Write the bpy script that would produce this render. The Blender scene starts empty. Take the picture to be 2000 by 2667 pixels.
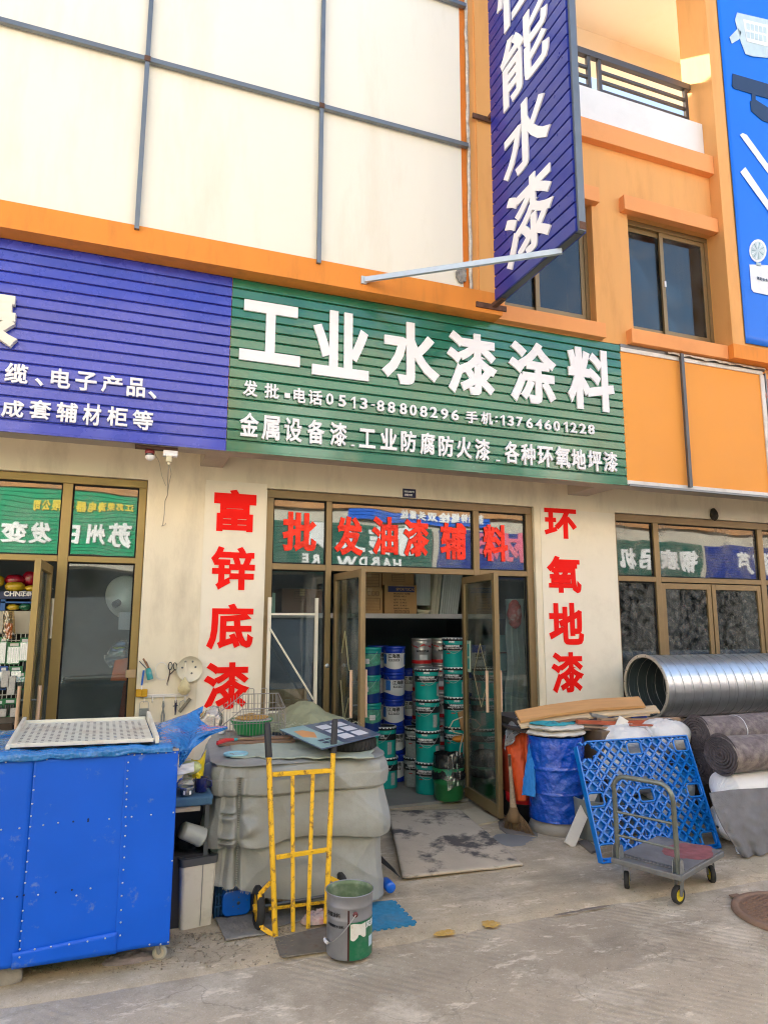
import bpy, math, random
import numpy as np
from mathutils import Vector, Matrix, noise
random.seed(11)
S = bpy.context.scene
COL = S.collection
R = math.radians

# ------------------------------------------------------------------ camera
F = 1797.24                                   # focal length in photo pixels (2000 x 2667)
YAW, PIT, ROL = R(20.4477), R(9.058), R(.159)
CAM = Vector((0, -6.22, 1.70))
_f = Vector((math.sin(YAW)*math.cos(PIT), math.cos(YAW)*math.cos(PIT), math.sin(PIT)))
_r = Vector((math.cos(YAW), -math.sin(YAW), 0)); _u = _r.cross(_f)
AX = _r*math.cos(ROL) + _u*math.sin(ROL); BX = -_r*math.sin(ROL) + _u*math.cos(ROL)
cd = bpy.data.cameras.new('camera'); cam = bpy.data.objects.new('camera', cd); COL.objects.link(cam)
cd.sensor_fit = 'HORIZONTAL'; cd.sensor_width = 36; cd.lens = F/2000*36
cd.clip_start = .05; cd.clip_end = 400
m3 = Matrix((AX, BX, -_f)).transposed()
cam.matrix_world = Matrix.Translation(CAM) @ m3.to_4x4()
S.camera = cam

# ------------------------------------------------------------------ sky, sun, exposure
SUN_DIR = Vector((.75, -1.0, -.66)).normalized()      # the way the light travels: from behind and left of the building
el = math.asin(-SUN_DIR.z); az = math.atan2(-SUN_DIR.x, -SUN_DIR.y)
w = bpy.data.worlds.new('World'); S.world = w; w.use_nodes = True
nt = w.node_tree; bg = nt.nodes['Background']
sky = nt.nodes.new('ShaderNodeTexSky'); sky.sky_type = 'NISHITA'; sky.sun_disc = False
sky.sun_elevation = el; sky.sun_rotation = az
sky.air_density = 1.0; sky.dust_density = 4.5; sky.ozone_density = 1.0; sky.altitude = 10
nt.links.new(sky.outputs[0], bg.inputs[0]); bg.inputs[1].default_value = .15
sd = bpy.data.lights.new('sun', 'SUN'); so = bpy.data.objects.new('sun', sd); COL.objects.link(so)
sd.energy = 4.6; sd.angle = R(.5); sd.color = (1, .95, .88)
so.rotation_euler = SUN_DIR.to_track_quat('-Z', 'Y').to_euler()
S.view_settings.view_transform = 'Standard'; S.view_settings.look = 'None'
S.view_settings.exposure = 2.0; S.view_settings.gamma = 1
S.render.engine = 'CYCLES'
S.cycles.max_bounces = 8; S.cycles.diffuse_bounces = 5; S.cycles.glossy_bounces = 4
S.cycles.transparent_max_bounces = 12; S.cycles.transmission_bounces = 6
S.cycles.caustics_reflective = False; S.cycles.caustics_refractive = False
S.cycles.use_denoising = True; S.cycles.filter_width = 1.1

# ------------------------------------------------------------------ pixel -> world at a chosen depth
def ray(px, py): return _f*F + AX*(px-1000) - BX*(py-1333.5)
def at(px, py, Y):
    r = ray(px, py); return CAM + r*((Y-CAM.y)/r.y)
def gr(px, py, z=0.):
    r = ray(px, py); return CAM + r*((z-CAM.z)/r.z)
def atx(px, py, X):
    r = ray(px, py); return CAM + r*((X-CAM.x)/r.x)

# ------------------------------------------------------------------ materials
MATS = {}
def mat(name, col, rough=.6, metal=0., var=.12, vs=2.5, bump=0., bs=30., dirt=None, da=0., ds=1.3, rnd=0.,
        spec=.5, coat=0., wave=0., ws=4., emit=None, stretch=None, dr=(.5, .72)):
    if name in MATS: return MATS[name]
    m = bpy.data.materials.new(name); m.use_nodes = True; MATS[name] = m
    n = m.node_tree; b = n.nodes['Principled BSDF']; L = n.links.new
    tc = n.nodes.new('ShaderNodeTexCoord'); vec = tc.outputs['Object']
    if stretch:
        mp = n.nodes.new('ShaderNodeMapping'); mp.inputs['Scale'].default_value = stretch; L(vec, mp.inputs[0]); vec = mp.outputs[0]
    def nz(scale, det=5, rg=.6):
        t = n.nodes.new('ShaderNodeTexNoise'); t.inputs['Scale'].default_value = scale
        t.inputs['Detail'].default_value = det; t.inputs['Roughness'].default_value = rg; L(vec, t.inputs['Vector']); return t.outputs[0]
    def mx(fac, a, c, bl='MIX'):
        x = n.nodes.new('ShaderNodeMix'); x.data_type = 'RGBA'; x.blend_type = bl
        if hasattr(fac, 'node'): L(fac, x.inputs[0])
        else: x.inputs[0].default_value = fac
        for v, k in ((a, 6), (c, 7)):
            if hasattr(v, 'node'): L(v, x.inputs[k])
            else: x.inputs[k].default_value = (*v, 1)
        return x.outputs[2]
    def ramp(fac, lo, hi):
        x = n.nodes.new('ShaderNodeMapRange'); x.inputs[1].default_value = lo; x.inputs[2].default_value = hi; L(fac, x.inputs[0]); return x.outputs[0]
    c = mx(ramp(nz(vs), .3, .7), tuple(v*(1-var) for v in col), tuple(min(v*(1+var), .95) for v in col))
    if dirt: 
        mu = n.nodes.new('ShaderNodeMath'); mu.operation = 'MULTIPLY'; mu.inputs[1].default_value = da
        L(ramp(nz(ds, 9, .68), *dr), mu.inputs[0]); c = mx(mu.outputs[0], c, dirt)
    if rnd:
        oi = n.nodes.new('ShaderNodeObjectInfo'); hs = n.nodes.new('ShaderNodeHueSaturation')
        r_ = n.nodes.new('ShaderNodeMapRange'); r_.inputs[3].default_value = 1-rnd; r_.inputs[4].default_value = 1+rnd
        L(oi.outputs['Random'], r_.inputs[0]); L(r_.outputs[0], hs.inputs['Value']); L(c, hs.inputs['Color']); c = hs.outputs[0]
    L(c, b.inputs['Base Color'])
    rr = n.nodes.new('ShaderNodeMapRange'); rr.inputs[3].default_value = max(rough-.1, .02); rr.inputs[4].default_value = min(rough+.12, 1)
    L(nz(vs*4), rr.inputs[0]); L(rr.outputs[0], b.inputs['Roughness'])
    b.inputs['Metallic'].default_value = metal; b.inputs['Specular IOR Level'].default_value = spec
    b.inputs['Coat Weight'].default_value = coat; b.inputs['Coat Roughness'].default_value = .08
    nrm = None
    if bump:
        bp = n.nodes.new('ShaderNodeBump'); bp.inputs['Strength'].default_value = min(bump, 1); bp.inputs['Distance'].default_value = .004*max(1, bump)
        L(nz(bs, 6), bp.inputs['Height']); nrm = bp
    if wave:
        b2 = n.nodes.new('ShaderNodeBump'); b2.inputs['Strength'].default_value = min(wave, 1); b2.inputs['Distance'].default_value = .03
        L(nz(ws, 2, .4), b2.inputs['Height'])
        if nrm: L(nrm.outputs[0], b2.inputs['Normal'])
        nrm = b2
    if nrm: L(nrm.outputs[0], b.inputs['Normal'])
    if emit: b.inputs['Emission Color'].default_value = (*emit, 1); b.inputs['Emission Strength'].default_value = 1
    return m

def glass(name, tint=(.55, .6, .58), refl=.16, haze=.06, hz=(.55, .55, .5), hs=5):
    m = bpy.data.materials.new(name); m.use_nodes = True; n = m.node_tree; n.nodes.clear(); L = n.links.new
    out = n.nodes.new('ShaderNodeOutputMaterial'); tr = n.nodes.new('ShaderNodeBsdfTransparent'); tr.inputs[0].default_value = (*tint, 1)
    gl = n.nodes.new('ShaderNodeBsdfGlossy'); gl.inputs['Roughness'].default_value = .015; gl.inputs['Color'].default_value = (.92, .96, .95, 1)
    tc = n.nodes.new('ShaderNodeTexCoord')
    nz = n.nodes.new('ShaderNodeTexNoise'); nz.inputs['Scale'].default_value = 1.6; nz.inputs['Detail'].default_value = 1; L(tc.outputs['Object'], nz.inputs['Vector'])
    bp = n.nodes.new('ShaderNodeBump'); bp.inputs['Strength'].default_value = .25; bp.inputs['Distance'].default_value = .01; L(nz.outputs[0], bp.inputs['Height']); L(bp.outputs[0], gl.inputs['Normal'])
    lw = n.nodes.new('ShaderNodeLayerWeight'); lw.inputs[0].default_value = .25
    mr = n.nodes.new('ShaderNodeMapRange'); mr.inputs[3].default_value = refl; mr.inputs[4].default_value = .9; L(lw.outputs['Fresnel'], mr.inputs[0])
    ms = n.nodes.new('ShaderNodeMixShader'); L(mr.outputs[0], ms.inputs[0]); L(tr.outputs[0], ms.inputs[1]); L(gl.outputs[0], ms.inputs[2])
    df = n.nodes.new('ShaderNodeBsdfDiffuse'); df.inputs[0].default_value = (*hz, 1)
    n2 = n.nodes.new('ShaderNodeTexNoise'); n2.inputs['Scale'].default_value = hs; n2.inputs['Detail'].default_value = 8; L(tc.outputs['Object'], n2.inputs['Vector'])
    m2 = n.nodes.new('ShaderNodeMapRange'); m2.inputs[1].default_value = .35; m2.inputs[2].default_value = .75; m2.inputs[4].default_value = haze*2; L(n2.outputs[0], m2.inputs[0])
    mm = n.nodes.new('ShaderNodeMixShader'); L(m2.outputs[0], mm.inputs[0]); L(ms.outputs[0], mm.inputs[1]); L(df.outputs[0], mm.inputs[2])
    L(mm.outputs[0], out.inputs[0]); MATS[name] = m; return m

def clear_film(name, tint=(.9, .9, .9), refl=.25, haze=.15):
    return glass(name, tint, refl*.6, haze*.6, (.6, .6, .6))

# ------------------------------------------------------------------ mesh builder (world coordinates)
class MB:
    def __init__(s, xf=None): s.v = []; s.f = []; s.sm = []; s.xf = xf
    def add(s, vs, fs, smooth=False):
        o = len(s.v)
        for p in vs:
            p = Vector(p)
            s.v.append(s.xf @ p if s.xf else p)
        for q in fs: s.f.append([o+i for i in q]); s.sm.append(smooth)
        return s
    def box(s, x0, x1, y0, y1, z0, z1):
        vs = [(x, y, z) for x in (x0, x1) for y in (y0, y1) for z in (z0, z1)]
        return s.add(vs, [(0, 1, 3, 2), (4, 6, 7, 5), (0, 4, 5, 1), (2, 3, 7, 6), (0, 2, 6, 4), (1, 5, 7, 3)])
    def bar(s, p0, p1, w, h, up=(0, 0, 1)):
        p0, p1 = Vector(p0), Vector(p1); d = (p1-p0).normalized(); u = Vector(up)
        x = d.cross(u)
        if x.length < 1e-4: x = d.cross(Vector((0, 1, 0)))
        x.normalize(); y = x.cross(d).normalized()
        vs = [p + x*(a*w/2) + y*(b*h/2) for p in (p0, p1) for a, b in ((-1, -1), (1, -1), (1, 1), (-1, 1))]
        return s.add(vs, [(0, 3, 2, 1), (4, 5, 6, 7), (0, 1, 5, 4), (1, 2, 6, 5), (2, 3, 7, 6), (3, 0, 4, 7)])
    def tube(s, pts, r, n=10, caps=True, closed=False):
        pts = [Vector(p) for p in pts]; N = len(pts)
        rs = r if isinstance(r, (list, tuple)) else [r]*N
        t0 = (pts[1]-pts[0]).normalized(); a = t0.orthogonal().normalized(); vs = []
        for i, p in enumerate(pts):
            if closed: t = (pts[(i+1) % N]-pts[i-1]).normalized()
            else: t = (pts[min(i+1, N-1)]-pts[max(i-1, 0)]).normalized()
            a = (a - t*a.dot(t)).normalized(); b = t.cross(a)
            for k in range(n):
                q = 2*math.pi*k/n; vs.append(p + (a*math.cos(q)+b*math.sin(q))*rs[i])
        fs = []
        for i in range(N if closed else N-1):
            j = (i+1) % N
            for k in range(n): fs.append((i*n+k, i*n+(k+1) % n, j*n+(k+1) % n, j*n+k))
        s.add(vs, fs, True)
        if caps and not closed:
            s.add(vs[:n], [tuple(range(n))[::-1]]); s.add(vs[-n:], [tuple(range(n))])
        return s
    def lathe(s, prof, c=(0, 0, 0), n=28, ax=None, smooth=True, arc=(0, 2*math.pi), wob=0):
        c = Vector(c); M = ax or Matrix.Identity(3); full = abs(arc[1]-arc[0]-2*math.pi) < 1e-6
        m = n if full else n+1; vs = []
        for r, z in prof:
            for k in range(m):
                q = arc[0]+(arc[1]-arc[0])*k/n; rr = r*(1+wob*math.sin(3*q+z*9))
                vs.append(c + M @ Vector((rr*math.cos(q), rr*math.sin(q), z)))
        fs = []
        for i in range(len(prof)-1):
            for k in range(n):
                k2 = (k+1) % m
                fs.append((i*m+k, i*m+k2, (i+1)*m+k2, (i+1)*m+k))
        return s.add(vs, fs, smooth)
    def disc(s, c, r, n=24, ax=None, r0=0):
        return s.lathe([(r, 0), (r0 + 1e-5, 0)], c, n, ax, False)
    def grid(s, fn, nu, nv, smooth=True, cu=False):
        vs = [fn(i/nu, j/nv) for j in range(nv+1) for i in range(nu+1)]
        fs = [(j*(nu+1)+i, j*(nu+1)+i+1, (j+1)*(nu+1)+i+1, (j+1)*(nu+1)+i) for j in range(nv) for i in range(nu)]
        return s.add(vs, fs, smooth)
    def sheet(s, fn, nu, nv, th=.004):
        "a sheet with real thickness: the surface fn and its offset along the normal"
        P = [[Vector(fn(i/nu, j/nv)) for i in range(nu+1)] for j in range(nv+1)]; Q = []
        for j in range(nv+1):
            row = []
            for i in range(nu+1):
                du = P[j][min(i+1, nu)]-P[j][max(i-1, 0)]; dv = P[min(j+1, nv)][i]-P[max(j-1, 0)][i]
                nn = du.cross(dv); nn = nn.normalized() if nn.length > 1e-9 else Vector((0, 0, 1))
                row.append(P[j][i]-nn*th)
            Q.append(row)
        W = nu+1; vs = [p for r_ in P for p in r_]+[p for r_ in Q for p in r_]; o = len(vs)//2; fs = []
        for j in range(nv):
            for i in range(nu):
                a = j*W+i; fs += [(a, a+1, a+1+W, a+W), (o+a, o+a+W, o+a+1+W, o+a+1)]
        for i in range(nu): fs += [(i, o+i, o+i+1, i+1), (nv*W+i, nv*W+i+1, o+nv*W+i+1, o+nv*W+i)]
        for j in range(nv): fs += [(j*W, (j+1)*W, o+(j+1)*W, o+j*W), (j*W+nu, o+j*W+nu, o+(j+1)*W+nu, (j+1)*W+nu)]
        return s.add(vs, fs, True)
    def poly(s, pts, ext):
        "extrude a planar outline by vector ext"
        pts = [Vector(p) for p in pts]; n = len(pts); e = Vector(ext)
        return s.add(pts+[p+e for p in pts], [tuple(range(n)), tuple(range(2*n-1, n-1, -1))]+[(i, i+n, (i+1) % n+n, (i+1) % n) for i in range(n)])
    def mesh(s, name, mt, org=Vector((0, 0, 0))):
        me = bpy.data.meshes.new(name); me.from_pydata([tuple(p-org) for p in s.v], [], s.f)
        me.polygons.foreach_set('use_smooth', s.sm); me.materials.append(mt); me.update(); return me
    def build(s, name, mt, parent=None, bevel=0, **k):
        if parent is None: org = Vector(k.pop('org', (0, 0, 0)))
        else:
            org = Vector(parent.location); q = parent.parent
            while q: org = org+Vector(q.location); q = q.parent
        o = bpy.data.objects.new(name, s.mesh(name, mt, org)); COL.objects.link(o)
        if parent is None: o.location = org
        else: o.parent = parent
        if bevel:
            b = o.modifiers.new('bevel', 'BEVEL'); b.width = bevel; b.segments = 2; b.limit_method = 'ANGLE'; b.angle_limit = R(40)
        for kk, vv in k.items(): o[kk] = vv
        return o

def thing(name, label, cat, loc=(0, 0, 0), group=None):
    o = bpy.data.objects.new(name, None); COL.objects.link(o); o.location = loc; o.empty_display_size = .1
    o['label'] = label; o['category'] = cat
    if group: o['group'] = group
    return o
def tag(o, label, cat, group=None):
    o['label'] = label; o['category'] = cat
    if group: o['group'] = group
    return o
def dup(root, loc, label=None, rz=0, skip=()):
    r = root.copy(); COL.objects.link(r); r.location = loc; r.rotation_euler = (0, 0, rz)
    if label: r['label'] = label
    for ch in list(root.children):
        if ch.name.split('.')[0] in skip: continue
        c = ch.copy(); COL.objects.link(c); c.parent = r
        for g in ch.children:
            d = g.copy(); COL.objects.link(d); d.parent = c
    return r
def NZ(x, y=0, z=0, s=1): return noise.noise(Vector((x*s, y*s, z*s)))

# ------------------------------------------------------------------ lettering
_GL = {}
def glyph(ch, off):
    k = (ch, off)
    if k in _GL: return _GL[k]
    c = bpy.data.curves.new('t', 'FONT'); c.body = ch; c.size = 1; c.bevel_depth = off; c.bevel_resolution = 0; c.extrude = .5; c.resolution_u = 3
    o = bpy.data.objects.new('t', c); COL.objects.link(o)
    me = bpy.data.meshes.new_from_object(o.evaluated_get(bpy.context.evaluated_depsgraph_get()))
    a = [Vector(v.co) for v in me.vertices]; f = [tuple(p.vertices) for p in me.polygons]
    bpy.data.objects.remove(o); bpy.data.curves.remove(c); bpy.data.meshes.remove(me)
    if not a: _GL[k] = ([], [], 0, 1, 0, 1); return _GL[k]
    xs = [v.x for v in a]; ys = [v.y for v in a]
    _GL[k] = (a, f, min(xs), max(xs), min(ys), max(ys)); return _GL[k]
ONE = [(.62, 0), (.62, .78), (.05, .66), (.05, .80), (.68, 1), (1, 1), (1, 0)]
def letter(mb, ch, o, ux, uy, wd, ht, dp, off=.03):
    "one character fitted into a box wd x ht whose lower left corner is o; dp is its thickness towards ux x uy"
    if ch == '1':
        ux, uy, o = Vector(ux), Vector(uy), Vector(o); mb.poly([o+ux*(a*wd)+uy*(b*ht) for a, b in ONE], ux.cross(uy)*dp); return
    a, f, x0, x1, y0, y1 = glyph(ch, off)
    ux, uy, o = Vector(ux), Vector(uy), Vector(o); un = ux.cross(uy)
    mb.add([o + ux*((p.x-x0)/(x1-x0)*wd) + uy*((p.y-y0)/(y1-y0)*ht) + un*((p.z+.5)*dp) for p in a], f)
def text(mb, s, o, ux, uy, ht, dp=.002, adv=1.06, off=.02, bend=None):
    "a line of small print; characters keep their own proportions"
    ux, uy, o = Vector(ux), Vector(uy), Vector(o); un = ux.cross(uy); x = 0
    for ch in s:
        if ch == ' ': x += ht*.4; continue
        a, f, x0, x1, y0, y1 = glyph(ch, off); wide = ord(ch) > 0x2000; sc = ht/(.92 if wide else .74)
        mb.add([o + ux*(x+(p.x-(0 if wide else x0))*sc) + uy*((p.y+(.1 if wide else 0))*sc) + un*((p.z+.5)*dp) for p in a], f)
        x += sc*((1 if wide else (x1-x0)+.09)*adv)
    return x
def boxchar(parent, ch, box, Y, dp, m, off=.03, name='letter'):
    "a character on the plane y=Y, given by its outline box in the photograph"
    l, r, t, b = box; cx, cy = (l+r)/2, (t+b)/2
    pl, pr = at(l, cy, Y), at(r, cy, Y); s = (at(r, cy, Y), at(l, cy, Y))
    # slope of horizontal lines here, to take the skew out of the box height
    q = pl.copy(); q.x = pr.x; d = q-CAM; py = 1333.5 - F*d.dot(BX)/d.dot(_f); sl = abs(py-cy)
    zt = at(cx, t+sl/2, Y).z; zb = at(cx, b-sl/2, Y).z
    mb = MB(); letter(mb, ch, (pl.x, Y+dp, zb), (1, 0, 0), (0, 0, 1), pr.x-pl.x, zt-zb, dp, off)
    return mb.build(name, m, parent)

# ------------------------------------------------------------------ materials in use
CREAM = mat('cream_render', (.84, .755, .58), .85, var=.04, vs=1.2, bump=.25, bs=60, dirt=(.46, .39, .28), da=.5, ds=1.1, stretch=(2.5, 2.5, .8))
CREAMW = mat('white_panel_paint', (.86, .80, .66), .75, var=.03, vs=1.5, bump=.15, bs=50, dirt=(.5, .44, .33), da=.25, ds=2)
BOARDW = mat('ivory_facade_paint', (.86, .815, .70), .8, var=.025, vs=.6, bump=.15, bs=25, dirt=(.70, .64, .50), da=.5, ds=.7, stretch=(3, 3, .6))
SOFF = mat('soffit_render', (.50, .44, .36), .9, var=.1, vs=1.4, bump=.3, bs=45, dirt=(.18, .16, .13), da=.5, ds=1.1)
ORA = mat('orange_render', (.80, .275, .04), .8, var=.05, vs=1, bump=.25, bs=70, dirt=(.48, .17, .035), da=.5, ds=1.6, stretch=(4, 4, .8))
ORL = mat('light_orange_render', (.80, .395, .125), .8, var=.04, vs=1, bump=.3, bs=70, dirt=(.60, .27, .07), da=.45, ds=1.2, stretch=(4, 4, .7))
SAL = mat('salmon_render', (.86, .36, .12), .8, var=.035, vs=1, bump=.3, bs=70, dirt=(.55, .2, .06), da=.25, ds=1.2)
YEL = mat('yellow_cream_render', (.58, .55, .48), .85, var=.05, vs=.8, bump=.2, bs=40, dirt=(.5, .42, .28), da=.5, ds=.6)
WHT = mat('white_render', (.84, .82, .78), .8, var=.03, bump=.2, bs=60, dirt=(.6, .58, .54), da=.3)
BRON = mat('golden_anodised_frame', (.34, .235, .085), .38, .35, var=.12, vs=3, dirt=(.12, .09, .05), da=.35, ds=3)
BRONB = mat('bronze_anodised_frame', (.27, .19, .09), .4, .35, var=.12, vs=3, dirt=(.1, .08, .05), da=.4, ds=3)
STEEL = mat('galvanised_steel', (.20, .22, .235), .45, .7, var=.12, vs=6, dirt=(.15, .13, .12), da=.35, ds=3)
DSTEEL = mat('dark_grey_steel', (.11, .12, .13), .5, .5, var=.15, vs=5, dirt=(.16, .07, .03), da=.3, ds=4)
RUST = mat('rusty_iron', (.14, .07, .045), .8, .3, var=.3, vs=20, bump=.5, bs=80)
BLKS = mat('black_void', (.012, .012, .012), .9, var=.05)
RAILM = mat('brown_rail_paint', (.085, .075, .07), .45, .2, var=.15)
WLET = mat('white_acrylic_letter', (.84, .83, .85), .45, var=.02, vs=3)
RLET = mat('red_vinyl_letter', (.90, .006, .002), .6, var=.03, vs=4, dirt=(.6, .01, .01), da=.25, ds=1, spec=.2)
RMET = mat('crumpled_red_foil', (.78, .03, .012), .22, .5, var=.35, vs=9, bump=3, bs=22)
GSLAT = mat('green_painted_steel', (.006, .15, .085), .22, .1, var=.18, vs=1.6, wave=.5, ws=2.2, rnd=.08, coat=.7, dirt=(.10, .15, .05), da=.6, ds=1.3)
BSLAT = mat('blue_painted_steel', (.025, .045, .42), .26, .1, var=.1, vs=1.5, wave=.4, ws=2.2, rnd=.06, coat=.4, dirt=(.07, .07, .38), da=.5, ds=.9)
NSLAT = mat('navy_painted_steel', (.008, .02, .27), .3, .0, var=.08, vs=2, wave=.15, ws=2.5, rnd=.05, coat=.25)
GLS = glass('shop_glass', (.84, .90, .92), .055, .035, (.35, .42, .45)); GLT = glass('transom_glass', (.55, .63, .62), .12, .14, (.38, .42, .40))
GLW = glass('upper_window_glass', (.35, .38, .38), .035, .10, (.22, .23, .23))
GLD = glass('dusty_glass', (.32, .37, .37), .05, .26, (.27, .28, .27), 13); GLDT = glass('dusty_transom_glass', (.4, .42, .4), .10, .26, (.34, .34, .32))
GLO = glass('door_glass', (.62, .66, .6), .10, .09)
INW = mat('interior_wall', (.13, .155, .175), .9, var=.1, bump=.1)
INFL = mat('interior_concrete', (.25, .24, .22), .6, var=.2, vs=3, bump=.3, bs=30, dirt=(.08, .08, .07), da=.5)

# ------------------------------------------------------------------ ground
def concrete(name, base, dark, lite, groove):
    m = bpy.data.materials.new(name); m.use_nodes = True; n = m.node_tree; b = n.nodes['Principled BSDF']; L = n.links.new
    tc = n.nodes.new('ShaderNodeTexCoord').outputs['Object']
    def nz(s, d=8, r=.65, st=None):
        v = tc
        if st:
            mp = n.nodes.new('ShaderNodeMapping'); mp.inputs['Scale'].default_value = st; mp.inputs['Rotation'].default_value = (0, 0, .25); L(tc, mp.inputs[0]); v = mp.outputs[0]
        t = n.nodes.new('ShaderNodeTexNoise'); t.inputs['Scale'].default_value = s; t.inputs['Detail'].default_value = d; t.inputs['Roughness'].default_value = r; L(v, t.inputs['Vector']); return t.outputs[0]
    def rp(f, lo, hi, a=0, c=1):
        x = n.nodes.new('ShaderNodeMapRange'); x.inputs[1].default_value = lo; x.inputs[2].default_value = hi; x.inputs[3].default_value = a; x.inputs[4].default_value = c; L(f, x.inputs[0]); return x.outputs[0]
    def mx(f, a, c, bl='MIX'):
        x = n.nodes.new('ShaderNodeMix'); x.data_type = 'RGBA'; x.blend_type = bl; L(f, x.inputs[0])
        for v, k in ((a, 6), (c, 7)):
            if hasattr(v, 'node'): L(v, x.inputs[k])
            else: x.inputs[k].default_value = (*v, 1)
        return x.outputs[2]
    c = mx(rp(nz(.9, 6), .38, .62), base, dark)
    c = mx(rp(nz(1.7, 9, .7), .5, .66, 0, .75), c, lite)
    c = mx(rp(nz(.5, 9, .7, (1, 3, 1)), .53, .64, 0, .65), c, tuple(v*.55 for v in dark))
    c = mx(rp(nz(70, 4, .8), .55, .75, 0, .6), c, tuple(v*.42 for v in base))
    c = mx(rp(nz(130, 3, .8), .58, .72, 0, .5), c, tuple(min(v*1.6, .8) for v in lite))
    c = mx(rp(nz(9, 8, .75), .58, .68, 0, .6), c, tuple(v*.55 for v in base))
    c = mx(rp(nz(24, 6, .8), .52, .66, 0, .55), c, tuple(v*.62 for v in base))
    c = mx(rp(nz(2.6, 9, .8, (1, 2.5, 1)), .56, .62, 0, .55), c, tuple(v*1.25 for v in lite))
    vo = n.nodes.new('ShaderNodeTexVoronoi'); vo.feature = 'DISTANCE_TO_EDGE'; vo.inputs['Scale'].default_value = .55
    ad = n.nodes.new('ShaderNodeVectorMath'); ad.operation = 'ADD'; dn = n.nodes.new('ShaderNodeTexNoise'); dn.inputs['Scale'].default_value = 2.2; dn.inputs['Detail'].default_value = 8; L(tc, dn.inputs['Vector']); L(tc, ad.inputs[0]); L(dn.outputs['Color'], ad.inputs[1]); L(ad.outputs[0], vo.inputs['Vector'])
    ck = n.nodes.new('ShaderNodeMath'); ck.operation = 'MULTIPLY'; L(rp(vo.outputs['Distance'], .0, .0045, .45, 0), ck.inputs[0]); L(rp(nz(.8, 2), .5, .56), ck.inputs[1])
    c = mx(ck.outputs[0], c, tuple(v*.3 for v in base))
    L(c, b.inputs['Base Color']); b.inputs['Roughness'].default_value = .85
    bp = n.nodes.new('ShaderNodeBump'); bp.inputs['Strength'].default_value = .6; bp.inputs['Distance'].default_value = .004; L(nz(75, 6, .8), bp.inputs['Height'])
    b2 = n.nodes.new('ShaderNodeBump'); b2.inputs['Strength'].default_value = .5; b2.inputs['Distance'].default_value = .02; L(nz(3, 6, .6), b2.inputs['Height']); L(bp.outputs[0], b2.inputs['Normal'])
    if groove:
        wv = n.nodes.new('ShaderNodeTexWave'); wv.inputs['Scale'].default_value = 9; wv.inputs['Distortion'].default_value = 2.5; wv.inputs['Detail'].default_value = 3; wv.bands_direction = 'DIAGONAL'; L(tc, wv.inputs['Vector'])
        mm = n.nodes.new('ShaderNodeMath'); mm.operation = 'MULTIPLY'; L(wv.outputs['Fac'], mm.inputs[0]); L(rp(nz(1.1, 3), .45, .6), mm.inputs[1])
        b3 = n.nodes.new('ShaderNodeBump'); b3.inputs['Strength'].default_value = .45; b3.inputs['Distance'].default_value = .006; L(mm.outputs[0], b3.inputs['Height']); L(b2.outputs[0], b3.inputs['Normal']); b2 = b3
    L(b2.outputs[0], b.inputs['Normal']); return m
ROADM = concrete('road_concrete', (.53, .44, .32), (.36, .295, .21), (.70, .615, .48), True)
APRM = concrete('apron_concrete', (.56, .45, .30), (.37, .305, .21), (.66, .56, .42), False)
def gz(x, y): return .006*NZ(x*.8, y*.8)+.002*NZ(x*5, y*5, 3)
mb = MB(); mb.grid(lambda u, v: (-60+u*120, -60+v*120, -.022), 12, 12); o = mb.build('ground', ROADM); o['kind'] = 'structure'
mb = MB(); mb.grid(lambda u, v: (-5+u*15, -6.2+v*6.2, -.012+gz(-5+u*15, -6.2+v*6.2)*(1 if .02 < u < .98 and .02 < v < .98 else 0)), 150, 70)
o = mb.build('road', ROADM); o['kind'] = 'structure'
def edge(x): return -2.47+.05*NZ(x*.9, 1)+.018*NZ(x*5, 7)
def apr(u, v):
    x = -5+u*17; y = edge(x)*(1-v)+.02*v; z = gz(x, y)*(1 if v > 0 else 1)
    return (x, y, z+.004 if v > 0 else -.016)
mb = MB(); mb.grid(apr, 240, 50); o = mb.build('pavement', APRM); o['kind'] = 'structure'

# ------------------------------------------------------------------ our building
BLD = thing('shop_building', 'cream and orange shop building with three ground floor shopfronts and an open gallery above', 'building', (2.5, 0, 0))
def part(mb, name, m, bevel=0, parent=None, **k): return mb.build(name, m, parent or BLD, bevel, **k)
ZH = 2.915
OPEN = ((-2.9, .134), (1.175, 4.015), (5.06, 7.95))
# ground floor wall: piers and lintel
mb = MB()
mb.box(.134, .62, 0, .24, 0, ZH); mb.box(4.015, 5.06, 0, .24, 0, ZH); mb.box(7.95, 9.0, 0, .24, 0, ZH); mb.box(-8, -2.9, 0, .24, 0, ZH); mb.box(9.0, 18, 0, .24, 0, ZH)
mb.box(-8, 18, 0, .24, ZH, 3.42); part(mb, 'wall', CREAM)
mb = MB(); mb.grid(lambda u, v: (.625+u*.545, -.006-.002*NZ(u*3, v*9), v*2.95), 8, 30); mb.box(.62, 1.175, 0, .24, 0, ZH); part(mb, 'wall', CREAMW, label='whitewashed strip of wall behind the red characters')
mb = MB(); mb.box(4.09, 5.055, -.007, -.001, .0, 2.9); part(mb, 'wall', CREAMW, label='whitewashed panel right of the doorway')
# canopy
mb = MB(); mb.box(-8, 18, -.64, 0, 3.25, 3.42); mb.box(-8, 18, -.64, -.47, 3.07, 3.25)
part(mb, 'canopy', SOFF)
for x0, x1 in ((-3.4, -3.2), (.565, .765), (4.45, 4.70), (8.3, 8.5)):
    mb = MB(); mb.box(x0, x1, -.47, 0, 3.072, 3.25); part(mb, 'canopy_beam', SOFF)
mb = MB(); mb.box(-8, 18, -.64, -.40, 3.42, 4.58); part(mb, 'fascia_wall', ORL)
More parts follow.
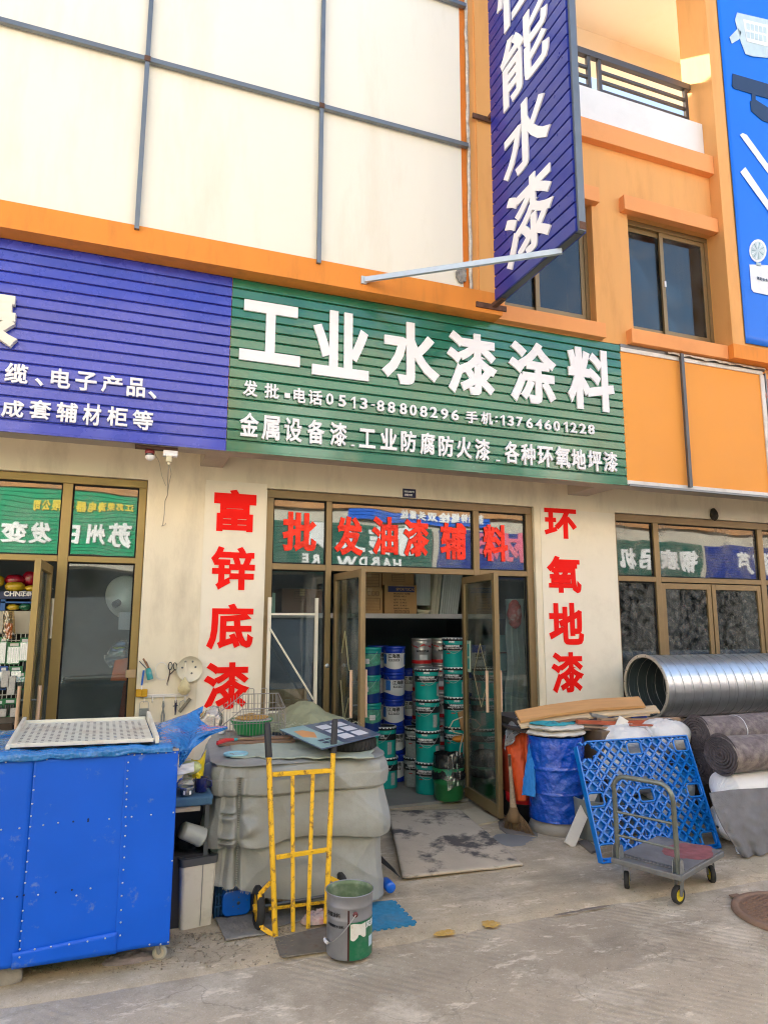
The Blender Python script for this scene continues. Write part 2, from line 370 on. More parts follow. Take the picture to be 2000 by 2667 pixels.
# upper wall left: ivory panel, orange band
mb = MB(); mb.box(-8, 2.815, -.79, -.40, 4.80, 11); part(mb, 'upper_wall', BOARDW)
mb = MB(); mb.box(-8, 3.215, -.812, -.40, 4.585, 4.80); part(mb, 'band', ORA)
mb = MB(); mb.box(2.815, 2.87, -.787, -.40, 4.80, 11); part(mb, 'corner_strip', mat('deep_orange_strip', (.72, .2, .02), .8, var=.1, dirt=(.35, .12, .03), da=.4, ds=6))
TORN = mat('torn_cloth_edge', (.62, .56, .47), .9, var=.2, vs=20, bump=1, bs=40, dirt=(.12, .1, .09), da=.8, ds=9)
mb = MB(); mb.sheet(lambda u, v: (2.872+.035*u+.012*NZ(v*14, 2)+.006*NZ(v*50, u), -.80-.012*math.sin(u*3)-.006*NZ(v*30, u*3), 4.80+v*4.5), 5, 160, .006); part(mb, 'torn_edge', TORN)
mb = MB(); mb.box(2.87, 2.985, -.775, -.40, 4.80, 11); mb.box(2.985, 3.215, -.795, -.40, 4.80, 11); part(mb, 'pier', ORL)
# wall with the upper windows
WY = -.65; X0, X1 = 3.215, 6.12
w1 = (3.34, 4.43, 4.775, 6.125); w2 = (4.90, 6.12, 4.775, 6.125)
mb = MB()
mb.box(X0, w1[0], WY, -.42, 4.58, 6.84); mb.box(w1[1], w2[0], WY, -.42, 4.58, 6.84)
for a in (w1, w2): mb.box(a[0], a[1], WY, -.42, 6.125, 6.84); mb.box(a[0], a[1], WY, -.42, 4.58, 4.775)
part(mb, 'upper_wall', ORL)
mb = MB(); mb.box(X1, 6.295, -.80, -.36, 4.74, 11); part(mb, 'pier', ORL, .004)
mb = MB(); mb.box(X1, 18, -.803, -.36, 4.585, 4.745); part(mb, 'band', ORA)
mb = MB(); mb.box(6.295, 18, -.79, -.36, 4.745, 11); part(mb, 'upper_wall', ORL)
for x0, x1, z0, z1 in ((3.19, 4.475, 4.588, 4.745), (4.80, 6.115, 4.588, 4.745)):
    mb = MB(); mb.box(x0, x1, -.735, WY+.003, z0, z1); part(mb, 'window_sill', SAL, .004)
for x0, x1 in ((3.28, 4.478), (4.80, 6.115)):
    mb = MB(); mb.box(x0, x1, -.735, WY+.003, 6.105, 6.275); part(mb, 'window_lintel', SAL, .004)
mb = MB(); mb.box(3.22, 6.117, -.735, -.45, 6.84, 7.07); part(mb, 'band', SAL, .004)
mb = MB(); mb.box(3.22, 6.117, -.62, -.40, 7.07, 7.57); part(mb, 'parapet', WHT, .003)
# gallery: roof, rear beam, floor
mb = MB(); mb.box(X0, 6.3, -.60, 1.0, 10.2, 10.5); mb.box(6.3, 10, -.36, 1.0, 10.2, 10.5); part(mb, 'gallery_ceiling', YEL)
mb = MB(); mb.box(X0-1, 12, 1.0, 1.25, 9.72, 10.5); part(mb, 'gallery_beam', YEL)
mb = MB(); mb.box(X0, 12, -.40, 1.25, 6.9, 7.05); part(mb, 'gallery_floor', YEL)
# railing
RY = -.46
mb = MB(); mb.box(X0, X1-.002, RY-.03, RY+.03, 8.13, 8.21); part(mb, 'handrail', RAILM, .003)
for x in (3.9, 4.63, 4.78, 6.05):
    mb = MB(); mb.box(x-.022, x+.022, RY-.02, RY+.02, 7.57, 8.13); part(mb, 'rail_post', RAILM)
for x0, x1 in ((3.922, 4.608), (4.802, 6.028)):
    for z in (7.74, 7.865, 7.99):
        mb = MB(); mb.box(x0, x1, RY-.015, RY+.015, z-.015, z+.015); part(mb, 'rail_bar', RAILM)
# hidden bulk of the building (its back rooms and roof) and the neighbouring part it runs into
mb = MB(); mb.box(-8, 18, 2.6, 7, 0, 3.42); mb.box(-8, 18, 0.24, 7, 3.42, 6.9); part(mb, 'rear_block', CREAM)
mb = MB(); mb.box(-8, 2.8, -.40, 7, 6.9, 11); part(mb, 'rear_block', CREAM)
mb = MB(); mb.box(-8, 18, -.4, .24, 3.42, 4.58); part(mb, 'rear_block', SOFF)
# interior partitions
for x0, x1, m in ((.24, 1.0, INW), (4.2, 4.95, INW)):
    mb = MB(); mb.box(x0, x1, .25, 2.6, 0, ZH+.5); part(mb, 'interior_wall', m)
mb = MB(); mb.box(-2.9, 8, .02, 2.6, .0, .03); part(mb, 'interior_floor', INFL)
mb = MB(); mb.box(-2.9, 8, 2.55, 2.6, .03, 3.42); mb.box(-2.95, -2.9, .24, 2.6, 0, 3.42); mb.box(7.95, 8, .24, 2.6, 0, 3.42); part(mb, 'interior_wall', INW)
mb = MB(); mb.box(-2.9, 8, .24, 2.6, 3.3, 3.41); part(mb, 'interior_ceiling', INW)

# upper windows
def upwin(a, xm):
    x0, x1, z0, z1 = a; fr = None
    mb = MB(); y0, y1 = -.555, -.50
    mb.box(x0, x1, y0, y1, z1-.06, z1); mb.box(x0, x1, y0, y1, z0, z0+.05); mb.box(x0, x0+.045, y0, y1, z0+.05, z1-.06); mb.box(x1-.045, x1, y0, y1, z0+.05, z1-.06)
    fr = mb.build('window_frame', BRONB, BLD)
    for (a0, a1, yy) in ((x0+.045, xm+.03, -.515), (xm-.03, x1-.045, -.545)):
        mb = MB(); t = .05
        mb.box(a0, a1, yy, yy+.025, z1-.11, z1-.06); mb.box(a0, a1, yy, yy+.025, z0+.05, z0+.12)
        mb.box(a0, a0+t, yy, yy+.025, z0+.12, z1-.11); mb.box(a1-t, a1, yy, yy+.025, z0+.12, z1-.11)
        s = mb.build('window_sash', BRONB, BLD, .002)
        mb = MB(); mb.box(a0+t, a1-t, yy+.008, yy+.014, z0+.12, z1-.11); mb.build('pane', GLW, s)
    mb = MB(); mb.box(xm+.0, xm+.02, -.556, -.545, (z0+z1)/2-.04, (z0+z1)/2+.03); mb.build('latch', WLET, fr)
upwin(w1, 3.80); upwin(w2, 5.455)
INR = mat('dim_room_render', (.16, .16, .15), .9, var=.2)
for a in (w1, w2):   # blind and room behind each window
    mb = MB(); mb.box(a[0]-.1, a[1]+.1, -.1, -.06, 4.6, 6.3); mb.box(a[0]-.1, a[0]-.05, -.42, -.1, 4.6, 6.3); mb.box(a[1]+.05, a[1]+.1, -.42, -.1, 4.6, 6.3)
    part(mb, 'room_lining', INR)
mb = MB(); mb.sheet(lambda u, v: (5.75+u*.3, -.40+.012*math.sin(u*26), 4.8+v*1.25), 40, 6, .003); part(mb, 'curtain', mat('grey_curtain', (.13, .11, .1), .9, var=.2))
# ------------------------------------------------------------------ the building across the street (seen in the glass)
OPP = thing('opposite_building', 'sunlit orange shop row across the street, seen only as reflections in the shop glass', 'building', (4, -12.6, 0))
OY = -12.6
mb = MB(); mb.box(-30, 45, OY-6, OY, 3.0, 9.5); mb.build('wall', mat('opposite_pale_render', (.52, .47, .40), .85, var=.05), OPP)
mb = MB(); mb.box(-30, 45, OY-6, OY-1.0, 0, 3.0); mb.build('shutter', DSTEEL, OPP)
for i in range(-7, 11):
    mb = MB(); mb.box(i*4.0+.9, i*4.0+1.9, OY-1.0, OY-.02, 0, 3.0); mb.build('pier', mat('opposite_grey_pier', (.30, .30, .29), .8), OPP)
mb = MB(); mb.box(-30, 45, OY, OY+.12, 4.92, 5.25); mb.build('band', mat('opposite_dull_orange', (.45, .22, .09), .8), OPP)
for i in range(-6, 10):
    for dx in (2.4, 4.0):
        x = i*4.0+dx
        mb = MB(); mb.box(x-.6, x+.6, OY, OY+.03, 5.4, 6.7); mb.build('window', GLW, OPP)
    if i % 2: 
        mb = MB(); mb.box(i*4.0-.4, i*4.0+.9, OY+.0, OY+.08, 5.3, 7.7); mb.build('white_panel', WHT, OPP)
OG = mat('opposite_green_board', (.0, .28, .13), .5, var=.1); ON = mat('opposite_navy_board', (.03, .05, .26), .5, var=.1); OD = mat('opposite_dark_green_board', (.03, .12, .09), .5, var=.1)
OB = mat('opposite_blue_banner', (.02, .12, .6), .6, var=.1); OY_ = mat('opposite_yellow_print', (.8, .6, .05), .6); OP_ = mat('opposite_pink_print', (.75, .15, .25), .6)
def oppsign(nm, lab, x0, x1, z0, z1, m, lines):
    t = thing(nm, lab, 'signboard', ((x0+x1)/2, OY+.1, z0))
    for k in range(int((z1-z0)/.1)):
        mb = MB(); mb.box(x0, x1, OY+.02, OY+.10, z0+k*.1, z0+k*.1+.088); mb.build('slat', m, t)
    for s, xs, zz, hh, mm in lines:
        mb = MB(); text(mb, s, (xs, OY+.10, zz), (-1, 0, 0), (0, 0, 1), hh, .03, 1.15, .04); mb.build('lettering', mm, t)
    return t
oppsign('opposite_signboard', 'bright green sign across the street with yellow and white characters, reflected in the left shop', -6, 1.3, 3.3, 4.9, OG, [('江苏荣涛电器有限公司', .15, 4.46, .20, OY_), ('苏州日发变频', .12, 3.62, .50, WLET)])
oppsign('opposite_signboard', 'dark green sign across the street, reflected in the middle of the doorway transom', 1.6, 8.6, 3.0, 4.6, OD, [('精装工具', 8.3, 3.7, .75, WLET), ('HARDWARE', 7.6, 3.3, .3, WLET)])
oppsign('opposite_signboard', 'navy sign across the street with pink characters, reflected at the right of the transom', 8.8, 14.2, 3.0, 4.6, ON, [('电线材料', 14.0, 3.6, .85, OP_)])
oppsign('opposite_signboard', 'grey green sign across the street reflected in the dusty right shopfront', 14.5, 19, 3.0, 4.6, OD, [('钢索吊机', 18.8, 3.5, .7, WLET)])
oppsign('opposite_signboard', 'slate blue sign across the street reflected at the far right edge', 19.2, 26, 3.0, 4.6, ON, [('起重机械葫芦', 25.8, 3.5, .7, WLET)])
oppsign('opposite_banner', 'blue banner above the dark green sign across the street', 6.0, 10.6, 4.62, 5.6, OB, [('热镀锌螺栓双头螺丝', 10.4, 5.12, .34, WLET), ('热镀锌螺栓双头螺丝', 10.4, 4.74, .26, WLET)])
# ------------------------------------------------------------------ shopfronts
def bars(lst, m, parent=BLD, y0=.035, y1=.10):
    for x0, x1, z0, z1 in lst:
        mb = MB(); mb.box(x0, x1, y0, y1, z0, z1); mb.build('frame_bar', m, parent, .004)
def groove(lst, m=BLKS):    # the glazing rebate: a darker lip inside each opening
    pass
def panes(lst, m, y=.07, parent=BLD):
    for x0, x1, z0, z1 in lst:
        mb = MB(); mb.box(x0, x1, y, y+.006, z0, z1); o = mb.build('pane', m, parent)
        f = MB(); t = .012
        f.box(x0, x1, y-.012, y-.002, z1-t, z1); f.box(x0, x1, y-.012, y-.002, z0, z0+t); f.box(x0, x0+t, y-.012, y-.002, z0+t, z1-t); f.box(x1-t, x1, y-.012, y-.002, z0+t, z1-t)
        f.build('gasket', BLKS, o)
# left shop
bars([(-2.9, .130, 2.845, 2.91), (.068, .130, .03, 2.845), (-.535, -.458, .03, 2.845), (-2.9, -.535, 2.185, 2.235), (-.458, .068, 2.185, 2.235), (-2.2, -2.13, .03, 2.845)], BRON)
panes([(-.458, .068, 2.235, 2.845), (-2.13, -.535, 2.235, 2.845)], GLT)
panes([(-.458, .068, .03, 2.185), (-2.9, -2.2, .03, 2.845)], GLS)
# middle shop
bars([(1.177, 4.013, 2.835, 2.91), (1.177, 1.245, .03, 2.835), (3.935, 4.013, .03, 2.835), (1.752, 1.805, .03, 2.835), (3.312, 3.378, .03, 2.835),
      (1.245, 1.752, 2.172, 2.228), (1.805, 3.312, 2.172, 2.228), (3.378, 3.935, 2.172, 2.228)], BRONB)
panes([(1.245, 1.752, 2.228, 2.835), (1.805, 3.312, 2.228, 2.835), (3.378, 3.935, 2.228, 2.835)], GLT)
panes([(1.245, 1.752, .03, 2.172), (3.378, 3.935, .03, 2.172)], GLS)
# right shop, closed double door
bars([(5.062, 7.95, 2.83, 2.91), (5.062, 5.10, .03, 2.83), (5.617, 5.692, .03, 2.83), (7.205, 7.29, .03, 2.83), (5.10, 5.617, 2.155, 2.212), (5.692, 7.205, 2.155, 2.212), (7.29, 7.95, 2.155, 2.212), (7.9, 7.95, .03, 2.83)], BRONB)
panes([(5.10, 5.617, 2.212, 2.83), (5.692, 7.205, 2.212, 2.83), (7.29, 7.9, 2.212, 2.83)], GLDT)
panes([(5.10, 5.617, .03, 2.155), (7.29, 7.9, .03, 2.155)], GLD)
def door(name, x0, x1, m, gm, lab=None, xf=None, y0=.045, y1=.09, handle=True, zt=2.145):
    "a leaf in the plane of the wall, or carried open by xf"
    t = .058; mb = MB(xf)
    mb.box(x0, x0+t, y0, y1, .04, zt); mb.box(x1-t, x1, y0, y1, .04, zt); mb.box(x0+t, x1-t, y0, y1, zt-.065, zt); mb.box(x0+t, x1-t, y0, y1, .04, .14)
    d = mb.build(name, m, BLD, .003)
    if lab: d['label'] = lab
    mb = MB(xf); mb.box(x0+t, x1-t, (y0+y1)/2-.003, (y0+y1)/2+.003, .14, zt-.065); mb.build('pane', gm, d)
    return d
door('door', 5.697, 6.42, BRONB, GLD, 'closed left leaf of the dusty shopfront at right'); door('door', 6.435, 7.2, BRONB, GLD, 'closed right leaf of the dusty shopfront at right')
PINKW = mat('pale_wood_handle', (.62, .42, .28), .5, var=.1, stretch=(8, 8, 1))
def swing(hx, hy, deg, sgn):   # rotate the leaf (modelled from x=0 outwards) about its hinge
    return Matrix.Translation((hx, hy, 0)) @ Matrix.Rotation(R(deg), 4, 'Z')
def open_door(hx, hy, deg, wd, m, lab, hz=(.85, 1.35)):
    xf = swing(hx, hy, deg, 1)
    d = door('door', 0, wd, m, GLO, lab, xf, -.022, .022)
    for s in (-1, 1):
        mb = MB(xf); x = wd-.10; y = s*.065
        mb.tube([(x, y, hz[0]), (x, y, hz[1])], .014, 10)
        h = mb.build('handle', PINKW, d)
    mb = MB(xf)
    for z in (hz[0]+.1, hz[1]-.1): mb.tube([(x, -.062, z), (x, .062, z)], .007, 8)
    mb.build('handle_mount', STEEL, d)
    return d, xf
dR, xR = open_door(3.205, .07, -95.5, .80, BRONB, 'right leaf of the middle doorway, swung open', (.91, 1.27))
dL, xL = open_door(1.86, .07, -88, .74, BRONB, 'left leaf of the middle doorway, swung open', (.91, 1.30))
dS, xS = open_door(-.585, .07, -91.3, .74, BRON, 'open leaf of the left shop door', (.86, 1.24))
# greenish sticker on the right open leaf and cracks taped on the glass
mb = MB(xR); mb.box(.10, .17, -.012, -.0045, 1.22, 1.52); mb.build('sticker', mat('pale_green_card', (.5, .62, .48), .6, var=.1), dR)
mb = MB(xR); mb.box(.115, .155, -.0145, -.012, 1.37, 1.49); mb.box(.115, .155, -.0145, -.012, 1.25, 1.35); mb.build('sticker_print', mat('teal_print', (.02, .28, .25), .6), dR)
TAPE = mat('yellowed_tape', (.45, .40, .22), .5, var=.2)
mb = MB(xL); q = [(.42, -.008, 1.28), (.30, -.008, 1.62), (.22, -.008, 1.42)]; mb.bar(q[0], q[1], .006, .003); mb.bar(q[1], q[2], .006, .003)
q = [(.20, -.008, 1.18), (.30, -.008, .84), (.42, -.008, 1.05)]; mb.bar(q[0], q[1], .006, .003); mb.bar(q[1], q[2], .006, .003); mb.build('tape', TAPE, dL)
mb = MB(xR); q = [(.25, -.008, 1.22), (.42, -.008, 1.5), (.6, -.008, 1.2), (.42, -.008, .92), (.25, -.008, 1.22)]
for a, b_ in zip(q, q[1:]): mb.bar(a, b_, .004, .003)
mb.build('tape', TAPE, dR)
# window lock plate on the left shopfront, hole cover on the frame, conduit hole
mb = MB(); mb.box(.045, .125, .02, .034, 1.235, 1.30); mb.build('lock_plate', mat('brass_plate', (.45, .33, .2), .4, .5), BLD, .002)
mb = MB(); mb.lathe([(.018, 0), (.02, .004), (0, .012)], (1.778, .034, 1.30), 14, Matrix.Rotation(R(90), 3, 'X')); mb.build('plug', WLET, BLD)

# ------------------------------------------------------------------ steel grid on the ivory wall
G_ = thing('steel_grid', 'thin grey steel pole grid fixed over the ivory upper wall', 'frame', (1, -.83, 4.76))
for z in (6.27, 7.83, 9.4):
    mb = MB(); mb.box(-3.5, 2.87, -.845, -.805, z-.02, z+.02); mb.build('pole', STEEL, G_)
for x in (-3.04, -1.56, -.078, 1.403):
    for a, b_ in ((4.757, 6.25), (6.29, 7.81), (7.85, 9.38)):
        mb = MB(); mb.box(x-.018, x+.018, -.842, -.808 if a > 5 else -.813, a, b_); mb.build('pole', STEEL, G_)
    for z in (6.27, 7.83):
        mb = MB(); mb.box(x-.024, x+.024, -.849, -.845, z-.024, z+.024); mb.build('weld_patch', RUST, G_)

# ------------------------------------------------------------------ slatted signs
def slat_profile(h):      # (depth towards street, height) of one rolled strip: face, lip, recessed joint
    return [(0, 0), (.014, 0), (.016, .004), (.016, h-.018), (.010, h-.013), (.0015, h-.012), (0, h-.001)]
def slat_h(parent, x0, x1, z, h, Y, m, name='slat', nx=30, amp=.0008):
    P = slat_profile(h); mb = MB(); n = len(P); vs = []
    for i in range(nx+1):
        x = x0+(x1-x0)*i/nx
        for d, zz in P: vs.append((x, Y-d-amp*NZ(x*3, z*20, zz*12)*(1 if d > .01 else 0), z+zz))
    fs = [(i*n+k, (i+1)*n+k, (i+1)*n+k+1, i*n+k+1) for i in range(nx) for k in range(n-1)]
    fs += [tuple(range(n)), tuple(range(nx*n+n-1, nx*n-1, -1))]
    mb.add(vs, fs); return mb.build(name, m, parent)
SY = -.644
GS = thing('green_signboard', 'green slatted signboard with large white characters for industrial paint over the middle shop', 'signboard', (2.7, -.65, 3.07))
BS = thing('blue_signboard', 'blue slatted signboard with white characters over the left shop', 'signboard', (-.5, -.65, 3.07))
H17 = (4.585-3.085)/17
for k in range(17):
    slat_h(GS, .706, 4.70, 3.085+k*H17, H17, SY, GSLAT); slat_h(BS, -2.6, .700, 3.085+k*H17, H17, SY, BSLAT)
mb = MB(); mb.box(.706, 4.70, SY-.024, SY, 3.07, 3.085); mb.build('trim', GSLAT, GS)
mb = MB(); mb.box(-2.6, .700, SY-.024, SY, 3.07, 3.085); mb.build('trim', BSLAT, BS)
def z1(l, r, t, b): return (600+l*.3134, 600+r*.3134, 700+t*.3134, 700+b*.3134)
def z2(l, r, t, b): return (1100+l*.3375, 1100+r*.3375, 800+t*.3375, 800+b*.3375)
def z3(l, r, t, b): return (l*.6028, r*.6028, 600+t*.6028, 600+b*.6028)
LY = SY-.016-.024
for ch, bx in (('工', z1(80, 584, 245, 820)), ('业', z1(683, 1152, 320, 938)), ('水', (994, 1145, 828, 1014)), ('漆', z2(190, 578, 170, 705)), ('涂', z2(667, 1035, 238, 768)), ('料', z2(1122, 1478, 293, 820))):
    boxchar(GS, ch, bx, LY+.004, .018, WLET, .034)
row = [('发', z1(105, 228, 918, 1065)), ('批', z1(285, 405, 945, 1083)), ('■', z1(452, 497, 1028, 1074)), ('电', z1(527, 627, 985, 1118)), ('话', z1(650, 765, 1000, 1135)),
       ('0', z1(797, 858, 1030, 1132)), ('5', z1(900, 962, 1045, 1148)), ('1', z1(1003, 1040, 1058, 1160)), ('3', z1(1080, 1140, 1068, 1168)), ('-', z1(1172, 1202, 1124, 1137)),
       ('8', z1(1220, 1280, 1088, 1187)), ('8', z1(1310, 1370, 1100, 1200)), ('8', z1(1410, 1468, 1112, 1212)), ('0', z1(1492, 1550, 1125, 1222)), ('8', z1(1578, 1637, 1135, 1235)),
       ('2', z2(60, 118, 765, 855)), ('9', z2(145, 200, 778, 868)), ('6', z2(225, 282, 785, 875)), ('手', z2(338, 428, 795, 900)), ('机', z2(455, 542, 803, 910)), (':', z2(564, 580, 838, 890)),
       ('1', z2(603, 635, 828, 912)), ('3', z2(660, 707, 835, 917)), ('7', z2(727, 775, 843, 925)), ('6', z2(805, 853, 850, 935)), ('4', z2(875, 925, 858, 942)), ('6', z2(945, 997, 865, 948)),
       ('0', z2(1015, 1062, 875, 958)), ('1', z2(1090, 1122, 880, 962)), ('2', z2(1143, 1193, 887, 970)), ('2', z2(1212, 1265, 895, 977)), ('8', z2(1282, 1330, 902, 983)),
       ('金', z1(78, 238, 1185, 1400)), ('属', z1(262, 412, 1213, 1430)), ('设', z1(450, 598, 1230, 1445)), ('备', z1(640, 785, 1248, 1462)), ('漆', z1(828, 970, 1270, 1478)), ('-', z1(1005, 1033, 1460, 1475)),
       ('工', z1(1072, 1207, 1323, 1495)), ('业', z1(1250, 1385, 1320, 1510)), ('防', z1(1420, 1545, 1340, 1528)), ('腐', z2(-14, 97, 962, 1145)), ('防', z2(128, 242, 985, 1158)), ('火', z2(265, 382, 995, 1170)),
       ('漆', z2(408, 522, 1012, 1185)), ('-', z2(572, 598, 1176, 1190)), ('各', z2(638, 748, 1030, 1210)), ('种', z2(765, 872, 1048, 1222)), ('环', z2(892, 1010, 1068, 1238)), ('氧', z2(1030, 1140, 1070, 1245)),
       ('地', z2(1152, 1262, 1090, 1255)), ('坪', z2(1280, 1385, 1102, 1270)), ('漆', z2(1400, 1508, 1112, 1275))]
for ch, bx in row: boxchar(GS, ch, bx, LY, .02, WLET, .024 if ord(ch) > 255 else .022)
for ch, bx in (('缆', z3(20, 122, 568, 665)), ('、', z3(150, 188, 635, 672)), ('电', z3(220, 305, 592, 685)), ('子', z3(325, 418, 605, 697)), ('产', z3(438, 530, 620, 705)), ('品', z3(548, 628, 632, 722)), ('、', z3(640, 678, 692, 728)),
               ('成', z3(5, 103, 728, 812)), ('套', z3(125, 222, 728, 820)), ('辅', z3(243, 335, 738, 832)), ('材', z3(357, 437, 745, 845)), ('柜', z3(462, 552, 758, 850)), ('等', z3(572, 662, 772, 865))):
    boxchar(BS, ch, bx, LY, .02, WLET, .024)
boxchar(BS, '表', z3(-190, 83, 225, 515), LY-.03, .05, mat('cream_block_letter', (.8, .77, .66), .5, var=.03), .045)

# red characters on the pillars and on the transom glass
def letters(name, label, m, Y, dp, lst, off=.032, group=None):
    t = thing(name, label, 'lettering', tuple(at(lst[0][1][0], lst[-1][1][3], Y)), group)
    for ch, bx in lst: boxchar(t, ch, bx, Y, dp, m, off)
    return t
letters('wall_lettering', 'four large red characters down the white wall left of the doorway', RLET, -.014, .006,
        [('富', (557, 667, 1272, 1388)), ('锌', (549, 664, 1422, 1539)), ('底', (539, 660, 1572, 1692)), ('漆', (530, 650, 1724, 1850))])
letters('wall_lettering', 'four smaller red characters down the white wall right of the doorway', RLET, -.014, .006,
        [('环', (1418, 1502, 1322, 1405)), ('氧', (1425, 1513, 1447, 1546)), ('地', (1430, 1520, 1570, 1680)), ('漆', (1437, 1521, 1698, 1806))])
def zm(l, r, t, b): return (650+l*.4521, 650+r*.4521, 1250+t*.4521, 1250+b*.4521)
letters('transom_lettering', 'six red foil characters stuck across the glass above the middle doorway', RMET, .058, .004,
        [('批', zm(190, 385, 180, 418)), ('发', zm(490, 655, 205, 440)), ('油', zm(705, 855, 208, 435)), ('漆', zm(887, 1035, 223, 447)), ('辅', zm(1100, 1248, 243, 462)), ('料', zm(1345, 1488, 255, 472))], .04)
pl = thing('address_plate', 'small dark blue address plate fixed above the middle doorway', 'plate', (2.585, 0, 2.92))
mb = MB(); mb.box(2.515, 2.655, -.008, 0, 2.918, 3.005); mb.build('plate', mat('navy_enamel', (.012, .014, .06), .4), pl, .002)
mb = MB(); text(mb, '沈阳北路17号', (2.527, -.008, 2.967), (1, 0, 0), (0, 0, 1), .018, .001, .93); text(mb, '11幢39室', (2.534, -.008, 2.933), (1, 0, 0), (0, 0, 1), .021, .001, .93)
mb.build('lettering', WLET, pl)

# ------------------------------------------------------------------ blade sign
BX_ = 3.09
BL = thing('blade_sign', 'tall navy blue slatted sign standing out from the facade with white characters', 'sign', (BX_+.05, -1.5, 4.66))
h = .123; Z0 = 4.665
for k in range(28):
    z = Z0+k*h; P = slat_profile(h); mb = MB(); vs = []; nx = 14
    for i in range(nx+1):
        y = -.925-(1.235)*i/nx
        for d, zz in P: vs.append((BX_-d*1.2-.0008*NZ(y*3, z*9, zz*9), y, z+zz))
    n = len(P); fs = [(i*n+k2, i*n+k2+1, (i+1)*n+k2+1, (i+1)*n+k2) for i in range(nx) for k2 in range(n-1)]+[tuple(range(n)), tuple(range(nx*n+n-1, nx*n-1, -1))]
    mb.add(vs, fs); mb.build('slat', NSLAT, BL)
    mb = MB(); mb.box(BX_+.062, BX_+.078, -2.16, -.925, z, z+h-.012); mb.build('slat', NSLAT, BL)
mb = MB(); zt = Z0+28*h
mb.box(BX_, BX_+.06, -2.185, -2.135, Z0, zt); mb.box(BX_, BX_+.06, -.96, -.92, Z0, zt); mb.build('frame_post', STEEL, BL)
mb = MB(); mb.box(BX_, BX_+.06, -2.135, -.96, Z0-.005, Z0+.035); mb.box(BX_, BX_+.06, -2.135, -.96, zt-.04, zt); mb.build('frame_rail', DSTEEL, BL)
mb = MB(); mb.box(BX_+.002, BX_+.058, -2.19, -2.187, Z0+.01, Z0+.07); mb.build('rust_patch', RUST, BL)
for z in (Z0-.02, 6.62):
    mb = MB(); mb.bar((BX_+.03, -.795, z+.02), (BX_+.03, -1.0, z+.02), .05, .04); mb.box(BX_-.16, BX_+.16, -.83, -.812, z-.02, z+.03); mb.build('wall_bracket', RUST, BL)
for ch, y0, y1, za, zb in (('漆', -1.155, -1.91, 4.80, 5.50), ('水', -1.155, -1.91, 5.62, 6.27), ('能', -1.15, -1.935, 6.40, 7.09), ('性', -1.115, -1.93, 7.20, 7.88)):
    mb = MB(); letter(mb, ch, (BX_-.021, y0, za), (0, -1, 0), (0, 0, 1), y0-y1, zb-za, .014, .022); mb.build('letter', WLET, BL)
mb = MB(); a = at(950, 728, -.83); b_ = atx(1455, 650, BX_); mb.bar(a, (b_.x+.03, b_.y, b_.z-.005), .03, .045); mb.box(a.x-.03, a.x+.02, -.83, -.812, a.z-.035, a.z+.035)
mb.build('stay_rod', mat('pale_galvanised_bar', (.50, .56, .60), .4, .4, var=.08, vs=9), BL)

# ================================================================== INSIDE THE MIDDLE SHOP
def ctext(mb, s, r, a0, z, h, dp=.0008, off=.03, adv=1.0):
    w_ = 0
    for ch in s: 
        a, f, x0, x1, y0, y1 = glyph(ch, off) if ch != ' ' else (0, 0, 0, .4, 0, 0); w_ += (h/.92*1.0 if ord(ch) > 0x2000 else h/.74*(x1-x0+.08))*adv
    x = -w_/2
    for ch in s:
        if ch == ' ': x += h*.5; continue
        a, f, x0, x1, y0, y1 = glyph(ch, off); wide = ord(ch) > 0x2000; sc = h/(.92 if wide else .74)
        vs = []
        for p in a:
            q = a0+(x+(p.x-(0 if wide else x0))*sc)/r; rr = r+(p.z+.5)*dp
            vs.append((rr*math.cos(q), rr*math.sin(q), z+(p.y+(.1 if wide else 0))*sc))
        mb.add(vs, f); x += sc*(1 if wide else x1-x0+.08)*adv
def patch(mb, r, a0, a1, z0, z1, top=None, n=14):
    "a printed area wrapped on the bucket; top(t) may curve its upper edge"
    vs = []; 
    for i in range(n+1):
        t = i/n; q = a0+(a1-a0)*t
        for z in (z0+(0 if not isinstance(top, tuple) else top[0](t)), z1+(top[1](t) if isinstance(top, tuple) else 0)): vs.append((r*math.cos(q), r*math.sin(q), z))
    mb.add(vs, [(2*i, 2*i+2, 2*i+3, 2*i+1) for i in range(n)], True)
CAN = dict(rough=.3, var=.06, vs=6, rnd=.08, coat=.3)
TEAL = mat('teal_tinplate', (.005, .36, .33), **CAN); CBLUE = mat('royal_blue_tinplate', (.01, .05, .50), **CAN); CSILV = mat('silver_tinplate', (.55, .55, .56), .32, .6, var=.06, rnd=.06)
CNAVY = mat('navy_tinplate', (.01, .04, .22), **CAN); PWH = mat('white_print', (.75, .76, .78), .4, var=.03); PBK = mat('black_print', (.012, .013, .018), .4, var=.1); PRD = mat('red_print', (.62, .015, .02), .35, var=.08)
PGY = mat('grey_print', (.34, .37, .38), .5, var=.2, vs=60); PLB = mat('light_blue_print', (.05, .22, .66), .4, var=.25, vs=70); PGR = mat('green_print', (.08, .34, .24), .4, var=.4, vs=25); WIRE = mat('steel_wire', (.5, .5, .5), .35, .8, var=.05)
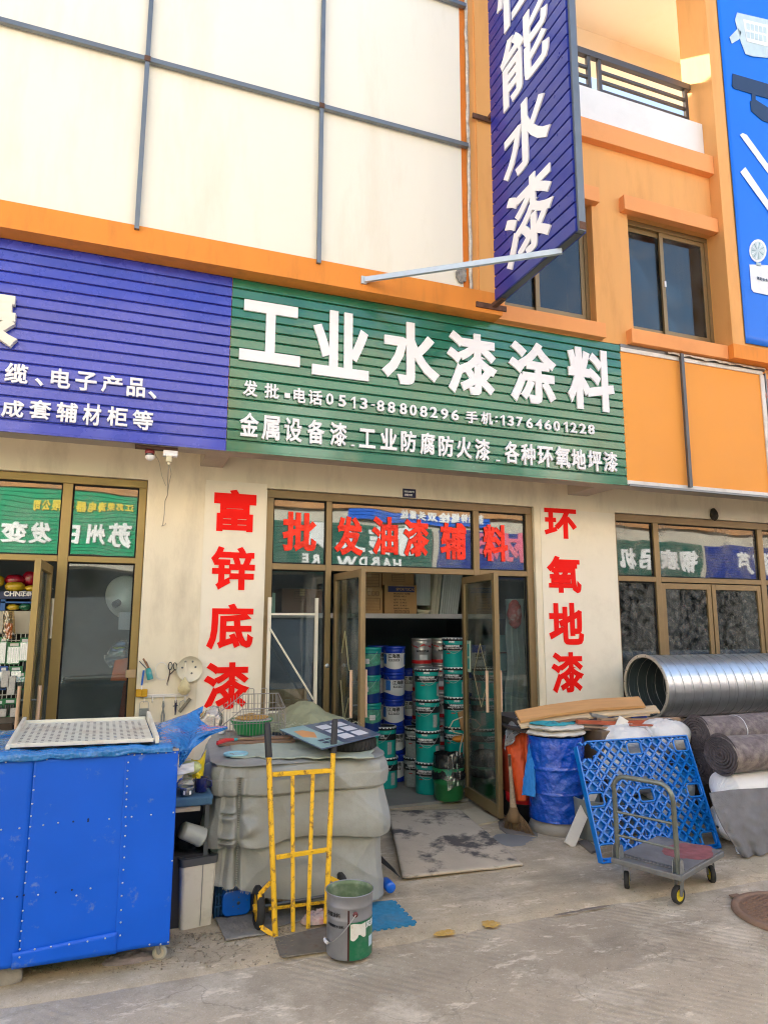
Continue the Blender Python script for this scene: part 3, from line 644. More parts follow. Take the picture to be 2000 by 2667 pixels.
def bucket(kind, label, r, h, loc=(0, 0, 0)):
    t = thing('paint_bucket', label, 'bucket', loc); A0 = -math.pi/2
    def B(mb, n, m): return mb.build(n, m, t)
    import types
    base = Vector(loc)
    class LB(MB):
        def build(s, n, m, parent=None, bevel=0, **k):
            s.v = [v+base for v in s.v]; return MB.build(s, n, m, parent, bevel, **k)
    bodym = dict(teal=TEAL, blue=CBLUE, silver=CSILV, tealblue=CNAVY, black=PGY)[kind]
    mb = LB(); mb.lathe([(.001, .002), (r*.955, .002), (r*.965, .008), (r*.97, h*.55), (r*.985, h*.56), (r*.975, h*.575), (r*.985, h*.80), (r*1.0, h*.81), (r*.99, h*.83), (r*.99, h-.018)], n=28)
    mb.build('body', bodym, t)
    rim = {'teal': PBK, 'blue': CBLUE, 'silver': CSILV, 'tealblue': TEAL, 'black': PBK}[kind]
    mb = LB(); mb.lathe([(r*.99, h-.03), (r*1.035, h-.028), (r*1.035, h-.004), (r*1.0, h), (r*.93, h-.001), (r*.92, h-.008), (.001, h-.008)], n=28); mb.build('lid', rim, t)
    mb = LB()
    if kind in ('teal', 'black'):
        for k in range(22):
            q = 2*math.pi*k/22
            patch(mb, r*1.04, q-.085, q+.085, h-.012, h+.001, n=3)
        mb.lathe([(r*1.04, h-.002), (r*1.0, h+.003), (r*.93, h+.001)], n=28)
        mb.build('lid_crimp', PWH, t)
        mb = LB(); patch(mb, r*.99, A0-2.2, A0+2.2, h*.575, h*.77, n=30); mb.build('black_band', PBK, t)
        mb = LB(); ctext(mb, '丙烯酸地坪涂料', r*.993, A0-.15, h*.69, .021); ctext(mb, 'ACRYLIC FLOOR COATING', r*.993, A0-.15, h*.64, .0115); ctext(mb, '亮彩', r*1.0, A0-.2, h*.84, .03)
        mb.build('white_lettering', PWH, t)
        mb = LB(); patch(mb, r*.983, A0-.75, A0+.5, h*.555, h*.605, n=12); patch(mb, r*.979, A0+.75, A0+1.15, h*.12, h*.52, n=6); mb.build('grey_panel', PGY, t)
        mb = LB(); patch(mb, r*.979, A0-.7, A0-.35, h*.46, h*.485, n=5); mb.build('red_mark', PRD, t)
    elif kind == 'blue':
        sw = (lambda u: .018*math.sin(u*9)+.012, lambda u: 0)
        mb = LB(); patch(mb, r*.992, A0-2.3, A0+2.3, h*.16, h*.74, sw, n=40); mb.build('white_label', PWH, t)
        mb = LB(); patch(mb, r*.996, A0-1.25, A0-.72, h*.34, h*.72, n=8); patch(mb, r*.996, A0+1.2, A0+1.6, h*.3, h*.7, n=8); mb.build('blue_panel', PLB, t)
        mb = LB(); ctext(mb, '江海雅', r*.996, A0+.05, h*.56, .042); patch(mb, r*.9965, A0-.45, A0+.55, h*.44, h*.52, n=8); mb.build('black_lettering', PBK, t)
        mb = LB(); ctext(mb, '高性能工业漆', r*1.0, A0+.05, h*.452, .016); mb.build('white_lettering', PWH, t)
    elif kind == 'silver':
        mb = LB(); patch(mb, r*.992, 0, 6.28, h*.08, h*.20, n=34); sw = (lambda u: .012*math.sin(u*14), lambda u: .012*math.sin(u*14)+.008*math.sin(u*28)); patch(mb, r*1.0, A0-1.8, A0+1.8, h*.70, h*.735, sw, n=34); mb.build('red_band', PRD, t)
        mb = LB(); ctext(mb, '高级内外墙', r*.996, A0, h*.50, .026); mb.build('black_lettering', PBK, t)
        mb = LB(); patch(mb, r*.996, A0-.3, A0+.5, h*.22, h*.4, n=8); mb.build('white_panel', PWH, t)
    else:
        mb = LB(); patch(mb, r*.993, A0-1.5, A0+1.5, h*.3, h*.78, (lambda u: .05*abs(u-.5), lambda u: 0), n=26); mb.build('green_panel', PGR, t)
        mb = LB(); patch(mb, r*1.004, A0-2, A0+2, h*.80, h*.9, n=26); mb.build('teal_band', TEAL, t)
        mb = LB(); patch(mb, r*.998, A0-.2, A0+.3, h*.42, h*.6, n=6); mb.build('white_panel', PWH, t)
    # bail handle hanging at the side facing the door
    ear = []
    for k in range(15):
        q = math.pi*k/14; ear.append(Vector((math.cos(q)*r*1.02*.8-.0, -(r*1.03)*(.55+.45*math.sin(q)), h*.88-h*.42*math.sin(q))))
    hp = [Vector((r*1.03*math.cos(A0-1.05+2.1*k/14), r*1.03*math.sin(A0-1.05+2.1*k/14), h*.86-h*.38*math.sin(math.pi*k/14))) for k in range(15)]
    mb = LB(); mb.tube(hp, .0016, 5); mb.build('handle', WIRE, t)
    return t
VDIR = Vector((.35, .93, 0)).normalized()
PROTO = {}
DIM = dict(teal=(.125, .301), blue=(.118, .281), silver=(.112, .298), tealblue=(.118, .281), black=(.118, .290))
ORDN = ['topmost', 'second from the top', 'third from the top', 'fourth from the top', 'lowest']
def stack(kind, n, base, desc, cat_group, kinds=None, face=0, yaw=None):
    r, h = DIM[kind]
    for k in range(n):
        kd = kinds[k] if kinds else kind
        z = base.z+k*h; nm = dict(teal='teal paint bucket', blue='blue paint bucket', silver='silver red paint bucket', tealblue='navy teal bucket', black='grey black bucket')[kd]
        order = n-1-k
        o_ = 'lowest' if k == 0 and n > 1 else ORDN[min(order, 3)]
        lab = f'{nm}, {o_} {desc}' if n > 1 else f'{nm} {desc}'
        a = R(-26+face+random.uniform(-22, 22))
        loc = Vector((base.x+random.uniform(-.011, .011), base.y+random.uniform(-.011, .011), z))
        if kd not in PROTO:
            rr, hh = DIM[kd]; t = bucket(kd, lab, rr, hh, tuple(loc)); t.rotation_euler = (0, 0, a); PROTO[kd] = t
        else: t = dup(PROTO[kd], loc, lab, a)
        t['group'] = cat_group
GP = 'paint buckets stacked inside the doorway'
def fb(px, py, r): p = gr(px, py, .03); return p+VDIR*r
stack('teal', 4, fb(1117, 2073, .125), 'of the front teal stack', GP)
def sat(px, Y): p = at(px, 1700, Y); return Vector((p.x, Y, .03))
stack('teal', 5, sat(1183, .50), 'of the taller teal stack at right', GP, face=12)
stack('silver', 5, sat(1098, 1.02), 'of the silver stack left of the teals', GP, kinds=['black', 'black', 'silver', 'silver', 'silver'])
stack('silver', 5, sat(1147, 1.12), 'of the second silver stack', GP)
stack('silver', 5, sat(1195, 1.2), 'of the third silver stack, far right', GP)
stack('blue', 5, fb(1028, 2038, .118), 'of the middle blue stack', GP, face=14)
stack('blue', 5, sat(985, 1.25), 'of the narrow blue stack beside the middle one', GP)
stack('tealblue', 5, sat(962, .75), 'of the stack beside the left door leaf', GP)
stack('blue', 4, sat(1066, 1.45), 'of the dim rearmost blue stack', GP)
stack('black', 2, sat(1081, .70), 'of the short low stack', GP)
stack('teal', 2, fb(1001, 2057, .125), 'of the two beside the grey tarp', GP)

# mezzanine shelf with its goods
sh = thing('shelf', 'long steel edged shelf above the doorway interior holding boxes and panels', 'shelf', (2.6, 1.0, 1.74))
SZ = at(1080, 1600, .62).z
mb = MB(); mb.box(1.05, 4.15, .62, 1.9, SZ-.03, SZ); mb.build('shelf_board', mat('brown_shelf_board', (.12, .08, .05), .7), sh)
mb = MB(); mb.box(1.05, 4.15, .60, .62, SZ-.045, SZ+.005); mb.build('edge_rail', mat('dull_alloy', (.32, .32, .31), .4, .5), sh, .002)
CARD = mat('cardboard', (.36, .22, .10), .85, var=.1, vs=5, bump=.2, bs=60); CPR = mat('carton_print', (.06, .04, .03), .8); CBL = mat('carton_navy_print', (.02, .03, .11), .8); TAPEB = mat('parcel_tape', (.42, .28, .13), .3, var=.08)
def carton(label, l, r, t_, b_, Y, dp, prints, zb=None, ang=0, group=None, m=CARD):
    pl_, pr_ = at(l, (t_+b_)/2, Y), at(r, (t_+b_)/2, Y); zt = at((l+r)/2, t_, Y).z; zb = at((l+r)/2, b_, Y).z if zb is None else zb
    x0, x1 = pl_.x, pr_.x; t = thing('carton', label, 'box', ((x0+x1)/2, Y+dp/2, zb), group); g = .004
    mb = MB(); mb.box(x0, x1, Y, Y+dp, zb, zt); mb.build('carton_body', m, t, .004)
    mb = MB(); xm = (x0+x1)/2; mb.box(xm-.025, xm+.025, Y-.0012, Y, zt-.07, zt); mb.box(xm-.025, xm+.025, Y-.0012, Y+dp, zt, zt+.0012); mb.build('tape', TAPEB, t)
    W, H = x1-x0, zt-zb
    for kind, u, v, a, b2, m_ in prints:
        mb = MB()
        if kind == 'rect': mb.box(x0+u*W, x0+a*W, Y-.0018, Y-.0004, zb+v*H, zb+b2*H)
        elif kind == 'frame':
            X0_, X1_, Z0_, Z1_ = x0+u*W, x0+a*W, zb+v*H, zb+b2*H; q = .003
            mb.box(X0_, X1_, Y-.0018, Y, Z1_-q, Z1_); mb.box(X0_, X1_, Y-.0018, Y, Z0_, Z0_+q); mb.box(X0_, X0_+q, Y-.0018, Y, Z0_, Z1_); mb.box(X1_-q, X1_, Y-.0018, Y, Z0_, Z1_)
            for j in (1, 2, 3): mb.box(X0_, X1_, Y-.0016, Y, Z0_+(Z1_-Z0_)*j/4, Z0_+(Z1_-Z0_)*j/4+.002)
        else: text(mb, kind, (x0+u*W, Y-.0005, zb+v*H), (1, 0, 0), (0, 0, 1), b2*H, .0015, 1.0, .02)
        mb.build('print', m_, t)
    return t
def zq(l, r, t, b): return (940+l*.2939, 940+r*.2939, 1480+t*.2939, 1480+b*.2939)
carton('large carton with navy heading bar and printed lines on the shelf', *zq(210, 495, 148, 402), .70, .38,
       [('rect', .1, .75, .92, .95, CBL), ('SPORTSCASE', .35, .81, 0, .09, CARD), ('PRODUCT NAME', .28, .67, 0, .055, CPR), ('MODEL NO.2', .28, .58, 0, .055, CPR), ('QTY  H  PCS', .28, .47, 0, .055, CPR), ('G.W.  X.XKG', .28, .37, 0, .055, CPR), ('N.W.  X.XKG', .28, .27, 0, .055, CPR), ('MADE IN CHINA', .28, .17, 0, .055, CPR)]
       + [('frame', .3+.12*k, .03, .4+.12*k, .13, CPR) for k in range(4)], zb=SZ)
carton('smaller carton with ruled table print left on the shelf', *zq(-40, 192, 178, 402), .72, .36, [('frame', .3, .15, .9, .62, CPR)]+[('frame', .42+.16*k, .72, .54+.16*k, .88, CPR) for k in range(3)], zb=SZ)
zt_ = at(950, 1480+178*.2939, .72).z
carton('upper carton with ruled print stacked on the smaller one', *zq(-40, 182, 20, 176), .74, .34, [('frame', .3, .1, .9, .8, CPR)], zb=zt_)
zt_ = at(1040, 1480+148*.2939, .70).z
carton('upper carton lying on the large printed carton', *zq(190, 470, -10, 146), .78, .30, [('frame', .3, .2, .7, .6, CPR)], zb=zt_+.003)
PNL = mat('grey_white_panel_edge', (.42, .47, .48), .6, var=.1, rnd=.12); PNC = mat('cream_panel_edge', (.50, .48, .38), .6, var=.1, rnd=.12)
def panels(label, lst, Y, m):
    t = thing('panel_stack', label, 'panels', tuple(at(940+lst[0][0]*.2939, 1600, Y)))
    for (u0, u1, ub0, ub1, vt, vb) in lst:
        p = [at(940+ub0*.2939, 1480+vb*.2939, Y), at(940+(ub1-2.5)*.2939, 1480+vb*.2939, Y), at(940+(u1-2.5)*.2939, 1480+vt*.2939, Y), at(940+u0*.2939, 1480+vt*.2939, Y)]
        p[0].z = p[1].z = max(SZ, p[0].z) if vb < 390 else SZ
        MB().poly(p, (0, .5, 0)).build('panel', m, t)
panels('upright stack of grey white panels standing straight on the shelf', [(484+i*19, 503+i*19, 497+i*17, 514+i*17, 38, 330) for i in range(7)], .85, PNL)
panels('leaning cream edged panels in the middle of the shelf', [(655+i*17, 672+i*17, 618+i*17, 635+i*17, 38, 402) for i in range(4)], .80, PNC)
panels('leaning grey white panels at the right of the shelf', [(735+i*21, 756+i*21, 696+i*20, 716+i*20, 38, 402) for i in range(8)], .82, PNL)
t = thing('board_offcut', 'thin pale offcuts lying flat on the shelf between boxes and panels', 'board', (2.7, .72, SZ))
for k in range(3):
    mb = MB(); a = at(940+(500+k*8)*.2939, 1480+(340+k*14)*.2939, .74); b_ = at(940+(615-k*6)*.2939, 1480+(392-k*3)*.2939, .66); a.z = SZ+.012+.018*(2-k); b_.z = SZ+.012+.018*(2-k)*.6; mb.bar(a, b_, .05, .012); mb.build('strip', PNC, t)
# green bin with black bag, cable
gb = gr(1172, 2092, .03)+VDIR*.14
t = thing('waste_bin', 'green plastic waste bin lined with a black bag by the right door leaf', 'bin', (gb.x, gb.y, .03))
mb = MB(); mb.lathe([(.001, .003), (.125, .003), (.14, .02), (.143, .15), (.148, .155), (.146, .165), (.156, .30), (.15, .30), (.135, .05)], gb, 30); mb.build('body', mat('green_plastic', (.012, .17, .05), .3, coat=.3), t)
mb = MB(); mb.grid(lambda u, v: gb+Vector(((.160-.02*v+.012*NZ(u*14, v*3))*math.cos(u*6.283), (.160-.02*v+.012*NZ(u*14, v*3))*math.sin(u*6.283), .20+v*.22+.02*NZ(u*9, 4))), 90, 14)
mb.build('bag', mat('black_plastic_film', (.015, .016, .018), .22, bump=2, bs=18, coat=.5), t)
mb = MB(); mb.grid(lambda u, v: gb+Vector(((.165-.03*v+.02*NZ(u*10, v*4, 5))*math.cos(-2.1+u*1.5), (.165-.03*v+.02*NZ(u*10, v*4, 5))*math.sin(-2.1+u*1.5), .16+v*.3-.1*abs(u-.5))), 40, 20)
mb.build('clear_film', clear_film('crumpled_clear_film', (.85, .85, .85), .3, .12), t)
t = tag(MB().tube([at(*p) for p in ((1204, 1868, .12), (1180, 1878, .1), (1172, 1893, .08), (1182, 1908, .1), (1206, 1913, .12), (1198, 1950, .1), (1196, 1985, .05), (1203, 2040, .02), (1208, 2062, .03))], .006, 8).build('cable', mat('cream_cable', (.62, .55, .42), .5), org=(3.1, .05, .5)), 'cream cable hanging in loops beside the right door leaf', 'cable')
t = tag(MB().poly([at(1194, 1858, .35), at(1216, 1850, .35), at(1216, 1908, .35), at(1202, 1902, .35)], (0, .03, .01)).build('cardboard_scrap', CARD, org=(3.2, .35, .8)), 'bent cardboard scrap resting on the teal buckets by the door leaf', 'cardboard')
g_ = at(1196, 1925, .18)
t = tag(MB().grid(lambda u, v: g_+Vector((.075*math.cos(u*6.283)*math.sin(v*3.14), .06*math.sin(u*6.283)*math.sin(v*3.14), .032*math.cos(v*3.14)+.004*NZ(u*9, v*9))), 24, 12).build('glove_bundle', mat('orange_cloth', (.55, .20, .03), .8, bump=1, bs=60), org=g_), 'small orange cloth bundle on top of the black bag', 'cloth')
# goods behind the fixed panes
def zw(u, v): return (680+u*.1989, 1460+v*.1989)
for i, (l, r, t_, b_, Y, lab) in enumerate(((82, 612, 1830, 1960, .42, 'wide carton standing lowest behind the left fixed pane'), (82, 600, 1690, 1830, .46, 'wide carton second lowest behind the left fixed pane'))):
    a = zw(l, t_); b2 = zw(r, b_); carton(lab, a[0], b2[0], a[1], b2[1]+(40 if i == 0 else 0), Y, .4, [])
a = zw(120, 1600); b2 = zw(600, 1690)
p0, p1 = at(a[0], a[1], .55), at(b2[0], b2[1], .55)
t = thing('wire_tray', 'reddish plastic tray with bars on the cartons behind the left pane', 'tray', (p0.x, .55, p1.z))
for k in range(22):
    x = p0.x+(p1.x-p0.x)*k/21; mb = MB(); mb.box(x-.004, x+.004, .545, .555, p1.z, p0.z); mb.build('slat', mat('dull_red_plastic', (.2, .05, .05), .5), t)
mb = MB(); mb.box(p0.x, p1.x, .545, .75, p1.z-.01, p1.z+.005); mb.box(p0.x, p1.x, .54, .56, p0.z, p0.z+.012); mb.build('rim', MATS['dull_red_plastic'], t)
a = zw(270, 370); b2 = zw(800, 700)
carton('stack of brown cartons dimly seen high behind the left fixed pane', a[0], b2[0], a[1], b2[1], .7, .4, [('frame', .3, .5, .6, .9, CPR)], m=mat('dim_carton', (.2, .11, .08), .9))
tag(MB().poly([at(*zw(85, 690), .3), at(*zw(185, 690), .3), at(*zw(190, 425), .3), at(*zw(85, 415), .3)], (0, .02, 0)).build('green_board', mat('pale_green_board', (.4, .6, .42), .6), org=at(*zw(130, 690), .3)), 'pale green board standing behind the left fixed pane', 'board')
t = tag(MB().box(1.02, 1.76, .50, .54, .03, 1.72).build('door_panel', mat('slate_blue_board', (.10, .14, .2), .5), org=(1.4, .52, .03)), 'large slate blue board leaning upright behind the left fixed pane', 'board')
# behind the right fixed pane: white film curtain with red bag, pale teal crates
def film(u, v):
    p = at(1318+u*46+(1-v)*14*u, 1560+(1-v)*330, .30); return p+Vector((0, .03*math.sin(u*22+NZ(v*3)*3)+.02*NZ(u*8, v*5), 0))
t = thing('plastic_curtain', 'crumpled white film hanging behind the right fixed pane', 'curtain', (3.7, .3, .9))
MB().sheet(film, 50, 40, .003).build('film', mat('milky_film', (.5, .53, .5), .35, bump=2, bs=14), t)
rb = at(1340, 1600, .26)
t = tag(MB().grid(lambda u, v: rb+Vector(((.085+.02*NZ(u*6, v*5))*math.cos(u*6.283)*math.sin(v*3.1416), .06*math.sin(u*6.283)*math.sin(v*3.1416), .15*math.cos(v*3.1416)+.01*NZ(u*9, v*9, 2))), 40, 24).build('plastic_bag', mat('red_white_plastic', (.6, .1, .08), .35, var=.5, vs=14, bump=2, bs=20, dirt=(.7, .7, .68), da=.9, ds=10), org=rb), 'red and white plastic bag hung high behind the right fixed pane', 'bag')
CRT = mat('pale_teal_plastic', (.24, .46, .44), .45, var=.06)
t = thing('crate_stack', 'pale teal plastic crates stacked behind the open right door leaf', 'crates', tuple(at(1300, 1960, .45)))
for k in range(7):
    zt2 = at(1300, 1655+k*49, .45).z; zb2 = at(1300, 1700+k*49, .45).z; xa, xb = at(1257, 1800, .45).x, at(1335+k*2, 1800, .45).x
    mb = MB(); mb.box(xa, xb, .45, .85, zb2+.004, zt2-.008); mb.box(xa-.008, xb+.008, .442, .85, zt2-.018, zt2); mb.build('crate', CRT, t, .003)
# ceiling level clutter of the middle room
tag(MB().box(2.0, 2.06, 1.5, 1.56, .03, 1.72).build('shelf_post', DSTEEL, org=(2.03, 1.53, .03)), 'dark steel post under the shelf between the buckets', 'post')

# ================================================================== INSIDE THE LEFT SHOP
def zl(u, v): return (u*.2486, 1400+v*.2486)
YS = .42
def atl(u, v, Y=YS): return at(*zl(u, v), Y)
rack = thing('display_rack', 'dark display rack with wire mesh and hanging tool packs inside the left shop', 'rack', (-.9, .5, .03))
mb = MB(); a, b2 = atl(-60, 565), atl(345, 645); mb.box(a.x, b2.x, YS, YS+.4, b2.z, a.z); mb.build('header_board', mat('navy_board', (.008, .02, .09), .4), rack)
mb = MB(); text(mb, 'CHNT', (atl(92, 0).x, YS, atl(0, 612).z), (1, 0, 0), (0, 0, 1), .042, .002, 1.0, .035); text(mb, '正泰', (atl(262, 0).x, YS, atl(0, 612).z), (1, 0, 0), (0, 0, 1), .042, .002, .95, .02); mb.build('header_lettering', PWH, rack)
mb = MB(); a, b2 = atl(-60, 768), atl(345, 1010); mb.box(a.x, b2.x, YS+.05, YS+.08, b2.z, a.z); mb.build('shelf_front', mat('ivory_sheet_metal', (.5, .47, .38), .6), rack)
BLP = mat('blue_bracket', (.02, .12, .4), .4)
mb = MB(); a = atl(5, 645); b2 = atl(45, 765); mb.box(a.x, b2.x, YS+.02, YS+.06, b2.z, a.z); a = atl(5, 670); b2 = atl(345, 690); mb.box(a.x, b2.x, YS+.02, YS+.06, b2.z, a.z); mb.build('bracket', BLP, rack)
mb = MB()
for k in range(12): z = atl(0, 1010+k*72).z; mb.box(atl(-60, 0).x, atl(330, 0).x, YS+.05, YS+.056, z-.003, z+.003)
for k in range(9): x = atl(-60+k*48, 1400).x; mb.box(x-.003, x+.003, YS+.044, YS+.05, atl(0, 1880).z, atl(0, 1010).z)
mb.build('wire_mesh', WIRE, rack)
mb = MB(); mb.box(atl(-60, 0).x, atl(345, 0).x, YS+.12, YS+.14, .1, atl(0, 560).z); mb.build('dark_backing', BLKS, rack)
mb = MB(); a, b2 = atl(-60, 1880), atl(300, 1950); mb.box(a.x, b2.x, YS-.05, YS+.1, b2.z, a.z); mb.build('lower_shelf', mat('brown_shelf_metal', (.12, .1, .09), .5), rack)
def blob(label, u0, u1, v0, v1, m, Y=YS+.05, cat='bag', nm='plastic_bag', seed=0):
    a, b2 = atl(u0, v0, Y), atl(u1, v1, Y); c = (a+b2)/2; rx, rz = (b2.x-a.x)/2, (a.z-b2.z)/2
    f = lambda u, v: c+Vector((rx*(1+.12*NZ(u*5, v*5, seed))*math.cos(u*6.283)*max(math.sin(v*3.1416), 0)**.7, rx*.8*math.sin(u*6.283)*max(math.sin(v*3.1416), 0)**.7, rz*math.cos(v*3.1416)*(1+.1*NZ(u*4, v*4, seed+3))))
    return tag(MB().grid(f, 36, 20).build(nm, m, org=Vector((c.x, c.y, c.z-rz))), label, cat)
PRED = mat('red_plastic_film', (.42, .01, .03), .2, var=.4, vs=10, bump=2, bs=16, coat=.8); PYEL = mat('yellow_plastic_film', (.55, .38, .02), .2, var=.3, vs=10, bump=1.5, bs=14, coat=.8)
blob('red helmet in clear film on top of the yellow ones', 50, 255, 385, 510, PRED, YS+.10, 'helmet', 'helmet'); blob('red helmet in film at the right by the door leaf', 240, 380, 355, 510, PRED, YS+.12, 'helmet', 'helmet', 5)
blob('yellow helmet on the rack directly under the red one', 52, 262, 462, 568, PYEL, YS+.04, 'helmet', 'helmet', 2); blob('yellow helmet at the left photo edge of the rack', -90, 42, 395, 520, PYEL, YS+.05, 'helmet', 'helmet', 7); blob('half hidden yellow helmet right next to the door leaf', 258, 400, 500, 568, PYEL, YS+.05, 'helmet', 'helmet', 8)
blob('yellow packet on the blue bracket shelf of the rack', 68, 205, 700, 765, PYEL, YS+.06, 'packet', 'packet', 9); blob('dark green packet on the blue bracket shelf', 200, 325, 690, 765, mat('dark_green_film', (.02, .14, .07), .25, coat=.6), YS+.06, 'packet', 'packet', 4)
p_ = thing('brush_pack', 'orange brushes in a hanging clear bag in front of the rack', 'brushes', tuple(atl(90, 1080, YS-.06)))
for k in range(6):
    mb = MB(); mb.tube([atl(60+k*13, 900, YS-.06), atl(70+k*9, 1060, YS-.06)], [.008, .005], 8); mb.build('bristle', mat('orange_bristle', (.6, .22, .03), .6), p_)
    mb = MB(); mb.tube([atl(100+k*4, 780, YS-.06), atl(62+k*13, 900, YS-.06)], .004, 6); mb.build('shank', STEEL, p_)
MB().grid(lambda u, v: atl(20+u*145-(30*(1-v)*(u-.5)), 770+v*310-40*abs(u-.5)*v, YS-.07)+Vector((0, -.03*math.sin(u*3.14)+.01*NZ(u*9, v*9), 0)), 24, 24).build('clear_bag', clear_film('amber_bag_film', (.85, .65, .3), .25, .12), p_)
GRN = mat('green_card', (.03, .20, .08), .4, var=.2); BLC = mat('blue_card', (.02, .09, .35), .4); CLP = clear_film('blister_film', (.9, .92, .92), .3, .05)
packs = [(0, 62, 1045, 1330, GRN), (80, 208, 1095, 1330, GRN), (212, 296, 1050, 1300, GRN), (0, 62, 1350, 1600, BLC), (100, 225, 1350, 1520, GRN), (150, 262, 1410, 1600, GRN), (-60, 30, 1700, 1880, GRN), (35, 165, 1690, 1880, GRN)]
for i, (u0, u1, v0, v1, m) in enumerate(packs):
    where = ['at the photo edge, upper row of the mesh', 'second from left, upper row of the mesh', 'next to the door leaf, upper row of the mesh', 'blue card at the photo edge, middle row of the mesh', 'second from left, middle row of the mesh', 'beside the wooden handle, middle row of the mesh', 'at the photo edge, lower row of the mesh', 'with white mark, lower row of the mesh'][i]
    a, b2 = atl(u0, v0, YS-.01-.006*i), atl(u1, v1, YS-.01-.006*i); y = a.y
    t = thing('tool_pack', ('tool pack ' if m is GRN else 'tool pack with ')+where, 'tool pack', ((a.x+b2.x)/2, y, b2.z), 'tool packs hanging on the rack')
    mb = MB(); mb.box(a.x, b2.x, y, y+.003, b2.z, a.z); mb.build('card', m, t)
    mb = MB(); mb.box(a.x+.2*(b2.x-a.x), b2.x-.2*(b2.x-a.x), y-.002, y, a.z-.035, a.z-.012); mb.build('heading', PWH, t)
    mb = MB()
    for k in range(4):
        x = a.x+(b2.x-a.x)*(.22+.18*k); mb.tube([(x, y-.008, a.z-.05), (x, y-.008, b2.z+.02)], [.006, .004], 8)
    mb.build('tool', CSILV, t)
    mb = MB(); mb.box(a.x+.008, b2.x-.008, y-.018, y-.016, b2.z+.01, a.z-.04); mb.build('blister', CLP, t)
for i, (u0, u1, v0, v1) in enumerate(((20, 95, 1400, 1570), (85, 150, 1455, 1650), (0, 62, 1800, 1880), (110, 200, 1790, 1880))):
    a, b2 = atl(u0, v0, YS-.08), atl(u1, v1, YS-.08); mb = MB(); mb.box(a.x, b2.x, a.y, a.y+.03, b2.z, a.z)
    tag(mb.build('small_box', mat('white_small_carton', (.6, .6, .58), .5, dirt=(.1, .1, .12), da=.6, ds=60), bevel=.004, org=((a.x+b2.x)/2, a.y, b2.z)), ['white keypad shaped pack hanging in the middle row', 'tall white pack hanging beside the keypad pack', 'white carton at the photo edge on the lower shelf', 'white carton by the wooden door handle on the lower shelf'][i], 'box')
a, b2 = atl(-40, 1955, .2), atl(120, 2075, .2)
t = thing('food_box', 'dark printed packet standing behind the tray at the photo edge', 'packet', (a.x, .2, b2.z))
mb = MB(); mb.box(a.x, b2.x, .2, .24, b2.z-.3, a.z); mb.build('packet', mat('dark_brown_print', (.06, .04, .03), .4), t)
mb = MB(); text(mb, '全价猫', (atl(-5, 0, .2).x, .199, atl(0, 2065, .2).z), (1, 0, 0), (0, 0, 1), .04, .002, 1, .03); mb.build('lettering', PWH, t)
# jacket seen through the gap, lamp dish, notice, orange box, bag, brown cloth behind the left pane
jk = atl(530, 1060, .5)
t = thing('jacket', 'white work jacket hanging in the dark behind the left shop door leaf', 'jacket', tuple(jk))
def jf(u, v):
    p = atl(455+u*115+(1-v)*30*(u-.5), 640+v*420, .5); return p+Vector((0, .03*math.sin(u*11+v*2)+.02*NZ(u*5, v*5), 0))
MB().sheet(jf, 24, 30, .01).build('cloth', mat('off_white_cloth', (.5, .48, .42), .8, bump=1, bs=30), t)
mb = MB(); mb.tube([atl(500, 640, .5), atl(535, 560, .5), atl(545, 530, .5), atl(560, 545, .5)], .006, 6); mb.build('hanger', WIRE, t)
lp = atl(1315, 640, .32)
t = thing('lamp_shade', 'large dull metal lamp dish hanging behind the left shop pane', 'lamp', tuple(lp))
axm = Matrix.Rotation(R(55), 3, 'Y') @ Matrix.Rotation(R(-60), 3, 'X')
mb = MB(); mb.lathe([(.02, -.14), (.05, -.13), (.10, -.10), (.16, -.04), (.195, .02), (.20, .03), (.19, .03), (.10, -.08), (.02, -.12)], lp, 40, axm); mb.build('dish', mat('dull_zinc', (.75, .76, .70), .5, .1, var=.06), t)
mb = MB(); mb.tube([lp+axm@Vector((0, 0, -.13)), lp+axm@Vector((0, 0, -.2))], .03, 12); mb.build('socket', DSTEEL, t)
for nm, lab, pts, Y, m, cat in (('notice', 'white paper notice stuck behind the left shop pane', ((1245, 785), (1385, 780), (1378, 970), (1240, 965)), .088, mat('notice_paper', (.38, .40, .42), .7), 'paper'),
                                ('orange_folder', 'bright orange folder leaning behind the left shop pane', ((1205, 1290), (1355, 1255), (1330, 1500), (1158, 1500)), .115, mat('orange_card', (.85, .16, .02), .5, var=.06), 'folder'),
                                ('paper_label', 'grey paper slip low behind the left shop pane', ((1115, 1890), (1235, 1890), (1235, 1960), (1110, 1960)), .088, mat('grey_paper', (.3, .32, .33), .7), 'paper')):
    mb = MB(); mb.poly([atl(*p, Y) for p in pts][::-1], (0, .012 if nm != 'notice' else .003, 0)); tag(mb.build(nm, m, org=atl(*pts[3], Y)), lab, cat)
t = thing('umbrella', 'folded brown umbrella hanging behind the left shop pane', 'umbrella', tuple(atl(1290, 1960, .2)))
MB().lathe([(.004, .36), (.018, .33), (.03, .2), (.048, .02), (.05, 0), (.001, 0)], atl(1292, 1960, .2), 20, wob=.12).build('canopy', mat('rust_brown_cloth', (.28, .06, .025), .8, bump=1, bs=40), t)
mb = MB(); mb.tube([atl(1292, 1960, .2)+Vector((0, 0, .36)), atl(1325, 1500, .2), atl(1350, 1300, .2)], .004, 6); mb.build('shaft', STEEL, t)
bb = atl(1240, 1230, .22)
t = thing('clear_bag', 'clear crumpled plastic bag tied with yellow string behind the left shop pane', 'bag', tuple(bb))
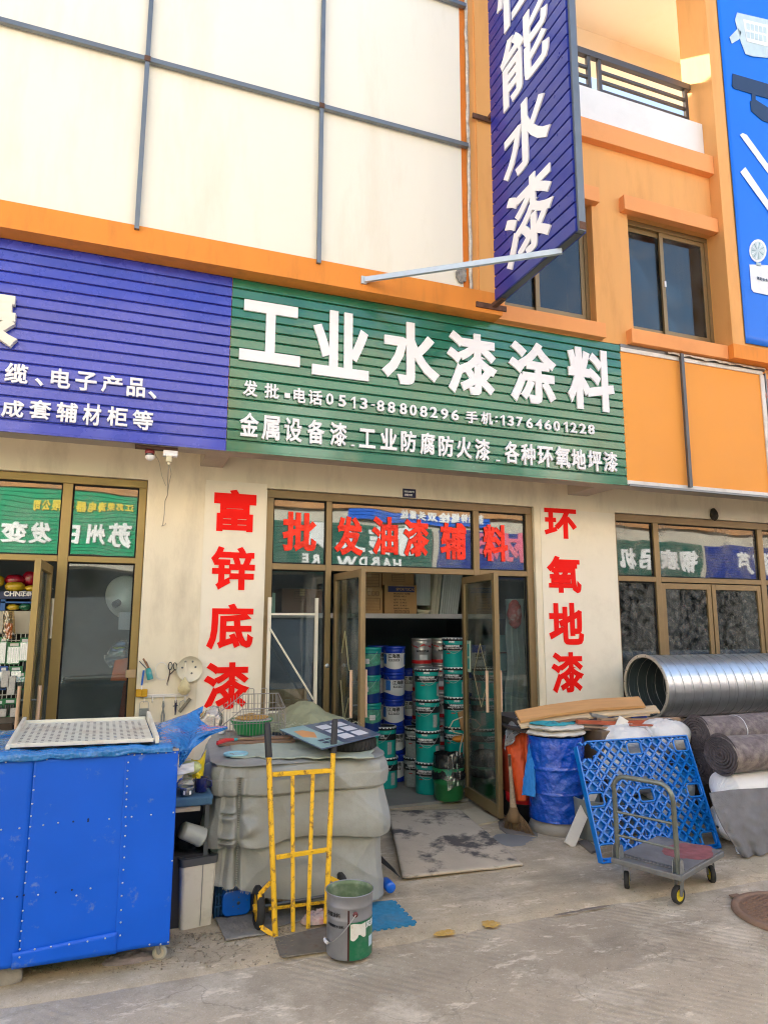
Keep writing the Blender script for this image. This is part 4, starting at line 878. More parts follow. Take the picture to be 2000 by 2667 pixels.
MB().grid(lambda u, v: bb+Vector(((.02+.085*max(math.sin(v*3), 0)**.8)*(1+.3*NZ(u*6, v*4))*math.cos(u*6.283)-.05*v+.03, .05*math.sin(u*6.283)*math.sin(v*3.1), .12-v*.22+.02*NZ(u*8, v*8))), 40, 26).build('film', clear_film('crumpled_bag_film', (.8, .8, .78), .35, .3), t)
mb = MB(); mb.tube([bb+Vector((.045*math.cos(q*.5), .03*math.sin(q*.5)-.03, .06+.006*math.sin(q*2))) for q in range(12)], .004, 6, closed=True); mb.build('string', mat('yellow_string', (.5, .55, .08), .6), t)

# ================================================================== FRAMES AND BANNER AT THE RIGHT
PF = thing('blank_sign_frame', 'blank orange fascia panel in white trim with a grey divider, right of the green signboard', 'sign frame', (5.7, -.65, 3.08))
mb = MB(); mb.box(4.705, 6.66, -.655, -.643, 3.11, 4.55); mb.build('panel', mat('plain_orange_cloth', (.84, .34, .055), .7, var=.03, vs=1, bump=.1), PF)
TRW = mat('white_plastic_trim', (.72, .70, .66), .5, dirt=(.4, .38, .34), da=.5, ds=6)
for b4 in ((4.70, 6.68, 3.075, 3.125), (4.70, 6.68, 4.50, 4.545), (6.64, 6.70, 3.125, 4.50)):
    mb = MB(); mb.box(b4[0], b4[1], -.672, -.656, b4[2], b4[3]); mb.build('trim', TRW, PF, .003)
for r4 in ((4.70, 6.72, -.668, -.645, 4.547, 4.583), (4.70, 6.75, -.70, -.675, 3.06, 3.082)): MB().box(*r4).build('rail', STEEL, PF)
mb = MB(); mb.bar((5.478, -.70, 3.10), (5.478, -.70, 4.57), .04, .03, (0, 1, 0)); mb.build('divider', DSTEEL, PF)
mb = MB(); mb.sheet(lambda u, v: (5.3+u*1.4, -.69-.012*v+.01*NZ(u*30, v*5), 4.575-.03*v*(1+NZ(u*12, 2))), 90, 4, .003); mb.build('torn_film', TORN, PF)
P2 = thing('torn_sign_frame', 'torn pinkish sign remnant on a white frame at the right photo edge', 'sign frame', (7.3, -.65, 3.08))
mb = MB(); mb.box(6.72, 7.9, -.655, -.643, 3.1, 4.5); mb.build('panel', ORL, P2)
mb = MB(); mb.sheet(lambda u, v: (6.71+.12*u+.03*NZ(v*9, u*3), -.67-.02*NZ(v*14, u*6)-.015*u, 4.45-v*1.2), 8, 90, .004); mb.build('torn_film', mat('torn_pink_film', (.55, .25, .2), .6, var=.4, vs=12, dirt=(.6, .55, .5), da=.9, ds=9), P2)
mb = MB(); mb.box(6.705, 6.72, -.68, -.65, 3.1, 4.52); mb.build('frame_post', STEEL, P2)

BB = thing('blue_billboard', 'tall bright blue advertising banner with pictures of lamps at the right edge', 'billboard', (7.5, -.80, 4.76))
BBM = mat('bright_blue_vinyl', (.0, .16, .78), .35, var=.05, vs=1, wave=.3, ws=1.5)
mb = MB(); mb.sheet(lambda u, v: (6.302+u*3.0, -.812-.006*NZ(u*9, v*5), 4.775+v*6), 60, 60, .008); mb.build('banner', BBM, BB)
def bb(name, pts, m, d=.004, Yb=-.822):
    mb = MB(); mb.poly([at(px, py, Yb) for px, py in pts][::-1], (0, d, 0)); return mb.build(name, m, BB)
LTG = mat('print_pale_grey', (.55, .66, .68), .5, var=.08, vs=8); LTW = mat('print_white', (.82, .84, .86), .5, var=.06, vs=14); DKN = mat('print_near_black', (.012, .03, .08), .4); MIDG = mat('print_mid_grey', (.25, .38, .42), .5)
bb('floodlight_picture', [(1920, 31), (2010, 52), (2010, 150), (1960, 145), (1942, 139), (1930, 108), (1914, 50)], LTG); bb('floodlight_picture', [(1935, 48), (2010, 66), (2010, 122), (1945, 106)], LTW, .003, -.826)
bb('floodlight_picture', [(1900, 95), (1922, 72), (1930, 82), (1926, 100), (1906, 112)], LTG)
for i in range(5):
    for j in range(2): 
        x, y = 1944+i*11, 58+i*2.6+j*22; bb('lens_print', [(x, y), (x+8, y+2), (x+9, y+18), (x+1, y+16)], LTG, .002, -.829)
bb('track_picture', [(1908, 190), (2010, 220), (2010, 258), (1912, 229), (1907, 222)], DKN); bb('track_picture', [(1958, 242), (1968, 245), (1968, 262), (1958, 260)], DKN)
bb('track_picture', [(1954, 262), (1968, 258), (2010, 285), (2010, 322), (1985, 312), (1957, 288)], DKN)
bb('tube_picture', [(1927, 350), (1934, 345), (1945, 350), (2010, 440), (2010, 452), (2000, 450)], LTW); bb('tube_picture', [(1928, 447), (1941, 434), (2010, 535), (2010, 560)], LTW)
cx, cy = 1974, 652
bb('lamp_head_picture', [(cx+23*math.cos(t_/16*6.283)*.98, cy+30*math.sin(t_/16*6.283)) for t_ in range(16)], LTW); bb('lamp_head_picture', [(cx+18*math.cos(t_/16*6.283), cy+24*math.sin(t_/16*6.283)) for t_ in range(16)], LTG, .003, -.826)
for k in range(14):
    q = k/14*6.283; bb('spoke_print', [(cx+4*math.cos(q), cy+4*math.sin(q)), (cx+16*math.cos(q), cy+22*math.sin(q)), (cx+16*math.cos(q+.12), cy+22*math.sin(q+.12))], MIDG if k % 2 else LTW, .002, -.829)
bb('lamp_body_picture', [(1970, 682), (1982, 684), (1982, 694), (1970, 692)], LTG); bb('lamp_body_picture', [(1952, 688), (2010, 690), (2010, 770), (1963, 760), (1957, 752)], LTW)
mb = MB(); a = at(1971, 727, -.829); text(mb, '消防社会', a, (1, 0, 0), (0, 0, 1), .036, .002, 1.1); mb.build('print', DKN, BB)

# ================================================================== SMALL FIXTURES
t = thing('wall_camera', 'small dome camera in dark red and white under the blue signboard edge', 'camera', (.124, -.5, 2.98))
c = at(390, 1182, -.55)
mb = MB(); mb.lathe([(.001, .05), (.026, .046), (.036, .03), (.038, .012), (.034, 0)], c, 24); mb.build('top_shell', mat('maroon_plastic', (.22, .02, .03), .35), t)
mb = MB(); mb.lathe([(.034, 0), (.036, -.01), (.03, -.03), (.014, -.042), (.001, -.045)], c, 24); mb.build('eye', mat('black_glossy_dome', (.02, .02, .025), .1, coat=1), t)
mb = MB(); mb.lathe([(.037, -.012), (.038, -.028), (.026, -.046), (.010, -.052), (.001, -.053)], c+Vector((.004, 0, -.003)), 24, arc=(2.6, 6.0)); mb.build('white_shell', WLET, t)
t = thing('socket_strip', 'white socket box hanging from a dark wood batten under the signboard', 'socket', (.25, -.6, 3.0))
mb = MB(); a, b2 = at(352, 1158, -.60), at(463, 1170, -.60); mb.box(a.x, b2.x, -.62, -.56, 3.045, 3.069); mb.build('batten', mat('dark_stained_batten', (.07, .03, .02), .7), t)
c = at(444, 1180, -.60); mb = MB(); mb.box(c.x-.055, c.x+.055, -.62, -.56, c.z-.028, 3.045); mb.build('socket_body', WLET, t, .004)
mb = MB(); mb.box(c.x-.032, c.x+.012, -.625, -.59, c.z-.075, c.z-.028); mb.box(c.x-.02, c.x+.0, -.618, -.595, c.z-.10, c.z-.075); mb.build('plug', mat('old_cream_plastic', (.62, .55, .36), .5), t, .003)
CWI = mat('cream_wire', (.50, .45, .36), .6)
mb = MB(); mb.tube([at(440, 1205, -.6), at(437, 1250, -.4), at(436, 1290, -.2), at(430, 1305, -.05), at(428, 1340, -.02), at(424, 1368, -.02), at(421, 1370, -.02), at(430, 1367, -.03), at(432, 1362, -.03)], .0035, 6)
mb.build('wire', CWI, t)
mb = MB(); mb.tube([at(443, 1205, -.6), at(446, 1235, -.4), at(440, 1262, -.25), at(436, 1290, -.18), at(431, 1302, -.06)], .003, 6); mb.build('wire', CWI, t)
mb = MB(); mb.tube([at(404, 1182, -.55), at(415, 1205, -.4), at(422, 1240, -.2), at(432, 1265, -.15)], .0025, 6); mb.build('wire', CWI, t)
c = at(1859, 1340, -.02)
tag(MB().grid(lambda u, v: c+Vector(((.055+.02*NZ(u*5, v*4))*math.cos(u*6.283)*math.sin(v*3.1416), .03*math.sin(u*6.283)*math.sin(v*3.1416), .05*math.cos(v*3.1416)*(1+.5*abs(math.cos(u*6.283)))+.01*NZ(u*15, v*15))), 40, 20).build('dark_clump', mat('black_clump', (.035, .03, .02), .9, bump=2, bs=60), org=c), 'small dark ragged clump stuck on the wall above the right shopfront', 'clump')  # ragged clump standing in for a black bracket
c = at(1200, 715, -.80)
tag(MB().grid(lambda u, v: c+Vector(((.05+.03*NZ(u*7, v*5))*math.cos(u*6.283)*math.sin(v*3.14), -.012*math.sin(v*3.14)*(1+NZ(u*9, v*9)), .085*math.cos(v*3.14)+.02*NZ(u*12, v*9))), 30, 20).build('mortar_patch', mat('rough_grey_mortar', (.33, .31, .28), .95, var=.3, vs=30, bump=3, bs=40), org=c), 'rough grey mortar patch at the lower corner of the ivory wall', 'mortar')

# tools on the white wall
def wl(px, py, Y=-.02): return at(340+px*.22905, 1680+py*.22905, Y)
t = thing('hook_rail', 'white hook rail screwed to the wall above the grater', 'hook rail', tuple(wl(360, 600)))
mb = MB(); a, b2 = wl(105, 590), wl(655, 590); mb.box(a.x, b2.x, -.018, -.001, a.z-.012, a.z+.014); mb.build('rail', TRW, t, .003)
for px in (155, 248, 377, 516, 620):
    p = wl(px, 600); mb = MB(); mb.tube([(p.x, -.02, p.z+.015), (p.x, -.03, p.z-.03), (p.x, -.045, p.z-.035), (p.x, -.05, p.z-.02)], .005, 8); mb.build('hook', TRW, t)
GRT = mat('worn_steel', (.30, .31, .31), .45, .6, var=.2, vs=40)
t = thing('grater', 'steel hand grater hanging from the hook rail on its wire loop', 'grater', tuple(wl(150, 890)))
mb = MB(); p = [wl(100, 730, -.035), wl(108, 660, -.035), wl(120, 645, -.035), wl(195, 645, -.035), wl(208, 660, -.035), wl(203, 730, -.035)]; mb.tube(p, .0025, 6); mb.build('handle', WIRE, t)
mb = MB(); a, b2 = wl(98, 725, -.035), wl(200, 895, -.035); mb.box(a.x, b2.x, -.037, -.034, b2.z-.04, a.z); mb.build('blade', GRT, t)
for r_ in range(7):
    for q in range(7): pass
mb = MB()
for r_ in range(9):
    for q in range(7):
        mb.box(a.x+.008+q*.011+(r_ % 2)*.004, a.x+.012+q*.011+(r_ % 2)*.004, -.040, -.037, b2.z-.03+r_*.012, b2.z-.026+r_*.012)
o = mb.build('teeth', DSTEEL, t); o['kind'] = 'stuff'
t = thing('pliers', 'long thin steel pliers hanging on the hook rail', 'pliers', tuple(wl(370, 850)))
for s_ in (-1, 1):
    mb = MB(); mb.tube([wl(374+s_*3, 640, -.035), wl(372+s_*8, 700, -.035), wl(370-s_*4, 745, -.035), wl(368-s_*14, 800, -.035), wl(366-s_*13, 880, -.035)], [.004, .006, .006, .007, .006], 8); mb.build('handle', GRT, t)
t = thing('dagger_tool', 'dark blue handled scraper hanging between pliers and pumice stone', 'scraper', tuple(wl(510, 800)))
mb = MB(); mb.tube([wl(516, 630, -.035), wl(514, 690, -.035), wl(508, 800, -.035)], [.009, .010, .004], 8); mb.build('handle', mat('dark_blue_plastic', (.01, .015, .05), .4), t)
mb = MB(); mb.tube([wl(482, 698, -.035), wl(538, 690, -.035)], .004, 6); mb.build('guard', MATS['dark_blue_plastic'], t)
t = thing('scrub_stone', 'grey brown scrubbing stick with a loop, rightmost on the hook rail', 'scrubber', tuple(wl(600, 770)))
mb = MB(); mb.tube([wl(555, 765, -.04), wl(680, 610, -.04)], .014, 10); mb.build('stick', mat('grey_brown_pumice', (.2, .18, .13), .95, bump=1, bs=50), t)
mb = MB(); mb.tube([wl(610, 625, -.03), wl(565, 650, -.03), wl(552, 700, -.03), wl(560, 750, -.03)], .0025, 6); mb.build('loop', GRT, t)
t = thing('duster', 'blue handled tool with yellow sponge pads left of the hook rail', 'brush', tuple(wl(125, 590)))
mb = MB(); mb.tube([wl(150, 290, -.04), wl(127, 460, -.04)], .008, 8); mb.build('handle', mat('blue_plastic', (.02, .14, .6), .35), t)
mb = MB(); mb.tube([wl(127, 460, -.04), wl(122, 510, -.04)], .005, 8); mb.build('ferrule', WLET, t)
for a4, b4 in ((62, 122), (126, 190)):
    mb = MB(); p, q = wl(a4, 505, -.05), wl(b4, 592, -.05); mb.box(p.x, q.x, -.06, -.03, q.z, p.z); mb.build('pad', mat('ochre_sponge', (.6, .33, .02), .9, bump=1, bs=90), t, .008)
t = thing('brush_holder', 'teal cut bottle with wooden brushes fixed to the wall', 'bottle', tuple(wl(215, 390)))
axb = Matrix.Rotation(R(-14), 3, 'Y')
mb = MB(); c = wl(225, 395, -.06); mb.lathe([(.001, 0), (.022, 0), (.025, .008), (.025, .065), (.02, .09), (.022, .095)], c, 18, axb); mb.build('bottle', mat('teal_bottle', (.04, .36, .38), .3, coat=.5, dirt=(.4, .42, .42), da=.7, ds=30), t)
for (u0, v0, u1, v1, m_, r_) in ((205, 260, 145, 155, 'wood_handle', .008), (190, 280, 100, 185, 'steel', .004), (215, 270, 180, 190, 'steel', .004)):
    mb = MB(); mb.tube([wl(u0, v0, -.05), wl(u1, v1, -.05)], r_, 8); mb.build('brush', mat('wood_handle', (.26, .13, .06), .6) if m_ == 'wood_handle' else DSTEEL, t)
t = thing('scissors', 'dark kitchen scissors hanging open on the wall', 'scissors', tuple(wl(405, 460)))
for s_, ex in ((-1, 0), (1, 0)):
    cx_, cy_ = (452, 240) if s_ < 0 else (508, 245)
    mb = MB(); mb.tube([wl(cx_+22*math.cos(k/12*6.283)+s_*3*math.sin(k/12*6.283), cy_+42*math.sin(k/12*6.283), -.03) for k in range(12)], .004, 6, closed=True); mb.build('finger_ring', PBK, t)
    mb = MB(); mb.tube([wl(cx_+(-4 if s_ < 0 else -8), cy_+42, -.03), wl(443, 340, -.03), wl(405 if s_ > 0 else 420, 465, -.03)], [.005, .006, .001], 6); mb.build('blade', mat('dark_blade', (.1, .07, .06), .35, .6), t)
t = thing('wire_ring', 'thin white wire loop hanging on the wall', 'wire', tuple(wl(350, 400)))
mb = MB(); mb.tube([wl(355+75*math.cos(k/24*6.283), 300+100*math.sin(k/24*6.283), -.015) for k in range(24)], .0016, 5, closed=True); mb.build('loop', WLET, t)
IVP = mat('ivory_plastic', (.78, .72, .56), .4, var=.03)
t = thing('strainer_lid', 'round ivory plastic lid with holes hung on the wall', 'lid', tuple(wl(672, 270)))
c = wl(672, 272, -.02); rx = Matrix.Rotation(R(90), 3, 'X')
mb = MB(); R0 = .108; mb.lathe([(.001, 0), (R0*.93, 0), (R0*.98, .006), (R0, .014), (R0, .022), (R0*.975, .022), (R0*.95, .010), (.001, .008)], c, 40, rx); mb.build('disc', IVP, t)
for px, py in ((706, 190), (588, 258), (738, 252), (694, 322), (625, 190)):
    p = wl(px, py); mb = MB(); mb.lathe([(.0085, 0), (.001, 0)], (p.x, -.0295, p.z), 12, rx); mb.build('hole', DSTEEL, t)
t = thing('net_bag', 'cream net bag of garlic hanging under the round lid', 'net bag', tuple(wl(610, 570)))
c = wl(612, 520, -.07)
mb = MB(); mb.grid(lambda u, v: c+Vector(((.062*(1+.06*math.sin(u*44)))*math.cos(u*6.283)*math.sin(.15+v*2.9)**.6*(.25+.75*min(v*1.3, 1)), .035*math.sin(u*6.283)*math.sin(.15+v*2.9), .11-v*.145)), 60, 20)
mb.build('net', mat('cream_net', (.72, .62, .36), .7, bump=2, bs=90), t)
for k in range(9):
    mb = MB(); mb.tube([wl(628, 190, -.04), wl(575+k*11, 470, -.09)], .0012, 4); mb.build('string', IVP, t)
c = wl(842, 795, -.35)
t = thing('ginger_root', 'knobbly piece of ginger lying at the top of the blue wrap', 'ginger', tuple(c))
for k, (dx, dz, rr) in enumerate(((-.03, 0, .018), (0, .008, .022), (.025, .0, .02), (-.012, -.02, .015))):
    mb = MB(); q = c+Vector((dx, 0, dz)); mb.grid(lambda u, v: q+Vector((rr*math.cos(u*6.283)*math.sin(v*3.14), rr*math.sin(u*6.283)*math.sin(v*3.14), rr*math.cos(v*3.14))), 12, 8); mb.build('knob', mat('ginger_skin', (.55, .36, .14), .8), t)
mb = MB(); q = wl(930, 850, -.5)
tag(MB().grid(lambda u, v: q+Vector(((.085+.03*NZ(u*6, v*5))*math.cos(u*6.283)*math.sin(v*3.14), .06*math.sin(u*6.283)*math.sin(v*3.14), .10*math.cos(v*3.14)+.02*NZ(u*7, v*6))), 36, 22).build('plastic_bag', clear_film('crumpled_pale_film', (.95, .9, .85), .25, .4), org=q), 'pale translucent plastic bag beside the ginger', 'bag')

# ================================================================== BLUE CABINET AND WHAT LIES ON IT
CF = -2.325
CABM = mat('bright_blue_sheet', (.0, .10, .66), .42, var=.08, vs=1.5, wave=.7, ws=2.0, dirt=(.16, .24, .50), da=.55, ds=7, dr=(.60, .66), spec=.4)
CB = thing('blue_cabinet', 'bright blue riveted sheet metal cabinet on castors at lower left', 'cabinet', (-.4, -1.9, 0))
def cf(u, v, d=0): p = at(u*.4822, 1850+v*.4822, CF-d); return p
xs1, xs2 = at(70, 2250, CF).x, at(327, 2250, CF).x
def face(x0, x1, d, nm='front_sheet', z0=.10, z1=1.032):
    mb = MB(); mb.sheet(lambda u, v: (x0+(x1-x0)*u, CF-d-.0035*NZ((x0+(x1-x0)*u)*3, (z0+(z1-z0)*v)*3, d*90)-.0012*NZ((x0+u*(x1-x0))*9, v*9, 5), z0+(z1-z0)*v+.004*math.sin(u*3)), 40, 50, -.0012); return mb.build(nm, CABM, CB)
face(-1.5, xs1, .0); face(xs1-.002, xs2, .0025); face(xs2-.03, .308, .006)
mb = MB(); mb.sheet(lambda u, v: (xs1-.03+u*(xs2-xs1+.01), CF-.0105-.001*NZ(u*8, v*3), .098+v*(.07+.03*u)), 30, 4, -.001); mb.build('bottom_strip', CABM, CB)
mb = MB(); mb.box(.302, .310, CF+.002, -1.45, .10, 1.03); mb.build('side_sheet', CABM, CB)
mb = MB(); mb.box(-1.5, .302, CF+.004, -1.45, 1.02, 1.036); mb.box(-1.5, .302, -1.47, -1.45, .10, 1.02); mb.box(-1.5, .302, CF+.004, -1.45, .10, .12); mb.build('frame', DSTEEL, CB)
mb = MB(); mb.box(-1.5, .312, CF-.012, CF+.03, 1.034, 1.041); mb.build('top_edge', mat('rusty_white_edge', (.45, .36, .3), .7, dirt=(.25, .1, .04), da=.9, ds=14), CB)
riv = [(187,358),(181,433),(174,507),(168,573),(157,694),(153,760),(147,820),(142,875),(136,935),(124,1085),(120,1140),(115,1195),(109,1248),(107,1293),(105,1337),
 (693,283),(690,328),(687,372),(686,412),(684,448),(683,483),(681,522),(679,627),(676,680),(672,738),(671,797),(667,864),(662,935),(657,1005),(654,1082),(652,1148),(649,1219),
 (32,282),(112,275),(386,256),(442,253),(518,247),(614,243),(694,239),(727,243),(767,238),(853,232),(898,231),(946,229),(180,270),(253,266),(333,260),
 (6,647),(105,639),(163,631),(234,622),(314,610),(590,589),(678,579),(711,577),(816,566),(936,554),(14,1019),(206,999),(413,1003),(489,964),(930,815),(188,1293),(275,1280),(374,1267),(473,1251),(568,1234),(808,1268),(868,1266),(908,1255)]
RV = mat('zinc_rivet', (.6, .6, .6), .3, .7, var=.05); rme = None
for u, v in riv:
    p = cf(u, v, .012)
    if rme is None:
        mb = MB(); mb.lathe([(.0046, 0), (.0038, .003), (.001, .004)], (0, 0, 0), 8, rx); rme = mb.mesh('rivet', RV)
    o = bpy.data.objects.new('rivet', rme); COL.objects.link(o); o.parent = CB; o.location = p-Vector(CB.location)
hm = MB(); hm.lathe([(.0045, .0005), (.001, .0005)], (0, 0, 0), 10, rx); hme = hm.mesh('screw_hole', BLKS)
for u, v in ((396,603),(476,600),(92,1009),(129,1001),(301,986),(388,972),(477,590)):
    o = bpy.data.objects.new('screw_hole', hme); COL.objects.link(o); o.parent = CB; o.location = cf(u, v, .0125)-Vector(CB.location)
def castor(parent, x, y, zt, r, wd, tyre, hub, fork, yaw, rim=True, split=True):
    Mz = Matrix.Rotation(R(yaw), 3, 'Z'); ax = Mz @ Matrix.Rotation(R(90), 3, 'Y'); c = Vector((x, y, r))
    mb = MB(); mb.lathe([(r*.66, -wd/2), (r*.92, -wd/2), (r, -wd/3), (r, wd/3), (r*.92, wd/2), (r*.66, wd/2)], c, 28, ax); wo = mb.build('wheel', tyre, parent)
    mb = MB(); mb.lathe([(.001, -wd*.42), (r*.2, -wd*.55), (r*.3, -wd*.42), (r*.6, -wd*.36), (r*.68, -wd*.5), (r*.68, wd*.5), (r*.6, wd*.36), (r*.3, wd*.42), (r*.2, wd*.55), (.001, wd*.42)], c, 24, ax); mb.build('rim', hub, wo)
    mb = MB(); off = Mz @ Vector((0, r*.45, 0))
    for s_ in (-1, 1):
        d = Mz @ Vector((s_*wd*.72, 0, 0)); mb.bar(c+d, c+d+off*.9+Vector((0, 0, zt-r-.01)), r*.55, .004, d)
    mb.bar(c+off*.9+Vector((0, 0, zt-r-.012))-Mz@Vector((wd*.75, 0, 0)), c+off*.9+Vector((0, 0, zt-r-.012))+Mz@Vector((wd*.75, 0, 0)), r*.9, .006); mb.tube([c-ax@Vector((0, 0, wd*.9)), c+ax@Vector((0, 0, wd*.9))], r*.13, 8)
    mb.box(c.x+off.x*.9-r*.6, c.x+off.x*.9+r*.6, c.y+off.y*.9-r*.6, c.y+off.y*.9+r*.6, zt-.006, zt); mb.build('fork', fork, wo)
GWH = mat('grey_castor_rubber', (.38, .37, .33), .6, dirt=(.15, .13, .1), da=.5, ds=20)
castor(CB, .272, -2.245, .10, .036, .022, GWH, mat('cream_hub', (.5, .46, .38), .5), GRT, 72); castor(CB, -.25, -1.6, .10, .036, .022, GWH, MATS['cream_hub'], GRT, 40)
sb = gr(18, 2575)
def rock(label, c, sx, sy, sz, m, nm='stone', sd_=0): 
    return tag(MB().grid(lambda u, v: c+Vector((sx*(1+.1*NZ(u*5, v*4, sd_))*max(-1, min(1, 1.5*math.cos(u*6.283)*math.sin(v*3.1416))), sy*max(-1, min(1, 1.5*math.sin(u*6.283)*math.sin(v*3.1416))), sz*(1+max(-1, min(1, 1.4*math.cos(v*3.1416)))*.98+.06*NZ(u*7, v*7, sd_)))), 28, 16).build(nm, m, org=c), label, 'stone')
rock('grey concrete block lying under the left corner of the cabinet', sb+Vector((-.02, .06, 0)), .075, .05, .045, mat('grey_block_stone', (.28, .26, .23), .9, var=.2, vs=12, bump=2, bs=40))
q = gr(340, 2503)
tag(MB().grid(lambda u, v: q+Vector((.14*(1+.2*NZ(u*7, 2))*math.cos(u*6.283)*math.sin(v*1.57), .05*math.sin(u*6.283)*math.sin(v*1.57), .035*math.cos(v*1.57)*(1+.5*NZ(u*12, v*9)))), 50, 16).build('rag', mat('grey_mauve_rag', (.23, .20, .21), .9, var=.3, vs=14, bump=2, bs=40), org=q), 'crumpled grey rag lying under the cabinet by its castor', 'rag')
# bubble wrap sheet over the cabinet top
BUB = mat('blue_bubble_wrap', (.01, .17, .50), .14, var=.15, vs=6, coat=.6, spec=.6)
n_ = BUB.node_tree; vo = n_.nodes.new('ShaderNodeTexVoronoi'); vo.inputs['Scale'].default_value = 48; tc_ = n_.nodes.new('ShaderNodeTexCoord'); bp_ = n_.nodes.new('ShaderNodeBump')
bp_.inputs['Strength'].default_value = 1; bp_.inputs['Distance'].default_value = .008; bp_.invert = True; n_.links.new(tc_.outputs['Object'], vo.inputs['Vector']); n_.links.new(vo.outputs['Distance'], bp_.inputs['Height']); n_.links.new(bp_.outputs[0], n_.nodes['Principled BSDF'].inputs['Normal'])
t = thing('bubble_wrap', 'crumpled blue bubble wrap spread over the cabinet and rolled up at its right end', 'bubble wrap', (-.1, -1.9, 1.04))
def bw(u, v):
    x = -1.4+u*1.68; y = -1.5-v*.86+.02*NZ(u*7, v*3); z = 1.052+.02*NZ(u*6, v*4)*(1-v*.5)+.010*NZ(u*22, v*9)+.012
    if v > .88: z -= (v-.88)*.28*(1+.6*NZ(u*9)); y = -2.345-.008*NZ(u*14, v*9)-.0*v
    return (x, y, z)
mb = MB(); mb.sheet(bw, 130, 40, .003); mb.build('spread_sheet', BUB, t)
def lerp_pl(P, u):
    u = max(0, min(.9999, u))*(len(P)-1); i = int(u); f = u-i; f = f*f*(3-2*f) if False else f
    return tuple(a+(b-a)*f for a, b in zip(P[i], P[i+1]))
TOP = [(392, 1905, -1.95), (420, 1884, -1.93), (470, 1866, -1.9), (514, 1853, -1.88), (522, 1878, -1.93), (545, 1893, -1.97), (592, 1893, -2.0)]
BOT = [(392, 1950, -2.22), (425, 1946, -2.25), (462, 1960, -2.24), (478, 1988, -2.2), (503, 1950, -2.2), (545, 1918, -2.12), (593, 1897, -2.02)]
def roll(u, v):
    a = lerp_pl(TOP, u); b_ = lerp_pl(BOT, u); px = a[0]+(b_[0]-a[0])*v; py = a[1]+(b_[1]-a[1])*v; y = a[2]+(b_[2]-a[2])*v
    y -= .07*math.sin(v*3.14)*(1-u*.6)+.02*NZ(u*6, v*5)+.012*math.sin(v*9+u*4); return at(px, py, y)
mb = MB(); mb.sheet(roll, 60, 40, .003); mb.build('rolled_end', BUB, t)
def inner(u, v): 
    q = 5.2*v; a = Vector((.31, -1.93, 1.10)); b_ = Vector((.47, -1.86, 1.165)); p = a+(b_-a)*u; r_ = .03+.007*v*3
    return p+Vector((.2*r_*math.sin(q), -r_*math.cos(q), r_*math.sin(q)))
mb = MB(); mb.sheet(inner, 12, 40, .002); mb.build('roll_core', BUB, t)
hang = [(478, 1960, -2.22), (488, 1975, -2.24), (505, 1985, -2.2)]
mb = MB(); mb.sheet(lambda u, v: at(466+u*24-v*4*u, 1958+v*(44-30*u), -2.26+.02*NZ(u*4, v*5)), 16, 20, .002); mb.build('hanging_corner', BUB, t)
# perforated white tray
TRM = mat('yellowed_white_enamel', (.70, .68, .58), .4, var=.05, vs=5, dirt=(.30, .16, .05), da=.55, ds=5)
t = thing('drip_tray', 'white perforated metal tray lying tilted on the blue bubble wrap', 'tray', (-.17, -1.85, 1.09))
O = Vector((-.50, -2.245, 1.083)); UX = (Vector((.185, -2.30, 1.083))-O); UY = (Vector((-.52, -1.50, 1.10))-O)
def tr(u, v, h_=0): return O+UX*u+UY*v+Vector((0, 0, h_))
mb = MB(); NC, NR = 18, 15; us = [0, .03]; 
for c_ in range(NC): us += [.05+c_*.0515, .05+c_*.0515+.022]
us += [.97, 1]; vs_ = [0, .03]
for r_ in range(NR): vs_ += [.06+r_*.060, .06+r_*.060+.018]
vs_ += [.97, 1]
for i in range(len(us)-1):
    for j in range(len(vs_)-1):
        hole = (2 <= i < 2+2*NC and i % 2 == 0) and (2 <= j < 2+2*NR and j % 2 == 0)
        if not hole: mb.add([tr(us[i], vs_[j]), tr(us[i+1], vs_[j]), tr(us[i+1], vs_[j+1]), tr(us[i], vs_[j+1])], [(0, 1, 2, 3)])
mb.build('floor', TRM, t)
mb = MB(); mb.grid(lambda u, v: tr(.01+.98*u, .01+.98*v, -.014), 2, 2); mb.build('underside', mat('dark_underside', (.05, .05, .05), .8), t)
for (a4, b4) in (((0, 0), (1, 0)), ((0, 1), (1, 1))):
    mb = MB(); mb.bar(tr(*a4, .006), tr(*b4, .006), .010, .02); mb.build('rim', TRM, t, .003)
for a4, b4, hh in (((-.01, -.02), (-.01, 1.04), .022), ((1.01, -.02), (1.01, 1.04), .034)):
    mb = MB(); mb.poly([tr(*a4, -.01), tr(*b4, -.01), tr(*b4, hh+.01), tr(*a4, hh-.01)], (.02, 0, 0)); mb.build('end_plate', TRM, t, .003)

# ================================================================== BETWEEN CABINET AND TARP
DBL = mat('dusty_blue_cloth', (.05, .12, .2), .85, var=.2, bump=1, bs=50)
t = thing('side_shelf', 'small shelf under a dusty dark blue cloth between cabinet and tarp', 'shelf', (.43, -1.95, 0))
mb = MB(); mb.sheet(lambda u, v: (.315+u*.21, -2.10+v*.34-.004*NZ(u*9), .742-.0+.004*NZ(u*7, v*7)), 14, 12, .02); mb.sheet(lambda u, v: (.315+u*.205, -2.105-.005*NZ(u*12, v*4), .742-v*.045), 14, 4, .004); mb.build('cloth', DBL, t)
mb = MB(); mb.box(.315, .46, -2.09, -1.8, .665, .69); mb.build('board', mat('old_pale_board', (.4, .36, .3), .8, dirt=(.4, .22, .08), da=.7, ds=9), t)
for x in (.325, .52):
    for y in (-1.9, -1.8): mb = MB(); mb.box(x-.012, x+.012, y-.012, y+.012, 0, .69); mb.build('leg', DSTEEL, t)
